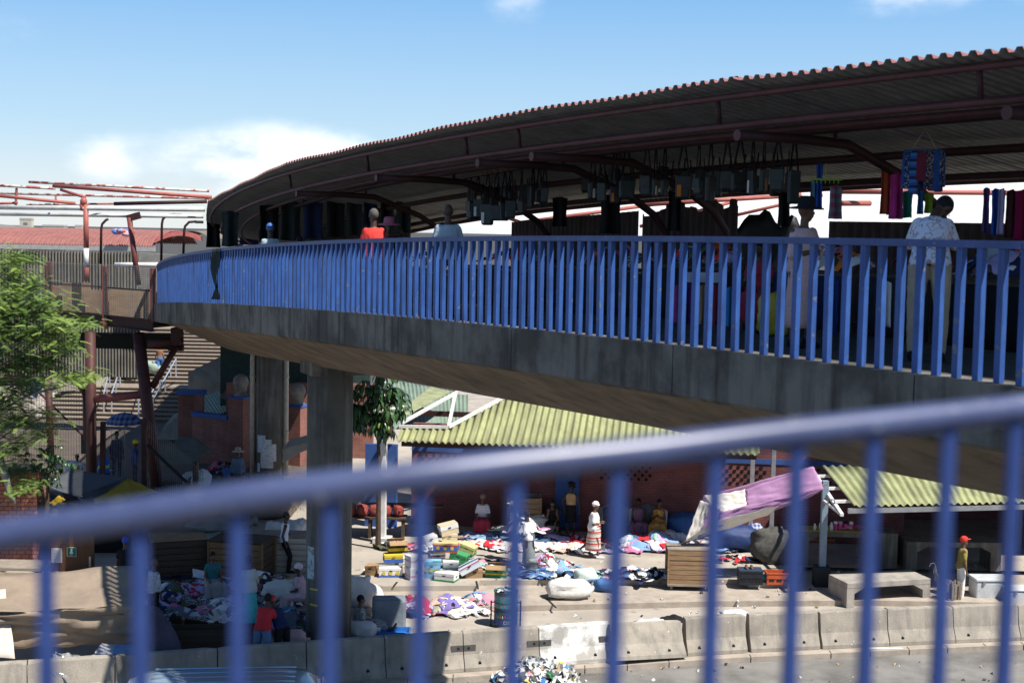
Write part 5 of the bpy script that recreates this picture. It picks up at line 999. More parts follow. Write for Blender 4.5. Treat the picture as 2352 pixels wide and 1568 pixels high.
for i, (x, y, z, r, c) in enumerate(((400, 1195, 0, (.9, .6, .62), (.05, .055, .06)), (470, 1185, 0, (.8, .6, .7), (.12, .12, .115)), (545, 1190, 0, (.8, .6, .6), (.03, .04, .05)), (615, 1186, 0, (.7, .6, .72), (.10, .085, .07)), (330, 1215, 0, (.7, .5, .55), (.04, .045, .05)), (505, 1215, .98, (.9, .5, .16), (.17, .18, .18)))):
    sack(['covered stall goods under charcoal tarp behind the closed dark crate', 'covered stall goods under grey tarp between the two timber crates', 'covered stall goods under near black tarp behind the orange planked crate', 'covered stall goods under brown tarp beside the young walker', 'covered stall goods under dark tarp beside the brown kiosk door', 'slack grey tarp thrown over the top of the timber crates'][i], PG(x, y, z), r, .1*i, mat('stall tarp %d' % i, c, .85, tuple(v*.6 for v in c), 3, bump=.4, bsc=6), seed=120+i, group='tarp covered stalls in the shade', name='covered_stall', cat='stall')
# grey bale and blue tray
B = MB(); B.box((0, 0, .36), (.82, .55, .72)); o = B.build('fabric_bale', mat('grey blue plush', (.13, .16, .19), .6, (.22, .25, .28), 3, bump=.3, bsc=12, spec=.5), bevel=.07); o.location = PG(893, 1438, -.29); o.rotation_euler = (0, 0, .1); tag(o, 'grey blue fabric covered bale beside the woman in small checks', 'bale')
def tray(label, p, d, m, name='plastic_crate', rz=0., cat='crate', group=None, holes=True):
    t = thing(name, label, cat, p, rz, group); w, l, h = d; B = MB(); th = .02
    B.box((0, 0, .012), (w, l, .024)); B.box((w/2-th/2, 0, h/2+.012), (th, l, h-.024)); B.box((-w/2+th/2, 0, h/2+.012), (th, l, h-.024)); B.box((0, l/2-th/2, h/2+.012), (w-2*th-.002, th, h-.024)); B.box((0, -l/2+th/2, h/2+.012), (w-2*th-.002, th, h-.024)); B.build('tub', m, t, world=False, bevel=.004)
    B = MB()
    for z in (h-.02, h*.55): B.box((0, -l/2-.006, z), (w+.02, .014, .03)); B.box((0, l/2+.006, z), (w+.02, .014, .03)); B.box((w/2+.006, 0, z), (.014, l, .028)); B.box((-w/2-.006, 0, z), (.014, l, .028))
    B.build('rim', m, t, world=False)
    if holes:
        for i in range(3): B = MB(); B.box(((i-1)*w*.3, -l/2-.004, h*.36), (w*.2, .012, h*.16)); B.build('hand_hole', DARK, t, world=False)
    return t
tray('bright blue plastic tray under the feet of the woman in small checks', PG(905, 1458, -.29), (.75, .5, .14), mat('blue plastic crate', (.04, .22, .62), .45), holes=False)
OR_ = mat('orange plastic crate', (.50, .10, .035), .5)
tray('orange plastic crate of shoes in the shade of the shed', PG(1786, 1338, -.02), (.66, .42, .32), OR_)
tray('orange bottle crate on the counter behind the pale blue post', W(1872, 1240, 41.5), (.42, .35, .30), OR_, group='orange crates on the counter'); tray('second orange bottle crate, further along the same counter', W(1900, 1240, 41.5), (.38, .35, .30), OR_, group='orange crates on the counter')
t = tray('black plastic crate used as a stand with shoes on top', PG(1722, 1338, 0), (.62, .45, .36), mat('black plastic crate', (.02, .022, .03), .5)); B = MB(); B.box((0, 0, .375), (.64, .47, .025)); B.build('lid', mat('navy lid', (.03, .05, .09), .6), t, world=False)
for k, x in enumerate((-.1, .04)): B = MB(); B.tube([(x, -.1, .40), (x, .02, .415), (x+.01, .12, .44)], [.035, .045, .04], 8); B.build('shoe', mat('brown leather', (.14, .07, .045), .5), None, world=False, smooth=True).location = PG(1722, 1338, 0); tag(bpy.data.objects['shoe' if False else [o.name for o in bpy.data.objects if o.name.startswith('shoe') and o.parent is None and 'label' not in o][0]], 'brown leather shoe of the pair on the black crate', 'shoe', 'brown shoes on the black crate')
for lab, p, c in (('blue bucket under the pink bag by the near column', PG(680, 1485, -.29), (.05, .14, .42)), ('teal bucket behind the red capped person', PG(662, 1430, -.14), (.03, .28, .36))):
    t = thing('bucket', lab, 'bucket', p); B = MB(); B.lathe((0, 0, 0), [(.13, 0), (.17, .36), (.18, .37), (.165, .36), (.126, .01)], 20, cap=False); B.build('pail', mat('pail '+lab[:4], c, .45), t, smooth=True, world=False); B = MB(); B.tube([(.178*math.cos(a/8*math.pi), .02, .36+.12*math.sin(a/8*math.pi)) for a in range(9)], .006, 5); B.build('handle', WIRE, t, world=False)
sack('pale pink bag stuffed in the blue bucket', PG(680, 1485, .02), (.24, .22, .20), 0, mat('pink bag', (.55, .36, .34), .8), seed=51)
t = thing('bottle', 'clear bottle with blue label standing beside the near column', 'bottle', PG(664, 1425, -.14)); B = MB(); B.lathe((0, 0, 0), [(.06, 0), (.065, .02), (.065, .2), (.03, .28), (.025, .33)], 14); B.build('flask', mat('milky plastic', (.55, .58, .62), .4), t, smooth=True, world=False); B = MB(); B.lathe((0, 0, 0), [(.028, .33), (.028, .37)], 10); B.build('cap', REDC, t, world=False); B = MB(); B.lathe((0, 0, 0), [(.0665, .07), (.0665, .16)], 14, cap=False); B.build('label', BLUEC, t, world=False)
# walking stick
B = MB(); B.tube([PG(806, 1440, -.29)+Vector((.05, -.6, 0)), W(806, 1362, 33.6)], .018, 6); tag(B.build('stick', WOOD, smooth=True), 'thin wooden stick leaning beside the woman in small checks', 'stick')
# ------------------------------------------------------------------ cartons
CARD = mat('brown cardboard', (.36, .23, .12), .9, (.30, .19, .10), 3)
def carton(label, x, y, w, h, Y, c=None, band=None, rz=0., tilt=0., roll=0., d=.36, open_=False, dots=None, z=None, hole=True):
    """fruit carton: base corner height by its picture place, printed band and marks, hand hole"""
    p = W(x, y, Y); p.z = max(p.z, 0.) if z is None else z
    t = thing('carton', label, 'carton', p, group='fruit cartons heaped on the kerb', rot=(tilt, roll, rz)); m = mat('carton '+str(c), c, .8, tuple(v*.85 for v in c), 4) if c else CARD
    B = MB(); th = .012
    B.box((0, 0, .008), (w, d, .016)); 
    for sx in (-1, 1): B.box((sx*(w/2-th/2), 0, h/2+.008), (th, d, h-.016)); B.box((0, sx*(d/2-th/2), h/2+.008), (w-2*th-.002, th, h-.016))
    B.build('box_body', m, t, world=False)
    if open_:
        for sx in (-1, 1): B = MB(); B.box((0, sx*(d/2+.07), h+.05), (w*.96, .17, .008), Matrix.Rotation(-sx*.6, 3, 'X')); B.build('flap', CARD, t, world=False)
        B = MB(); B.box((0, 0, h*.35), (w-.04, d-.04, .01)); B.build('inner_card', CARD, t, world=False)
    else: B = MB(); B.box((0, 0, h+.006), (w+.012, d+.012, .012)); B.box((0, 0, h-.03), (w+.014, d+.014, .06)); B.build('lid', m, t, world=False)
    if band:
        for k, (bc, z0, z1) in enumerate(band): B = MB(); B.box((0, 0, h*(z0+z1)/2), (w+.020+.003*k, d+.020+.003*k, h*(z1-z0))); B.build('printed_band', mat('print '+str(bc), bc, .7), t, world=False)
    if dots:
        for i in range(3): B = MB(); B.tube([((i-1)*w*.3, -d/2-.020, h*.5), ((i-1)*w*.3, -d/2-.014, h*.5)], min(h*.26, .05), 10); B.build('printed_fruit', mat('print '+str(dots), dots, .7), t, world=False)
    if hole: B = MB(); B.box((0, -d/2-.024, h*.74), (.09, .006, .028)); B.box((w/2+.016, 0, h*.6), (.006, .07, .028)); B.build('hand_hole', DARK, t, world=False)
    return t
def cc(x): return 790+x*.2343
def cr(y): return 1102.5+y*.2343
Wt, Bl, Ye, Gr, Rd = (.72, .71, .69), (.06, .14, .46), (.66, .50, .05), (.05, .26, .10), (.50, .06, .05)
carton('white carton with yellow fruit and blue band at the shaded end of the heap', cc(458), cr(985), .62, .25, 37.7, Wt, [(Bl, .08, .26)], .08, dots=Ye)
carton('small brown carton at the shaded end of the heap', cc(272), cr(975), .28, .24, 37.9, None, None, -.2)
carton('blue and yellow carton under the open black one', cc(480), cr(868), .50, .22, 38.4, Ye, [(Bl, .1, .55)], .2, z=.22)
carton('open black and yellow printed carton with raised flaps', cc(520), cr(800), .52, .24, 38.6, (.05, .045, .03), [(Ye, .25, .6)], .25, open_=True, z=.46)
carton('white and pink carton, lower of two stacked at the heap front', cc(690), cr(1010), .40, .30, 37.5, Wt, [((.62, .35, .4), .3, .4)], .5)
carton('white and pink carton, upper of two stacked at the heap front', cc(690), cr(890), .40, .30, 37.55, Wt, [((.62, .35, .4), .55, .65)], .55, z=.315)
carton('sky blue carton with a yellow banana mark standing on its side', cc(862), cr(962), .46, .44, 37.7, (.22, .48, .66), None, -.05, dots=Ye)
carton('white carton with green corner at the very front of the heap', cc(1005), cr(1010), .56, .22, 37.35, Wt, [(Gr, .0, .22)], -.35)
carton('white lidded carton behind the sky blue one', cc(1045), cr(898), .42, .20, 37.9, Wt, [(Gr, .1, .2)], .1, z=.20)
carton('dark green carton tipped over on the heap', cc(1120), cr(850), .46, .24, 38.1, Gr, None, -.3, roll=.25, z=.34)
carton('red, blue and yellow fruit carton across the middle of the heap', cc(1000), cr(770), .64, .24, 38.1, (.6, .42, .2), [(Bl, .18, .72), (Rd, .72, .86), (Rd, .05, .16)], -.1, z=.62, dots=Ye)
carton('plain white carton tilted near the top of the heap', cc(862), cr(690), .36, .22, 38.2, Wt, None, .2, roll=-.3, z=.80)
carton('white and yellow carton under the topmost one', cc(1035), cr(675), .42, .20, 38.3, (.66, .60, .40), None, .05, z=.87)
carton('brown and white carton, topmost of the heap', cc(1030), cr(600), .48, .28, 38.3, (.60, .48, .33), [(Wt, .55, .98)], .3, roll=-.2, z=1.06)
carton('yellow printed carton leaning behind the middle of the heap', cc(1200), cr(780), .42, .27, 38.5, (.62, .56, .24), [(Gr, .2, .35)], -.3, roll=.3, z=.46)
carton('pale blue and white carton tipped against the open brown one', cc(1245), cr(930), .58, .18, 37.7, (.62, .70, .76), [((.5, .08, .2), .8, .97)], .1, roll=-.5, z=.22)
carton('brown carton with hand hole beneath the tipped pale blue one', cc(1268), cr(955), .46, .22, 37.8, None, None, .15)
carton('open green carton at the couple end of the heap', cc(1495), cr(942), .58, .24, 37.9, Gr, [(Ye, .35, .5)], -.1, open_=True)
carton('white and red carton deep in the heap', cc(905), cr(850), .40, .26, 38.2, Wt, [(Rd, .7, .85)], .3, z=.30)
carton('flattened pale carton behind the heap', cc(620), cr(720), .55, .16, 39.2, (.64, .58, .54), None, .3, z=.02)
# ------------------------------------------------------------------ timber crates and the cart
def crate(label, p, d, rz, m, lid=True, name='timber_crate', cat='crate', group='timber crates', wheels=False):
    t = thing(name, label, cat, p, rz, group); w, l, h = d; z0 = .16 if wheels else .0; n = max(4, int(h/.15)); ph = (h-z0)/n
    for face in range(4):
        B = MB()
        for i in range(n):
            z = z0+ph*(i+.5); jit = rnd.uniform(-.008, .008)
            if face in (0, 1): B.box((0, (-1 if face == 0 else 1)*(l/2+jit), z), (w, .024, ph-.016))
            else: B.box(((-1 if face == 2 else 1)*(w/2+jit), 0, z), (.024, l-.03, ph-.016))
        B.build('plank_side', m[face % len(m)], t, world=False)
    for sx in (-1, 1):
        for sy in (-1, 1): B = MB(); B.box((sx*(w/2+.03), sy*(l/2-.02), z0+(h-z0)/2), (.05, .10, h-z0+.01)); B.build('corner_post', m[0], t, world=False)
    if lid: B = MB(); [B.box((0, -l/2+l*(i+.5)/4, h+.025), (w+.12, l/4-.008, .03)) for i in range(4)]; B.build('plank_lid', m[-1], t, world=False)
    B = MB(); B.box((0, 0, z0+.03), (w-.06, l-.06, .04)); B.build('crate_floor', WOODD, t, world=False)
    if wheels:
        B = MB(); B.box((0, -l/2-.02, .14), (w+.10, .08, .05)); B.box((0, l/2, .14), (w+.1, .08, .05)); B.box((-w*.3, 0, .135), (.08, l, .05)); B.box((w*.3, 0, .135), (.08, l, .05)); B.build('chassis', WOODG, t, world=False)
        for sx in (-1, 1):
            for sy in (-1, 1): B = MB(); c = Vector((sx*(w/2-.06), sy*(l/2-.06), .065)); B.tube([c-Vector((.03, 0, 0)), c+Vector((.03, 0, 0))], .062, 14); B.build('wheel', mat('grey caster wheel', (.25, .24, .22), .8), t, world=False)
    return t
cart = crate('worn timber cart on small wheels at the edge of the kerb, lid on', PG(1580, 1346, -.13), (1.08, .85, 1.06), -.03, [WOOD, WOODG, WOODG, WOODG], name='timber_cart', cat='cart', group=None, wheels=True)
B = MB(); q = PG(1535, 1346, -.13); 
for i in range(14): a = rnd.random()*6; B.tube([W(1545, 1268, 38.0)+Vector((rnd.uniform(-.08, .08), -.48+rnd.uniform(-.03, .03), rnd.uniform(-.05, .05))) for _ in range(4)], .014, 5)
tag(B.build('rope_knot', mat('straw rope', (.33, .29, .20), .9), smooth=True), 'frayed straw rope knotted at the top corner of the timber cart', 'rope')
WOODD = mat('timber darkened for shade', (.085, .055, .035), .88, (.05, .034, .024), 3, str=(1, 1, 9), bump=.2)  # timber colour darkened further for the crates standing in shade
crate('closed dark timber crate beside the shaded brown door', PG(408, 1318), (1.35, 1.0, 1.0), .35, [WOODD, WOODD, WOODD, WOOD])
crate('timber crate with orange planks behind the teal topped woman', PG(556, 1322), (1.42, 1.0, 1.0), -.2, [mat('orange brown timber', (.24, .13, .055), .85, (.15, .08, .04), 3, str=(1, 1, 9)), WOODD, WOODD, WOODD])
crate('light plank crate full of bags standing at the hall wall', PG(1203, 1222), (.95, .8, 1.15), 0, [WOOD, WOODG], lid=False); pile('bags and cloth stuffed in the light plank crate', PG(1200, 1222, 1.0), (.5, .4), .4, 10, pl['dark'], 0, group=None, seed=60)
crate('pale timber stall front in the sun beyond the young walker', PG(666, 1306), (1.5, .8, .95), .0, [mat('sunbleached timber', (.50, .42, .33), .9, (.38, .32, .25), 3, str=(1, 1, 9)), WOODG])
crate('low timber trough behind the shaded barrier', PG(488, 1500, -.29), (1.9, .5, .62), .14, [WOODD, WOODD], lid=False)
# tilted dark board with small wares
t = thing('display_board', 'dark slatted display board tilted up behind the shaded barrier', 'display board', PG(440, 1470, -.14), .12, rot=(R(-38), R(12), .12)); B = MB(); [B.box((0, .1+.21*i, .5), (.95, .19, .03)) for i in range(5)]; B.build('slat', WOODD, t, world=False); B = MB(); B.box((-.3, .5, .47), (.06, 1.05, .05)); B.box((.3, .5, .47), (.06, 1.05, .05)); B.build('batten', WOOD, t, world=False)
for i in range(9): B = MB(); B.box((rnd.uniform(-.4, .4), rnd.uniform(.1, 1.), .53), (.10, .06, .03)); B.build('price_card', [mat('yellow card', (.7, .5, .05), .7), WHITEC, PINK][i % 3], t, world=False)
# styrofoam lids, papers
for i, (x, y, z, s_) in enumerate(((458, 1318, .25, .36), (606, 1322, .4, .36))): B = MB(); B.box((0, 0, 0), (s_, s_*.8, .03)); o = B.build('foam_sheet', mat('white foam', (.75, .76, .78), .8), world=False, bevel=.005); o.location = PG(x, y, z); o.rotation_euler = (.6, .3, .5); tag(o, ['white foam sheet tilted in front of the dark timber crate', 'white foam sheet beside the young walker in black trousers'][i], 'foam sheet')
# ------------------------------------------------------------------ painted drum bin in its stand
dp = PG(1161, 1437, -.29); t = thing('drum_bin', 'oil drum litter bin painted with bright zigzags in an upright frame', 'litter bin', dp); rD, hD = .285, .86
def zig(z0, z1, m, name): B = MB(); B.lathe((0, 0, 0), [(rD+.002, z0), (rD+.002, z1)], 28, cap=False); return B.build(name, m, t, smooth=True, world=False)
B = MB(); B.lathe((0, 0, 0), [(rD, .06), (rD, .34), (rD+.012, .36), (rD, .38), (rD, .60), (rD+.012, .62), (rD, .64), (rD, hD), (rD+.015, hD+.01), (rD+.015, hD+.03), (rD-.02, hD+.02), (rD-.025, .10)], 28, cap=False); B.build('drum', mat('dark teal drum', (.03, .09, .10), .5, (.02, .05, .06), 4), t, smooth=True, world=False)
zig(.50, .80, mat('turquoise band', (.05, .32, .34), .5), 'painted_band'); zig(.40, .46, mat('black band', (.02, .02, .025), .5), 'painted_band'); zig(.09, .21, mat('navy band', (.03, .06, .25), .5), 'painted_band'); zig(.815, .85, mat('rust rim', (.25, .10, .06), .7), 'rim_band')
def on_drum(poly, m, name, r=rD+.006):
    B = MB(); B.add([(r*math.sin(a), -r*math.cos(a), z) for a, z in poly], [tuple(range(len(poly)))]); return B.build(name, m, t, world=False)
RP, OR2, GRN = mat('drum red paint', (.5, .06, .06), .5), mat('drum orange paint', (.6, .22, .04), .5), mat('drum lime paint', (.3, .5, .1), .5)
for a, c in ((-.75, RP), (-.25, OR2)): on_drum([(a-.22, .52), (a-.16, .52), (a+.22, .78), (a+.16, .78)], c, 'painted_stroke'); on_drum([(a+.22, .52), (a+.16, .52), (a-.22, .78), (a-.16, .78)], c, 'painted_stroke', rD+.008)
for i in range(4): on_drum([(.25+i*.17, .52), (.42+i*.17, .52), (.42+i*.17, .58+i*.06), (.25+i*.17, .58+i*.06)], RP if i % 2 == 0 else OR2, 'painted_step')
for i in range(11): a = -1.1+.21*i; on_drum([(a-.05, .26), (a+.05, .26), (a+.03, .33+.03*(i % 2)), (a-.03, .33+.03*(i % 2))], [RP, mat('drum blue paint', (.05, .2, .6), .5), GRN, OR2, WHITEC][i % 5], 'painted_figure')
fc = bpy.data.curves.new('drum_lettering', 'FONT'); fc.body = 'DSW'; fc.size = .12; fc.extrude = .002; fc.align_x = 'CENTER'
fo = bpy.data.objects.new('drum_lettering', fc); COL.objects.link(fo); bpy.context.view_layer.update()
me = bpy.data.meshes.new_from_object(fo.evaluated_get(bpy.context.evaluated_depsgraph_get())); bpy.data.objects.remove(fo)
for v in me.vertices: x, y, z = v.co; a = x/rD+.28; q = rD+.006+z; v.co = (q*math.sin(a), -q*math.cos(a), .115+y)
me.materials.clear(); me.materials.append(mat('lettering white', (.7, .72, .75), .6)); fo = bpy.data.objects.new('drum_lettering', me); COL.objects.link(fo); fo.parent = t
B = MB()
for sx in (-1, 1):
    for dy in (-.05, .05): B.tube([(sx*.36, dy, 0), (sx*.36, dy, .62)], .018, 6)
    B.tube([(sx*.36, -.05, .6), (sx*.27, 0, .6)], .014, 6)
B.build('stand_frame', mat('black frame', (.02, .02, .022), .5), t, world=False)
pile('white litter showing over the rim of the painted drum', dp+Vector((0, 0, .80)), (.22, .22), .10, 6, [WHITEC, PALE], 0, group=None, name='litter', seed=71, lay=(.16, .24))
# ------------------------------------------------------------------ cast concrete benches, stall tables
def bench(label, p, w, d, h, rz, leg=.20, m=CONC, drop=.14):
    t = thing('concrete_table', label, 'table', p, rz, 'cast concrete stall tables'); B = MB(); B.box((0, 0, h-.075), (w, d, .15)); B.build('table_top', m, t, world=False, bevel=.012)
    for sx in (-1, 1):
        B = MB(); x1, x0 = sx*w/2, sx*(w/2-leg); x2 = sx*(w/2-leg-.28); pr = [(x1*.999, 0), (x0, 0), (x0, h-.15-drop), (x2, h-.152), (x1*.999, h-.152)]
        P0 = [Vector((a, -d/2+.004, z)) for a, z in pr]; P1 = [Vector((a, d/2-.004, z)) for a, z in pr]; n = 5; B.add(P0+P1, [tuple(range(n)), tuple(range(2*n-1, n-1, -1))]+[(k, n+k, n+(k+1) % n, (k+1) % n) for k in range(n)]); B.build('leg', m, t, world=False)
    return t
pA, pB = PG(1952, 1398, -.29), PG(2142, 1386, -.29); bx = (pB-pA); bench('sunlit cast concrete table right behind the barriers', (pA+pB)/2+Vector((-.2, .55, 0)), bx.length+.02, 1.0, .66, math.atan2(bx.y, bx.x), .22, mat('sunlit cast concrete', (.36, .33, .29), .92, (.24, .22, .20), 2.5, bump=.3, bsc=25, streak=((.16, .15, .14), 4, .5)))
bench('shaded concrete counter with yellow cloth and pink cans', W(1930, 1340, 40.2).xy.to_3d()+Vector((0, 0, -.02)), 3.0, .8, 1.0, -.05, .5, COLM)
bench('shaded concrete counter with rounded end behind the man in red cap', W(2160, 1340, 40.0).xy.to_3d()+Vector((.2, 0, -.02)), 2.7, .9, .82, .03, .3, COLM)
ct = W(1930, 1340, 40.2); top = .98
o = sheet('yellow_cloth', [(ct.x-1.45, ct.y-.43, top+.015), (ct.x+.9, ct.y-.45, top+.015), (ct.x+.9, ct.y+.3, top+.015), (ct.x-1.45, ct.y+.3, top+.015)], mat('yellow oilcloth', (.55, .36, .03), .5), 20, 6, fold=.008); tag(o, 'yellow oilcloth spread over the shaded concrete counter', 'tablecloth')
PKC = mat('pink can', (.60, .07, .28), .4)
for i, x in enumerate((1917, 1928, 1940, 1953)):
    p = W(x, 1262, 40.0); t = thing('can', ['pink can with pale rim nearest the pale blue post on the yellow cloth', 'second pink can from the pale blue post', 'third pink can from the pale blue post, dark lid', 'pink can farthest from the pale blue post'][i], 'can', (p.x, p.y, top+.02), group='pink cans on the counter'); B = MB(); B.lathe((0, 0, 0), [(.055, 0), (.055, .18)], 14); B.build('can_body', PKC, t, world=False, smooth=False); B = MB(); B.lathe((0, 0, 0), [(.057, .18), (.057, .24)], 14); B.build('lid', [WHITEC, PINK, DARK, WHITEC][i], t, world=False)
for i, (x, c, r, h) in enumerate(((1868, (.7, .7, .7), .04, .16), (1884, (.72, .70, .66), .085, .24), (1906, (.7, .7, .72), .05, .20), (1896, (.7, .5, .1), .04, .10))):
    p = W(x, 1262, 40.0); t = thing('jar', ['slim white bottle at the shaded end of the yellow cloth', 'large cream tub on the yellow cloth', 'white squeeze bottle next to the pale blue post', 'small amber jar on the yellow cloth'][i], 'jar', (p.x, p.y-.1, top+.02)); B = MB(); B.lathe((0, 0, 0), [(r, 0), (r, h*.8), (r*.6, h*.9), (r*.5, h)], 14); B.build('jar_body', mat('jar '+str(c), c, .4), t, world=False, smooth=True); B = MB(); B.lathe((0, 0, 0), [(r*.55, h), (r*.55, h+.03)], 10); B.build('lid', WHITEC, t, world=False)
pile('folded pink cloths on the yellow counter cloth', Vector((ct.x+.35, ct.y-.2, top)), (.4, .2), .06, 6, [PINK, cloth('magenta', (.5, .04, .25))], 0, group=None, seed=72, lay=(.2, .3))
# white cool boxes
def coolbox(label, p, d, rz):
    t = thing('cool_box', label, 'cool box', p, rz, 'white cool boxes'); w, l, h = d; m = mat('scuffed white fibreglass', (.55, .57, .59), .5, (.40, .42, .44), 5, spots=((.15, .15, .15), 16, .70)); B = MB(); B.box((0, 0, h*.43), (w, l, h*.86)); B.build('box_body', m, t, world=False, bevel=.03); B = MB(); B.box((0, 0, h*.94), (w+.04, l+.04, h*.12)); B.build('lid', m, t, world=False, bevel=.025)
    for sx in (-.3, .3): B = MB(); B.box((sx*w, -l/2-.018, h*.84), (.06, .03, .10)); B.build('latch', mat('grey latch', (.25, .25, .26), .4), t, world=False)
coolbox('tall scuffed white cool box behind the man in red cap', PG(2275, 1388, -.29)+Vector((.1, .4, 0)), (.95, .6, .66), .05); coolbox('second cool box, standing nearer to the barriers', PG(2330, 1392, -.29)+Vector((.25, .1, 0)), (1.0, .55, .50), .02)
# bundle of firewood and broom behind the concrete table
t = thing('wood_bundle', 'upright bundle of grey split wood beside the sunlit concrete table', 'wood bundle', PG(2178, 1388, -.29)); B = MB()
for i in range(26): a = rnd.random()*6.28; r_ = .3*rnd.random()**.5; B.bar((r_*math.cos(a), r_*.6*math.sin(a), 0), (r_*math.cos(a)*1.1, r_*.6*math.sin(a), .62+rnd.uniform(-.08, .05)), .05, .04, (0, 1, 0))
B.build('split_log', WOODG, t, world=False)
t = thing('straw_whisk', 'straw whisk standing on the bundle of grey wood', 'whisk', PG(2150, 1384, -.29)+Vector((0, .2, .55))); B = MB()
for i in range(30): B.tube([(0, 0, .42), (rnd.uniform(-.05, .05), rnd.uniform(-.05, .05), .25), (rnd.uniform(0, .2), rnd.uniform(-.1, .1), .0)], .006, 4)
B.build('straw_tuft', mat('pale straw', (.45, .38, .24), .9), t, world=False); B = MB(); B.tube([(0, 0, .40), (-.03, 0, .48), (-.12, 0, .46), (-.16, 0, .38)], .012, 6); B.build('handle', WIRE, t, world=False)
B = MB(); B.ell(W(1920, 1322, 37.4)+Vector((0, 0, .05)), (.07, .06, .05)); tag(B.build('stone', mat('brown stone', (.2, .16, .1), .9), smooth=True), 'small brown stone on the corner of the sunlit concrete table', 'stone')
# seats
PCH = mat('white plastic chair', (.62, .62, .62), .4)
def chair(label, p, rz, m):
    t = thing('plastic_chair', label, 'chair', p, rz, 'plastic chairs along the hall wall'); B = MB(); B.box((0, 0, .40), (.44, .42, .03)); B.build('seat', m, t, world=False, bevel=.01)
    B = MB(); B.grid(lambda u, v: Vector(((u-.5)*.46, -.20-.10*v-.05*(1-(2*u-1)**2), .42+.48*v*(1-.15*(2*u-1)**2))), 8, 5); B.build('backrest', m, t, world=False, solid=.012, smooth=True)
    for sx in (-1, 1):
        for sy in (-1, 1): B = MB(); B.tube([(sx*.20, sy*.18, .39), (sx*.24, sy*.22, 0)], .02, 6); B.build('leg', m, t, world=False)
for lab, x, y, rz, m in (('white plastic chair under the woman in orange dress', 1512, 1238, R(168), PCH), ('white plastic chair under the woman in plum dress', 1464, 1236, R(182), PCH), ('dark plastic chair under the woman in striped tee', 1108, 1228, R(178), mat('dark plastic chair', (.03, .03, .035), .4)), ('dark plastic chair under the girl in black', 1268, 1232, R(176), mat('dark plastic chair', (.03, .03, .035), .4)), ('dark plastic chair under the person in dark clothes', 1402, 1232, R(178), mat('dark plastic chair', (.03, .03, .035), .4))): chair(lab, G(x, y), rz, m)
def stool(label, p): t = thing('crate_stool', label, 'stool', p, .2, 'upturned crates as seats'); B = MB(); B.box((0, 0, .38), (.42, .36, .04)); B.build('seat', WOODG, t, world=False); [B_.build('leg', WOODD, t, world=False) for B_ in [MB().box((sx*.18, sy*.15, .18), (.05, .05, .36)) for sx in (-1, 1) for sy in (-1, 1)]]
stool('rough timber stool under the teal topped woman', PG(489, 1376, 0)); stool('rough timber stool under the woman in pale pink', PG(694, 1410, -.14)); stool('rough stool under the person in pink by the mesh fence', PG(180, 1120, 0))
p, a = OB(1748, 2.9); stool('rough stool of the stallholder in dark red', p)
# onion bags on a rack beyond the near column
t = thing('produce_rack', 'dark timber rack of red net bags beyond the near bridge column', 'rack', PG(850, 1232)); B = MB(); B.box((0, 0, .62), (2.2, .6, .05)); B.box((.9, .2, .95), (2.6, .5, .04)); B.build('shelf', WOODD, t, world=False)
for sx in (-1, 0, 1): B = MB(); B.box((sx*1.0, 0, .31), (.08, .5, .62)); B.build('leg', WOODD, t, world=False)
NET = mat('red onion net', (.20, .025, .03), .7, (.30, .08, .05), 30, bump=.5, bsc=40)
for i in range(6): sack(['red net bag of onions next to the near column', 'second red net bag from the near column', 'third red net bag from the near column', 'red net bag just on the column side of the white post', 'red net bag just past the white post', 'small red net bag at the far end of the rack'][i], PG(850, 1232)+Vector((-.95+.36*i, -.05, .645 if i < 5 else .68)), (.17, .16, .20), i, NET, seed=80+i, group='red net bags on the rack', name='onion_bag', cat='net bag')
# ================================================================== stalls and goods on the footbridge
def hang_bag(label, x, yt, yb, yhook, off, wpx, m, tagm=None):
    s = bs(x, off, 2.); b0 = br(s, off); Y = b0.y; zt, zb, zh = W(x, yt, Y).z, W(x, yb, Y).z, W(x, yhook, Y).z; w = wpx*rnd.uniform(.95, 1.3)*Y/3267; zb -= (zt-zb)*rnd.uniform(0, .25); zt += rnd.uniform(-.03, .05); h = zt-zb
    t = thing('shoulder_bag', label, 'bag', (b0.x, b0.y, zh), rnd.uniform(-1.2, 1.2), 'shoulder bags hanging under the canopy')
    B = MB(); B.box((0, 0, zb-zh+h/2), (w, w*.42, h)); B.build('pouch', m, t, world=False, bevel=w*.16)
    B = MB(); B.box((0, -w*.23, zb-zh+h*.70), (w*.98, w*.06, h*.56)); B.build('flap', m, t, world=False, bevel=w*.02)
    for sx in (-1, 1):
        B = MB(); B.bar((sx*w*.42, 0, zt-zh-.02), (sx*w*.06, 0, 0), .028, .006, (0, 1, 0)); B.build('strap', BLACKC, t, world=False)
    if tagm: B = MB(); B.box((-w*.25, -w*.27, zb-zh+h*.35), (w*.28, .006, h*.5)); B.build('swing_tag', tagm, t, world=False)
    return t
BAGM = mat('black bag nylon', (.022, .024, .028), .5, (.012, .013, .015), 8, spec=.4); BAGG = mat('dark green bag nylon', (.025, .04, .042), .5, spec=.4); ORT = mat('orange tag', (.75, .22, .02), .6)
row1 = [(1082, 461, 497, 26, 0), (1097, 460, 499, 22, 1), (1120, 466, 508, 27, 1), (1142, 467, 507, 24, 0), (1159, 466, 504, 20, 0), (1174, 463, 500, 20, 0), (1197, 461, 485, 18, 0), (1225, 431, 460, 15, 0), (1238, 432, 463, 16, 0), (1252, 434, 462, 14, 0)]
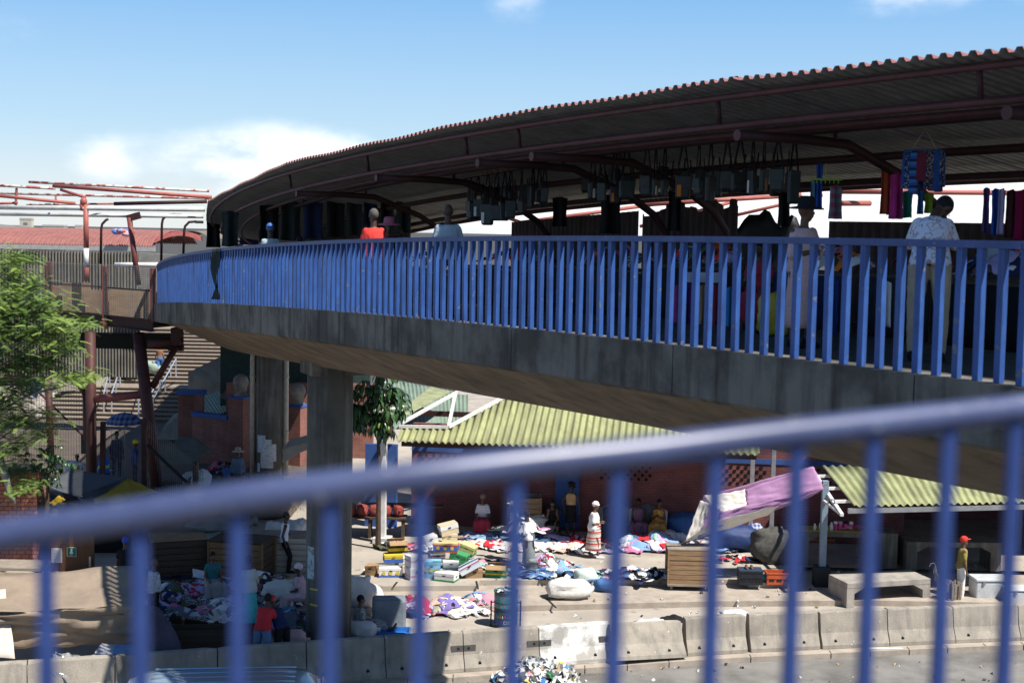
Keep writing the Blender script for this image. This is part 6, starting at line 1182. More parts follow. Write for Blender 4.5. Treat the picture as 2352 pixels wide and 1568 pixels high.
nm1 = ['first bag of the shorter row, nearest the bald man', 'second bag of the shorter row with a white swing tag', 'largest bag of the shorter row with a white swing tag', 'fourth bag of the shorter row from the bald man', 'slim fifth bag of the shorter row', 'sixth bag of the shorter row, just before the gap', 'short dark pouch after the sixth bag of the shorter row', 'small black sling pouch, first of three at the higher end', 'small black sling pouch, middle of three at the higher end', 'small black sling pouch, last of three at the higher end']
for (x, a, c, w, tg), lab in zip(row1, nm1): hang_bag(lab, x, a, c, 408-(x-1080)*.17, 3.3, w, BAGG if x < 1180 else BAGM, WHITEC if tg else None)
row2 = [(1361, 415, 452, 24, 1), (1384, 420, 458, 22, 0), (1411, 424, 460, 22, 2), (1440, 412, 455, 26, 0), (1485, 408, 444, 26, 0), (1506, 408, 448, 18, 1), (1527, 408, 444, 18, 0), (1571, 408, 452, 28, 2), (1604, 408, 446, 27, 0), (1633, 408, 456, 27, 0), (1670, 395, 434, 24, 0), (1699, 393, 436, 34, 0), (1727, 398, 446, 20, 1), (1756, 392, 440, 30, 2), (1788, 394, 436, 27, 0), (1822, 394, 455, 28, 0)]
nm2 = ['white tagged bag starting the longer row of bags', 'second bag of the longer row, turned sideways', 'bag with an orange tag near the start of the longer row', 'wide fourth bag of the longer row', 'bag over the rising red pipe in the longer row', 'slim white tagged bag in the longer row', 'slim bag just before the orange tagged square bag', 'square bag with an orange tag above the middle screen', 'square bag next after the orange tagged square one', 'lowest square bag above the ragged screen edge', 'narrow bag after the lowest square one', 'broadest bag of the longer row', 'white tagged bag beside the broadest one', 'orange tagged bag nearest the woman in black hat but two', 'plain bag nearest the woman in black hat but one', 'long dark bag right before the woman in black hat']
for (x, a, c, w, tg), lab in zip(row2, nm2): hang_bag(lab, x, a, c, 334-(x-1360)*.035, 3.3, w, BAGM if x % 2 else BAGG, {0: None, 1: WHITEC, 2: ORT}[tg])
for i in range(15): hang_bag('dark shoulder bag in the crowded back row above the ragged screens', 1350+i*33+rnd.uniform(-6, 6), 392+rnd.uniform(-8, 14), 436+rnd.uniform(-8, 12), 322, 4.3, 27, [BAGM, BAGG][i % 2]).__setitem__('group', 'dark bags of the back row')
for i in range(8): hang_bag('dark shoulder bag hanging behind the shorter row near the bald man', 1090+i*22+rnd.uniform(-5, 5), 440+rnd.uniform(-8, 8)-i*2, 478-i*2, 398-i*3, 4.3, 20, [BAGM, BAGG][i % 2]).__setitem__('group', 'dark bags behind the shorter row')
B = MB(); B.tube([br(bs(x, 3.3, 2), 3.3, 0).xy.to_3d()+Vector((0, 0, W(x, 408-(x-1080)*.17, br(bs(x, 3.3, 2), 3.3).y).z)) for x in (1070, 1120, 1170, 1215, 1262)], .012, 5); tag(B.build('hanging_rope', cloth('black', (.018, .018, .02))), 'rope carrying the shorter row of bags under the canopy', 'rope')
B = MB(); B.tube([br(bs(x, 3.3, 2), 3.3, 0).xy.to_3d()+Vector((0, 0, W(x, 334-(x-1360)*.035, br(bs(x, 3.3, 2), 3.3).y).z)) for x in (1350, 1500, 1650, 1850)], .016, 5); tag(B.build('hanging_pole', DKRED), 'pole carrying the longer row of bags under the canopy', 'pole')
for i in range(11):
    x = 1088+i*12.; s = bs(x, 3.28, 2); p = br(s, 3.28); p.z = W(x, 400-(x-1080)*.17, p.y).z; B = MB(); B.box((0, 0, 0), (.03, .02, .12)); o = B.build('clothes_peg', mat('wooden peg', (.35, .20, .05), .7)); o.location = p; o.rotation_euler = (0, rnd.uniform(-.3, .3), 0); tag(o, 'wooden peg clipped on the rope of the shorter bag row', 'peg', 'wooden pegs on the bag rope')
def hang_cloth(label, x0, x1, yt, yb, off, m, name='hanging_cloth', grp='cloths hanging at the bridge stalls', thick=.05):
    xm = (x0+x1)/2; s = bs(xm, off, 1.5); p = br(s, off); Y = p.y; w = (x1-x0)*Y/3267; zt, zb = W(xm, yt, Y).z, W(xm, yb, Y).z; sd = rnd.random()*30
    B = MB(); B.grid(lambda u, v: Vector(((u-.5)*w*(1-.12*math.sin(3*v)), thick*math.sin(u*9+sd)*(.4+.6*v)+.01*noise.noise((u*4, v*5, sd)), (zb-zt)*v-.03*abs(2*u-1)*(1-v)+.02*noise.noise((u*3+sd, 1, 1))*v)), 14, 12)
    o = B.build(name, m, solid=.012, smooth=True); o.location = (p.x, p.y, zt); o.rotation_euler = (0, 0, bang(s)*.3); return tag(o, label, 'cloth', grp)
C_ = lambda n_, c: cloth(n_, c)
for a in (('orange cloth hanging beside the hoop of socks', 2022, 2046, 386, 492, 4., C_('burnt orange', (.40, .07, .03))), ('magenta cloth hanging next to the orange one', 2045, 2074, 397, 503, 4., C_('magenta', (.28, .02, .10))), ('teal green cloth hanging under the hoop of socks', 2069, 2097, 438, 500, 4., C_('teal green', (.02, .16, .13))), ('azure cloth hanging under the hoop', 2106, 2124, 438, 492, 4., C_('azure', (.03, .15, .38))), ('lime cloth hanging above the bending man', 2123, 2147, 442, 490, 4., C_('lime', (.18, .30, .03))),
          ('long blue scarf hanging by the green hanger', 1872, 1886, 373, 478, 3.6, C_('scarf blue', (.03, .09, .40))), ('checked cloth hanging beside the woman in black hat', 1905, 1933, 424, 503, 3.6, pattern_mat('dark check', 'check', [(.16, .20, .24), (.22, .05, .10)], 8)), ('striped blue cloth hanging under the green hanger', 1858, 1874, 412, 480, 3.6, pattern_mat('blue stripes', 'upright', [(.03, .06, .2), (.1, .2, .3)], 14)),
          ('violet scarf at the start of the scarf row', 2258, 2276, 430, 535, 3.9, C_('violet scarf', (.10, .06, .20))), ('blue scarf in the scarf row', 2274, 2296, 432, 540, 3.9, C_('scarf blue', (.03, .09, .40))), ('lilac scarf in the scarf row', 2294, 2310, 432, 538, 3.9, C_('lilac', (.42, .36, .58))), ('dark brown scarf in the scarf row', 2308, 2332, 434, 546, 3.9, C_('dark brown', (.06, .02, .02))), ('crimson shawl closing the scarf row', 2330, 2380, 434, 552, 3.9, C_('crimson', (.22, .01, .06))),
          ('pink cloth on the stall rail seen between the bars', 1552, 1572, 653, 770, 3.2, C_('magenta pink', (.45, .06, .22))), ('purple cloth on the stall rail seen between the bars', 1578, 1602, 653, 762, 3.2, C_('purple', (.11, .03, .20))), ('tan cloth on the stall rail seen between the bars', 1606, 1632, 653, 760, 3.2, C_('tan', (.52, .33, .17))), ('maroon cloth on the stall rail seen between the bars', 1636, 1664, 653, 758, 3.2, MAROON), ('sky blue cloth next to the maroon one on the rail', 1672, 1694, 658, 772, 3.2, C_('bright azure', (.05, .30, .60))), ('khaki cloth beside the sky blue one', 1692, 1712, 662, 748, 3.1, KHAKI), ('dark red cloth behind the yellow bag', 1716, 1742, 658, 742, 3.2, MAROON),
          ('navy trousers hanging beside the pink dress', 1906, 1932, 640, 800, 3.2, C_('navy trousers', (.03, .06, .22))), ('blue jeans hanging between two bars', 1982, 2012, 690, 800, 3.2, C_('jeans bright', (.03, .08, .30))), ('pale bag hanging at the hand of the bending man', 2036, 2054, 645, 750, 2.6, WHITEC)): hang_cloth(*a)
# yellow bag on the deck
s = bs(1778, 2.4, .4); sack('shiny yellow bag on the deck beside the woman in pink dress', br(s, 2.4, .02), (.20, .16, .30), .3, mat('shiny yellow bag', (.55, .42, .04), .35, (.40, .42, .08), 5, bump=.3, bsc=9), seed=90)
# hoop of socks
s = bs(2125, 3.6, 2); p = br(s, 3.6); Yh = p.y; zc = W(2125, 347, Yh).z; rh = 41*Yh/3267; t = thing('hanging_hoop', 'blue hoop hung with socks and printed cloths above the bending man', 'hoop', (p.x, p.y, zc)); B = MB(); B.tube([(rh*math.cos(a*.3307), rh*math.sin(a*.3307), 0) for a in range(20)], .014, 6, cap=False); B.build('ring', C_('hoop blue', (.03, .13, .34)), t, world=False)
for k in range(4): a = k*1.57+.5; B = MB(); B.tube([(rh*math.cos(a), rh*math.sin(a), 0), (0, 0, 50*Yh/3267)], .006, 4); B.build('string', mat('pale cord', (.4, .36, .28), .8), t, world=False)
SK = [pattern_mat('blue sock check', 'across', [(.03, .10, .36), (.05, .18, .46), (.02, .03, .08)], 9), C_('wine', (.16, .03, .06)), pattern_mat('snow sock', 'spots', [(.03, .03, .05), (.3, .32, .4), (.1, .02, .03)], 30), C_('sock blue', (.03, .10, .40)), pattern_mat('starry sock', 'spots', [(.02, .04, .14), (.02, .04, .14), (.3, .3, .34)], 34)]
for k in range(16): a = k*.3927; B = MB(); B.bar((rh*math.cos(a), rh*math.sin(a), -.01), (rh*1.08*math.cos(a), rh*1.08*math.sin(a), -rnd.uniform(.36, .56)), .13, .05, (math.cos(a), math.sin(a), 0)); B.build('sock', SK[k % 5], t, world=False, bevel=.015)
s = bs(1895, 3.5, 2); p = br(s, 3.5); z = W(1895, 412, p.y).z; B = MB(); B.box((0, 0, 0), (.46, .03, .025)); [B.box((-.18+.06*i, 0, -.03), (.012, .012, .05)) for i in range(7)]; B.tube([(0, 0, 0), (0, 0, .22)], .006, 5); o = B.build('peg_hanger', mat('lime plastic', (.25, .45, .03), .5)); o.location = (p.x, p.y, z); tag(o, 'lime green peg hanger above the black hat', 'hanger')
# stall tables with goods; dark skirts added so the gaps between bars stay dark
def stall(label, xa, xb, off, h, m, goods, n, seed, xg=None):
    sa, sb = bs(xb, off, .8), bs(xa, off, .8); p = br((sa+sb)/2, off); a = bang((sa+sb)/2); Ln = (br(sb, off)-br(sa, off)).length
    t = thing('stall_table', label, 'table', (p.x, p.y, p.z+.01), a, 'stall tables on the footbridge'); B = MB(); B.box((0, 0, h), (.8, Ln*.98, .035)); B.build('table_top', WOODD, t, world=False)
    for sx in (-1, 1):
        for sy in (-1, 1): B = MB(); B.box((sx*.35, sy*(Ln/2-.1), h/2-.02), (.05, .05, h-.04)); B.build('leg', WOODD, t, world=False)
    B = MB(); B.grid(lambda u, v: Vector((-.41-.015*math.sin(u*40)*(1-v), (u-.5)*Ln*.98, .05+(h-.07)*v)), 60, 3); B.build('skirt', m, t, world=False, solid=.008, smooth=True)
    pile(goods, Vector((p.x, p.y, p.z+h+.03)), (.38, Ln*.46), .34, n, pl['dark']+[BRIGHTR, ORT, cloth('azure', (.03, .15, .38))], a, 'goods piled on the bridge stalls', 'goods_pile', seed, (.18, .36))
SKD = cloth('stall skirt dark', (.025, .025, .03))
stall('stall table with dark skirt behind the white shirted far walkers', 700, 860, 3.9, .8, SKD, 'dark goods piled on the stall beyond the man in red shirt', 10, 101)
stall('stall table with dark skirt behind the bald man', 905, 1085, 3.9, .8, SKD, 'goods piled on the stall behind the bald man', 14, 102)
stall('stall table with dark skirt under the shorter row of bags', 1095, 1300, 3.9, .8, SKD, 'goods piled under the shorter row of bags', 16, 103)
stall('stall table with dark skirt under the start of the longer row of bags', 1312, 1530, 3.9, .8, SKD, 'goods piled under the start of the longer bag row', 16, 104)
stall('stall table with dark skirt beside the rail of coloured cloths', 1545, 1725, 4.0, .85, SKD, 'caps and goods piled behind the rail of coloured cloths', 16, 105)
stall('stall table with navy skirt behind the woman in pink dress', 1800, 2010, 3.7, .82, cloth('navy skirt', (.02, .03, .09)), 'folded goods behind the woman in pink dress', 16, 106)
stall('stall table with dark skirt before the bending man', 2050, 2190, 3.3, .82, SKD, 'goods the bending man is looking at', 12, 107)
stall('brown stall table past the bending man', 2200, 2420, 3.0, .80, cloth('black skirt', (.012, .012, .014)), 'small bright packets on the brown stall table', 16, 108)
s = bs(1624, 3.15, .8); p = br(s, 3.15); B = MB(); B.box((0, 0, 0), (.62, .02, .15)); o = B.build('price_board', mat('pale board', (.62, .66, .78), .6)); o.location = (p.x, p.y, W(1624, 637, p.y).z); o.rotation_euler = (0, 0, bang(s)*.3); tag(o, 'pale board above the rail of coloured cloths', 'board')
# dark hung goods added to fill the far part of the canopy with darkness
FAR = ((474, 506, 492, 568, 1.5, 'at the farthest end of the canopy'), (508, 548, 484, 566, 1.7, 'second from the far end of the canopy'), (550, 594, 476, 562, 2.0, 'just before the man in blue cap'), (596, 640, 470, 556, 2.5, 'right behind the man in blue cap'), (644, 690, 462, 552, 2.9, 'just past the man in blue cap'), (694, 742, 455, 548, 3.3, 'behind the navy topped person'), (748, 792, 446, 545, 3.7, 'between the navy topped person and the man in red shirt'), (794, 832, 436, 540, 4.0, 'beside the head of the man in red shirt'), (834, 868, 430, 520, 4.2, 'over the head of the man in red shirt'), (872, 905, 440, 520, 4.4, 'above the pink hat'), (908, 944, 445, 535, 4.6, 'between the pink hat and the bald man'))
for i, (x0, x1, yt, yb, of, lab) in enumerate(FAR): hang_cloth('dark shade-filling garments hanging '+lab, x0, x1, yt, yb, of, [BLACKC, cloth('charcoal', (.03, .04, .04)), NAVY][i % 3], 'hanging_garment', 'dark shade-filling garments far along the canopy', .12)
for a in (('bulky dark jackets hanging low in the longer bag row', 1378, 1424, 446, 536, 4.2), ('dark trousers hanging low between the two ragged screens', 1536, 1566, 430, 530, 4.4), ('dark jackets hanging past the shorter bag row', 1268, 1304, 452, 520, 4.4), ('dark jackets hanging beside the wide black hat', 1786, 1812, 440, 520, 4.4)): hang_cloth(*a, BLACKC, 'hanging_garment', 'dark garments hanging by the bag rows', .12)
# black tarp bulge beside the ragged screen
s = bs(1755, 6.0, 1.2); p = br(s, 6.0); B = MB(); za, zb_ = W(1745, 486, p.y).z, p.z; B.grid(lambda u, v: Vector((p.x+(u-.5)*1.25, p.y+.1*math.sin(u*5), zb_+(za-zb_)*v*(.62+.36*math.sin(.5+u*2.0)+.16*noise.noise((u*5, 1, 2)))+.05*noise.noise((u*6, v*5, 2)))), 14, 8); tag(B.build('black_tarp', mat('black tarpaulin', (.012, .012, .014), .5, bump=.4, bsc=8), solid=.01, smooth=True), 'black tarpaulin bulging up beside the ragged dark screen', 'tarpaulin')
# ================================================================== collapsed parasol
t = thing('parasol', 'collapsed purple and white market parasol lashed level between cart and shed', 'parasol', W(1740, 1170, 38))
PUR = mat('purple canvas', (.40, .22, .38), .8, (.30, .15, .29), 3, bump=.3, bsc=8); CRM = mat('cream canvas', (.72, .67, .60), .85, (.60, .55, .48), 3, bump=.3, bsc=8)
def ps(nm, P, m, fold=.05): sheet(nm, [W(*q) for q in P], m, 16, 8, fold=fold, fs=3.5, parent=None).parent = t
def psheet(nm, P, m, fold=.06):
    o = sheet(nm, [W(*q)-t.location for q in P], m, 26, 14, fold=fold*.55, sag=.05, fs=6, solid=.012); o.parent = t
psheet('cream_panel', [(1616, 1139, 38.0), (1712, 1124, 37.9), (1714, 1164, 37.7), (1655, 1176, 37.6)], CRM)
psheet('purple_panel', [(1712, 1124, 37.9), (1868, 1071, 37.9), (1892, 1121, 37.6), (1714, 1164, 37.7)], PUR)
psheet('purple_panel', [(1655, 1176, 37.6), (1892, 1121, 37.6), (1845, 1146, 37.8), (1650, 1210, 37.5)], PUR, .09)
psheet('cream_panel', [(1640, 1196, 37.4), (1790, 1160, 37.4), (1765, 1182, 37.7), (1574, 1244, 37.7)], CRM)
psheet('purple_panel', [(1770, 1170, 37.5), (1892, 1121, 37.6), (1880, 1130, 37.9), (1755, 1180, 37.7)], PUR)
psheet('cream_panel', [(1574, 1244, 37.7), (1608, 1148, 38.0), (1634, 1158, 37.7), (1602, 1236, 37.6)], CRM)
psheet('purple_panel', [(1602, 1236, 37.6), (1634, 1158, 37.7), (1668, 1178, 37.6), (1640, 1214, 37.6)], PUR)
psheet('purple_panel', [(1574, 1244, 38.4), (1616, 1139, 38.3), (1868, 1071, 38.2), (1800, 1160, 38.3)], PUR)
B = MB(); B.tube([W(1570, 1246, 37.8), W(1640, 1200, 37.9), W(1900, 1110, 37.9)], .022, 8); B.build('pole', WOODG, t)
B = MB(); B.tube([W(1574, 1243, 37.7), W(1530, 1262, 38.0)], .008, 5); B.build('tie_cord', mat('pale cord', (.4, .36, .28), .8), t)
# ================================================================== left foreground: tarp stall, silver sheet, minibus
t = thing('tarp_stall', 'tan canvas covered stall with a fence patterned shadow, behind the barriers', 'stall', W(150, 1420, 30))
TARP = mat('tan canvas', (.29, .225, .165), .9, (.21, .165, .125), 1.8, bump=.3, bsc=9, spots=((.22, .17, .12), 5, .72))
def tsheet(nm, P, m, fold=.05, nu=24, nv=10, sag=0, fs=3.): o = sheet(nm, [Vector(q)-t.location for q in P], m, nu, nv, fold=fold, fs=fs, sag=sag, solid=.015); o.parent = t; return o
f0, f1, b1, b0 = W(-160, 1418, 29.6), W(318, 1388, 30.4), W(314, 1296, 31.9), W(-160, 1338, 31.2)
tsheet('canvas_top', [f0, f1, b1, b0], TARP, .07, sag=.09, nu=40, nv=14, fs=5)
g0, g1 = Vector((f0.x, f0.y+.30, .12)), Vector((f1.x, f1.y+.30, .18)); tsheet('canvas_front', [g0, g1, f1, f0], TARP, .13, fs=6, nu=40, nv=16)
tsheet('canvas_side', [g1, Vector((b1.x+.1, b1.y, 0)), b1, f1], TARP, .04, 10)
tsheet('cream_corner_sheet', [W(-160, 1500, 29.35), W(34, 1512, 29.35), W(16, 1352, 30.8), W(-160, 1350, 30.6)], mat('cream canvas sheet', (.60, .54, .46), .9, (.5, .44, .37), 2), .05, 14)
MAUVE = mat('dusky purple cloth', (.11, .075, .10), .9, (.06, .06, .07), 3, bump=.3)
tsheet('side_cloth', [W(322, 1500, 30.1), W(418, 1488, 30.3), W(378, 1400, 31.0), W(320, 1385, 31.2)], MAUVE, .09, 12)
B = MB()
for sx, p in ((0, f0), (1, f1), (2, b1), (3, b0)): B.bar(Vector((p.x, p.y, -.29)), p-Vector((0, 0, .03)), .06, .06, (0, 1, 0))
B.build('post', WOODD, t)
t2 = thing('stall_counter', 'grey plank topped timber counter against the orange brick kiosk', 'counter', W(20, 1320, 34.5)); p, q = W(-140, 1298, 34.2), W(102, 1306, 34.6); B = MB(); d = q-p; B.box((p+q)/2+Vector((0, .25, 0)), (d.x, .9, .07)); B.build('plank_top', WOODG, t2); B = MB(); B.box(((p.x+q.x)/2, p.y+.02, p.z/2-.1), (d.x-.1, .06, p.z-.1)); B.build('board_front', mat('pale worn board', (.42, .33, .22), .85, (.33, .25, .17), 3, str=(3, 3, 1), streak=((.14, .09, .06), 6, .6)), t2)
SILV = mat('silver plastic sheet', (.40, .40, .41), .28, (.24, .24, .25), 5, bump=.5, bsc=6, metal=.35)
def silv(u, v):
    a, c = W(132, 1496, 29.0), W(268, 1512, 29.5); p = a.lerp(c, u); return p+Vector((.10*noise.noise((u*6, v*6, 1)), -.55*v*(.6+.4*math.sin(u*3.1)) -.15+.13*noise.noise((u*7, v*6, 4)), .03-.62*v*(.45+.65*u)+.13*noise.noise((u*7+3, v*7, 8))))
B = MB(); B.grid(silv, 26, 18); tag(B.build('silver_sheet', SILV, solid=.004), 'crumpled silver plastic sheet slung over a shaded barrier', 'plastic sheet')
for i, (x, c) in enumerate(((245, (.62, .62, .66)), (282, (.25, .38, .62)))): B = MB(); B.box((0, 0, 0), (.5, .5, .05)); o = B.build('folded_bag', mat('folded bag %d' % i, c, .6), bevel=.015); o.location = W(x, 1498, 29.9)+Vector((0, .2, 0)); o.rotation_euler = (.1, .1, .2*i); tag(o, ['folded white bag under the edge of the tan canvas', 'folded blue bag under the edge of the tan canvas'][i], 'bag')
van = thing('minibus', 'silver blue minibus with ribbed roof parked on the road under the shaded barriers', 'minibus', (W(540, 1545, 25.6).x, 25.6, -.56), R(7))
VB = mat('silver blue car paint', (.33, .42, .50), .25, (.30, .39, .47), 2, metal=.35, coat=.6, spec=.6); GLS = mat('dark car glass', (.03, .06, .09), .08, spec=.8)
rings = []; zr = W(520, 1527, 26.3).z+.56
for x, zt, w0, zb in ((-1.95, 1.55, .70, .5), (-1.9, zr-.12, .78, .35), (-1.7, zr-.03, .82, .3), (-1.2, zr, .84, .3), (0, zr+.01, .85, .3), (.9, zr, .85, .3), (1.30, zr-.05, .83, .3), (1.55, zr-.20, .80, .3), (1.95, zr-.75, .80, .3), (2.25, zr-1.0, .80, .32), (2.45, zr-1.25, .74, .4)):
    pr = [(-w0, zb), (-w0*1.02, zb+(zt-zb)*.45), (-w0*.93, zt-.16), (-w0*.80, zt-.035), (-w0*.5, zt), (0, zt+.012), (w0*.5, zt), (w0*.80, zt-.035), (w0*.93, zt-.16), (w0*1.02, zb+(zt-zb)*.45), (w0, zb)]
    rings.append([Vector((x, y, z)) for y, z in pr])
B = MB(); B.loft(rings); B.build('body', VB, van, world=False, smooth=True)
for i in range(5): B = MB(); y = -.56+.28*i; B.tube([(-1.5, y, zr+.0), (0, y, zr+.013-.02*abs(y)), (1.1, y, zr-.005)], .022, 6); B.build('roof_rib', VB, van, world=False, smooth=True)
B = MB(); B.add([(1.56, -.66, zr-.23), (1.56, .66, zr-.23), (1.965, .68, zr-.76), (1.965, -.68, zr-.76)], [(0, 1, 2, 3)]); B.v = [(x+.03, y, z+.02) for x, y, z in B.v]; B.build('windscreen', GLS, van, world=False)
for sy in (-1, 1):
    for xa, xb in ((-1.6, -.6), (-.5, .5), (.6, 1.4)): B = MB(); B.box(((xa+xb)/2, sy*.845, zr-.48), (xb-xa, .02, .46), Matrix.Rotation(sy*.13, 3, 'X')); B.build('side_window', GLS, van, world=False)
    for x in (-1.25, 1.65):
        B = MB(); B.tube([(x, sy*.70, .32), (x, sy*.87, .32)], .32, 20); w_ = B.build('wheel', mat('tyre rubber', (.02, .02, .02), .9), van, world=False); B = MB(); B.tube([(x, sy*.86, .32), (x, sy*.885, .32)], .18, 14); B.build('rim', mat('wheel rim', (.4, .4, .42), .4, metal=.7), w_, world=False)
    B = MB(); B.box((2.44, sy*.5, .72), (.05, .3, .14)); B.build('headlight', mat('headlamp glass', (.6, .62, .65), .2), van, world=False); B = MB(); B.box((1.62, sy*.95, 1.15), (.08, .16, .2)); B.build('mirror', DARK, van, world=False, bevel=.02)
# ================================================================== tents and sheets in the shade
t = thing('market_tent', 'black and yellow canvas market tent behind the brick kiosk', 'tent', W(230, 1130, 41.5))
def tent(nm, P, m, fold=.03, sag=.06): o = sheet(nm, [W(*q)-t.location for q in P], m, 14, 8, fold=fold, sag=sag, solid=.012); o.parent = t; return o
CHAR = mat('charcoal canvas', (.085, .09, .10), .8, (.06, .065, .075), 2); YEL = mat('mustard yellow canvas', (.40, .27, .02), .85, (.30, .20, .02), 2)
tent('canvas_top', [(104, 1116, 40.3), (176, 1142, 39.8), (294, 1097, 41.8), (162, 1077, 43.2)], CHAR); tent('canvas_side', [(176, 1142, 39.8), (216, 1147, 39.9), (292, 1098, 41.75), (250, 1110, 41.2)], CHAR)
tent('yellow_side', [(214, 1168, 39.6), (310, 1146, 40.3), (294, 1099, 41.6), (216, 1146, 39.9)], YEL); tent('yellow_side', [(310, 1146, 40.3), (362, 1130, 41.0), (296, 1098, 41.6), (294, 1099, 41.6)], YEL)
tent('valance', [(108, 1150, 40.2), (200, 1162, 39.8), (178, 1140, 39.75), (104, 1117, 40.2)], mat('navy shade cloth', (.02, .03, .05), .8)); tent('yellow_flap', [(112, 1158, 40.0), (136, 1160, 40.0), (150, 1146, 39.9), (134, 1138, 40.0)], YEL)
tent('blue_canvas', [(220, 1200, 39.4), (430, 1170, 40.5), (366, 1128, 40.9), (214, 1168, 39.5)], mat('deep blue canvas', (.02, .05, .16), .8))
B = MB(); [B.bar(Vector((W(*q).x, W(*q).y, 0))-t.location, W(*q)-t.location, .05, .05, (0, 1, 0)) for q in ((106, 1116, 40.4), (214, 1166, 39.7), (360, 1130, 41.0), (164, 1078, 43.1))]; B.build('tent_pole', WIRE, t)
t = thing('market_tent', 'dark tent with a red corner panel between the steel legs and the near column', 'tent', W(530, 1120, 44)); DRED = mat('dull red canvas', (.34, .05, .06), .85)
tent('canvas_top', [(420, 1122, 43.5), (520, 1130, 42.5), (562, 1100, 44.5), (476, 1088, 46)], mat('black canvas', (.03, .035, .035), .85)); tent('red_side', [(500, 1140, 42.5), (612, 1128, 43.5), (563, 1100, 44.4), (562, 1100, 44.5)], DRED); tent('blue_side', [(415, 1150, 42.5), (520, 1165, 41.5), (522, 1130, 42.4), (420, 1122, 43.4)], mat('deep blue canvas', (.02, .05, .16), .8)); tent('red_edge', [(418, 1124, 43.3), (476, 1090, 45.9), (478, 1086, 46), (420, 1120, 43.4)], DRED)
B = MB(); [B.bar(Vector((W(*q).x, W(*q).y, 0))-t.location, W(*q)-t.location, .05, .05, (0, 1, 0)) for q in ((420, 1123, 43.5), (612, 1127, 43.5), (520, 1131, 42.5))]; B.build('tent_pole', WIRE, t)
t = thing('market_tent', 'low grey green canvas shelter at the foot of the boundary wall', 'tent', W(430, 1030, 50)); GGR = mat('grey green canvas', (.15, .155, .125), .9, (.11, .11, .09), 2)
tent('canvas_top', [(375, 1048, 48.5), (465, 1046, 49), (448, 1004, 52), (410, 1004, 52)], GGR); tent('canvas_side', [(465, 1048, 49), (484, 1030, 51), (452, 1006, 52), (448, 1004, 52)], GGR); tent('canvas_low', [(340, 1072, 47.5), (455, 1062, 48), (464, 1045, 49), (374, 1020, 49)], GGR)
B = MB(); [B.bar(Vector((W(*q).x, W(*q).y, 0))-t.location, W(*q)-t.location, .05, .05, (0, 1, 0)) for q in ((376, 1047, 48.5), (482, 1031, 51), (455, 1061, 48))]; B.build('tent_pole', WIRE, t)
t = thing('awning', 'beige canvas awning reaching behind the near bridge column', 'awning', W(680, 1030, 46)); BEI = mat('beige canvas', (.38, .34, .27), .9, (.28, .25, .2), 2)
tent('canvas_top', [(648, 1032, 45.5), (712, 1012, 45.5), (712, 998, 48), (664, 1010, 47.5)], BEI); tent('canvas_front', [(648, 1062, 45.4), (712, 1028, 45.4), (712, 1012, 45.45), (648, 1032, 45.45)], BEI); B = MB(); [B.bar(Vector((W(*q).x, W(*q).y, 0))-t.location, W(*q)-t.location, .05, .05, (0, 1, 0)) for q in ((650, 1032, 45.5), (665, 1010, 47.4))]; B.build('tent_pole', WIRE, t)
B = MB(); rr = random.Random(5); c = PG(655, 1170, 0)
for i in range(420): a = Vector((rr.gauss(0, .34), rr.gauss(0, .3), abs(rr.gauss(.5, .38)))); d = Vector((rr.uniform(-.25, .25), rr.uniform(-.2, .2), rr.uniform(-.35, .05))); B.add([c+a, c+a+Vector((.03, 0, .01)), c+a+d], [(0, 1, 2)])
tag(B.build('straw_heap', mat('golden straw', (.42, .34, .16), .95, (.3, .24, .12), 20)), 'golden heap of dried herbs and straw beside the rear of the near column', 'herb heap', kind='stuff')
t = thing('market_parasol', 'navy parasol with pale check pattern before the great stairs', 'parasol', W(286, 972, 52)); rU = 44*52/3267; NC = pattern_mat('navy check parasol', 'check', [(.025, .04, .12), (.16, .20, .32)], 5.5)
B = MB(); B.lathe((0, 0, 0), [(rU, 0), (rU*.86, .16), (rU*.62, .29), (rU*.32, .37), (.02, .40)], 8, cap=False); B.build('canopy_cloth', NC, t, world=False, solid=.008); B = MB(); B.tube([(0, 0, .45), (0, 0, -1.9)], .02, 6); B.build('pole', WIRE, t, world=False)
for k in range(8): a = k*math.pi/4; B = MB(); B.tube([(0, 0, .37), (rU*.6*math.cos(a), rU*.6*math.sin(a), .265), (rU*math.cos(a), rU*math.sin(a), -.02)], .008, 4); B.build('rib', WIRE, t, world=False)
# mesh fences of the stair up to the steel bridge
DW = mat('dark mesh wire', (.16, .155, .15), .6, metal=.2)
for lab, P in (('steep mesh panel in front of the blue checked umbrella', [(256, 1150, 46.0), (348, 1160, 44.5), (346, 1072, 44.5), (256, 990, 46.0)]), ('mesh panel running down beside the slanted red leg', [(340, 1150, 44.2), (470, 1150, 43.0), (466, 1080, 43.0), (338, 962, 44.2)]), ('tall mesh fence panel behind the feathery tree', [(-30, 1085, 47), (200, 1085, 46), (200, 872, 46), (-30, 872, 47)])):
    P = [W(*q) for q in P]; o = mesh_panel(P, .10, .30, .0065, 'mesh_fence', None, DW); tag(o, lab, 'mesh fence', 'mesh fence panels by the steel stairs')
for lab, x0, y0, x1, y1, Y in (('dark red post at the foot of the mesh stairs', 331, 962, 332, 1160, 44.3), ('dark red post beside the blue checked umbrella', 237, 968, 234, 1160, 46.), ('short dark red post hung with white bags', 449, 1060, 448, 1150, 43.5)):
    B = MB(); a, c = W(x0, y0, Y), W(x1, y1, Y); c.z = 0; B.bar(Vector((c.x, c.y, 0)), a, .15, .15, (0, 1, 0)); tag(B.build('steel_post', DKRED), lab, 'post', 'dark red posts by the steel stairs')
B = MB(); B.tube([W(338, 1022, 44), W(485, 1160, 42.5)], .05, 6); tag(B.build('stair_rail', DARK), 'dark sloping rail down along the mesh panels', 'rail')
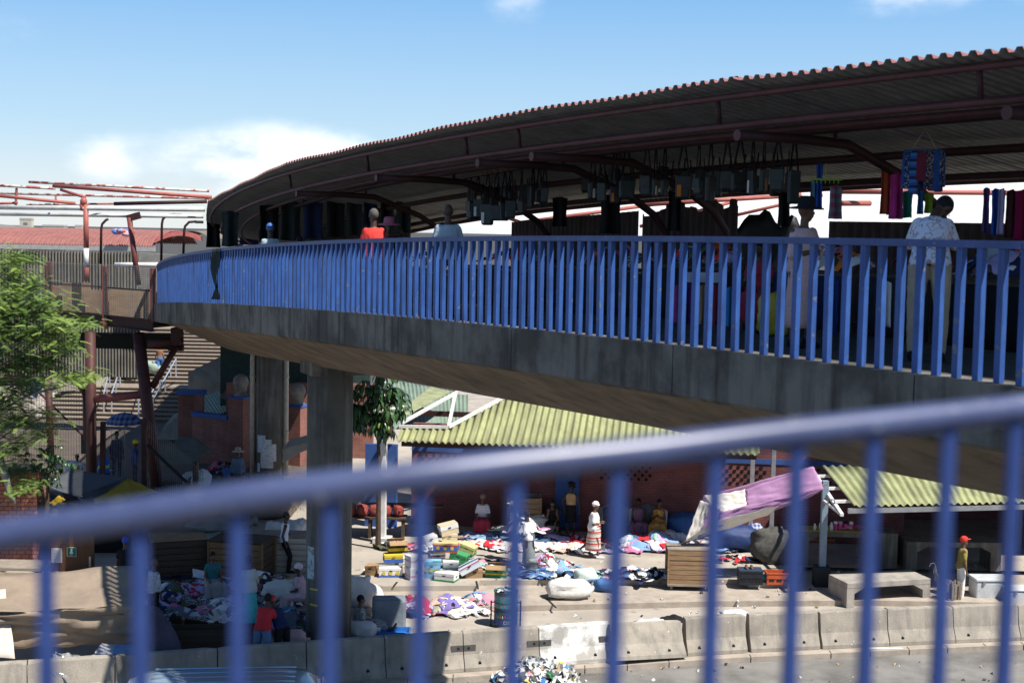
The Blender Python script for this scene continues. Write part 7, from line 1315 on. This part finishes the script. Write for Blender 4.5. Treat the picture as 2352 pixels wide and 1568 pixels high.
B = MB(); B.tube([W(-20, 862, 46), W(60, 872, 46), W(190, 1000, 45.6)], .035, 6); tag(B.build('stair_rail', DKRED), 'thin red sloping rail through the feathery tree', 'rail')
B = MB(); B.box(W(199, 1020, 45.6), (.36, .06, .62)); tag(B.build('sign_board', DGR), 'small dark board on the mesh beside the red steel leg', 'board')
# things on the stairs
p = stair_pt(290, 8); t = thing('vendor_table', 'small table with pink cloths and white parcels on the great stairs', 'table', p); B = MB(); B.box((0, 0, .6), (1.1, .6, .04)); B.build('table_top', WOODD, t, world=False); [MB().box((sx*.5, sy*.25, .3), (.05, .05, .6)).build('leg', WOODD, t, world=False) for sx in (-1, 1) for sy in (-1, 1)]; B = MB(); B.box((.35, -.32, .3), (.5, .04, .5)); B.build('dark_cloth', BLACKC, t, world=False)
pile('pink cloths and white parcels on the small stair table', p+Vector((0, 0, .63)), (.55, .3), .2, 9, [cloth('magenta pink', (.45, .06, .22)), WHITEC, PINK, cloth('cream', (.66, .60, .48))], 0, None, 'goods_pile', 110, (.2, .35))
sack('black stuffed bag on the stairs beside the vendor table', stair_pt(235, 8), (.25, .22, .5), 0, mat('black bag', (.02, .025, .03), .4), seed=95, tilt=-1.3)
sack('pale green bundle beside the bare chested man', stair_pt(349, 9), (.3, .3, .5), 0, mat('pale green cloth', (.30, .38, .32), .8), seed=96, tilt=-1.3)
t = thing('market_display', 'red jacket hanging over a black crate at the stair parapet', 'display', stair_pt(272, 17)); B = MB(); B.box((0, 0, .4), (.9, .5, .8)); B.build('black_crate', mat('black plastic crate', (.02, .022, .03), .5), t, world=False, bevel=.03); B = MB(); B.ell((0, -.3, .9), (.38, .10, .5)); B.ell((-.02, -.36, .8), (.12, .08, .42)); folds(B.build('red_jacket', mat('bright red nylon', (.62, .05, .03), .5), t, world=False, smooth=True), .05)
pile('small scatter of litter and cloth on the upper stairs', stair_pt(430, 21), (1.0, .2), .1, 7, pl['light'], 0, None, 'clothes_pile', 111, (.2, .4))
o = sheet('blue_tarp', [W(66, 905, 47.5), W(82, 915, 47.2), (W(104, 880, 47.4)), W(68, 872, 47.8)], mat('bright blue tarp', (.05, .26, .66), .6), 6, 6, fold=.1); tag(o, 'bright blue tarp scrap behind the feathery tree', 'tarpaulin')
# ================================================================== tree with feathery leaves
tr = thing('feathery_tree', 'tree with fine feathery bright green leaves in front of the steel footbridge', 'tree', (W(-70, 1200, 37).x, 37, 0))
LF = mat('fresh feathery leaf', (.20, .29, .065), .6, (.095, .165, .04), .9, lo=.42, hi=.58, spec=.25)
_p = LF.node_tree.nodes['Principled BSDF']; _p.inputs['Subsurface Weight'].default_value = 0
rr = random.Random(11); B = MB(); BT = MB()
boughs = [(10, 610, 62, 40), (55, 655, 58, 34), (20, 700, 90, 60), (95, 700, 52, 26), (60, 760, 96, 48), (135, 742, 58, 20), (30, 830, 90, 55), (110, 830, 60, 30), (165, 862, 55, 17), (20, 905, 70, 40), (-10, 960, 60, 60), (60, 955, 62, 30), (20, 1030, 48, 34), (90, 990, 40, 22), (10, 1080, 40, 26), (120, 780, 48, 24), (150, 800, 34, 18), (45, 590, 40, 16), (75, 880, 50, 24), (52, 1075, 40, 18), (-20, 740, 70, 90), (205, 742, 22, 8), (195, 868, 26, 9), (60, 1110, 40, 12)]
root0 = W(-70, 1010, 37)
for (x, y, rx, ry) in boughs:
    dY = rr.uniform(-1.2, 1.3); c = W(x, y, 37+dY); a = W(-75, y+rr.uniform(60, 160), 37); BT.tube([a, a.lerp(c, .5)+Vector((0, 0, .18)), c+Vector((.1, 0, -.05))], [.035, .022, .008], 5)
    n = int(rx*ry*.115)+26
    for i in range(n):
        q = Vector((rr.gauss(0, .48), rr.gauss(0, .5), rr.gauss(0, .48))); p = c+Vector((q.x*rx*37/3267, q.y*.9, q.z*ry*37/3267)); h = rr.uniform(0, 6.28); d = Vector((math.cos(h), math.sin(h), rr.uniform(-.45, .12))).normalized(); sd = d.cross(Vector((0, 0, 1))).normalized(); up = sd.cross(d); ln = rr.uniform(.22, .42); roll = rr.uniform(-.5, .5); s2 = sd*math.cos(roll)+up*math.sin(roll)
        m_ = 13
        for k in range(m_):
            b0 = p+d*ln*(k/m_)-Vector((0, 0, .10*ln*(k/m_)**2*2)); L_ = .060*(1-.5*abs(k/m_-.4))
            for sg in (-1, 1): e = b0+(s2*sg*.92+d*.35)*L_; w_ = d*.0085; B.add([b0-w_, b0+w_, e+w_*.6, e-w_*.6], [(0, 1, 2, 3)])
B.build('crown', LF, tr); 
BT.tube([Vector((root0.x, 37, 0)), Vector((root0.x-.05, 37, 2.5)), Vector((root0.x+.05, 37, 5.5)), Vector((root0.x+.1, 37, 8.2))], [.16, .13, .10, .05], 10); BT.tube([W(-70, 1010, 37), W(0, 1060, 36.6), W(22, 1120, 36.4), W(40, 1170, 36.3)], [.12, .12, .09, .01], 8)
BT.build('trunk', mat('pale grey bark', (.26, .24, .21), .9, (.15, .14, .125), 4, bump=.4), tr, smooth=True)
mango('broadleaf_shrub', 'dense dark green broadleaf shrub growing over the brick kiosk corner', W(112, 1066, 37.3), (.55, .4, .55), 80, Vector((W(93, 1300, 37.5).x, 37.4, 0)), LEAFD, .13, 'shrub')
B = MB(); 
for i in range(5): B.tube([W(92+rnd.uniform(-5, 5), 1100, 37.75), W(93+rnd.uniform(-7, 7), 1150, 37.75), W(92+rnd.uniform(-6, 6), 1240, 37.75)], [.05, .06, .05], 6)
tag(B.build('creeper_stem', BARK, smooth=True), 'shaggy brown creeper stems on the corner of the brick kiosk', 'creeper')
# ================================================================== rubbish and litter
LIT = [mat('litter white', (.72, .71, .69), .6), mat('litter clear', (.50, .52, .52), .25), mat('litter green', (.06, .28, .12), .5), mat('litter pink', (.62, .28, .32), .5), mat('litter yellow', (.60, .45, .08), .5), mat('litter black', (.03, .03, .03), .5), mat('litter blue', (.06, .22, .55), .5), mat('litter card', (.38, .27, .16), .8)]
def scrap(B, p, s, mi, rr):
    B.mi = mi; M_ = Euler((rr.uniform(-1, 1), rr.uniform(-1, 1), rr.random()*6)).to_matrix(); sd = rr.random()*60
    B.grid(lambda u, v: p+M_ @ Vector(((u-.5)*s, (v-.5)*s*.8, s*.55*noise.noise((u*2.6+sd, v*2.6, sd)))), 5, 5)
rr = random.Random(9); B = MB(); c = G(1235, 1562, -.55); c.y = min(c.y, bline(c.x)-.95)
for i in range(230):
    a = rr.random()*6.28; q = rr.random()**.55; x, y = math.cos(a)*q*.9, math.sin(a)*q*.55; h = .42*(1-q*q); scrap(B, c+Vector((x, y, h*rr.uniform(.5, 1.05)+.04)), rr.uniform(.12, .34), [0, 0, 0, 1, 1, 1, 0, 0, 3, 1, 7, 0, 0, 2, 1, 0, 0, 1, 4, 0, 1, 5, 0, 6][i % 24], rr)
tag(B.build('rubbish_heap', LIT, smooth=True), 'heap of white plastic bags and mixed rubbish on the road against the barriers', 'rubbish', kind='stuff')
B = MB(); rr = random.Random(21)
for i in range(170):
    x, y = rr.uniform(420, 2340), rr.uniform(1285, 1450); z = 0 if y < 1340 else (-.14 if y < 1385 else -.29); scrap(B, G(x, y, z)+Vector((0, 0, .03)), rr.uniform(.03, .11), [0, 0, 1, 7, 5, 0][i % 6], rr)
for i in range(60): x = rr.uniform(800, 2340); p = G(x, rr.uniform(1520, 1566), -.56); p.y = min(p.y, bline(p.x)-.7); scrap(B, p+Vector((0, 0, .02)), rr.uniform(.03, .09), [0, 7, 5, 1][i % 4], rr)
tag(B.build('litter', LIT, smooth=True), 'small scraps of paper and plastic strewn over the square and road', 'litter', kind='stuff')
for i, (x, y, Y, s_) in enumerate(((1500, 1434, 33.0, .55), (1545, 1425, 33.2, .35), (1690, 1412, 33.6, .45))):
    p = W(x, y, Y); 
    B = MB(); sd = i*5.; B.grid(lambda u, v: p+Vector(((u-.5)*s_*1.6, (v-.5)*.5, .16*s_*(1-(2*u-1)**2)+.22*s_*noise.noise((u*4+sd, v*4, sd)))), 14, 8); tag(B.build('plastic_sheet', [mat('thin white plastic', (.72, .72, .75), .5), BLACKC, mat('thin white plastic', (.72, .72, .75), .5)][i], solid=.004, smooth=True), ['torn white plastic sheet behind the toppled barrier', 'black cloth caught on the broken barrier end', 'crumpled white plastic caught between two sunlit barriers'][i], 'plastic sheet')
# kerb stone joints along the road, paint spill
B = MB()
for i in range(26):
    X = -9+i*.98; y = bline(X)-.62; B.box((X, y-.003, -.50), (.018, .012, .12)); B.box((X, y+.1, -.429), (.018, .2, .008))
tag(B.build('kerb_gap', DARK), kind='structure')
pX = plan_x(2018); o = sheet('paint_splash', [(pX-.5, bline(pX)-.50, -.425), (pX+.5, bline(pX+.3)-.50, -.425), (pX+.45, bline(pX)-.36, -.425), (pX-.3, bline(pX)-.36, -.425)], WHITEP, 6, 3, solid=.003); tag(o, 'white paint splash on the kerb in front of the barriers', 'paint mark')
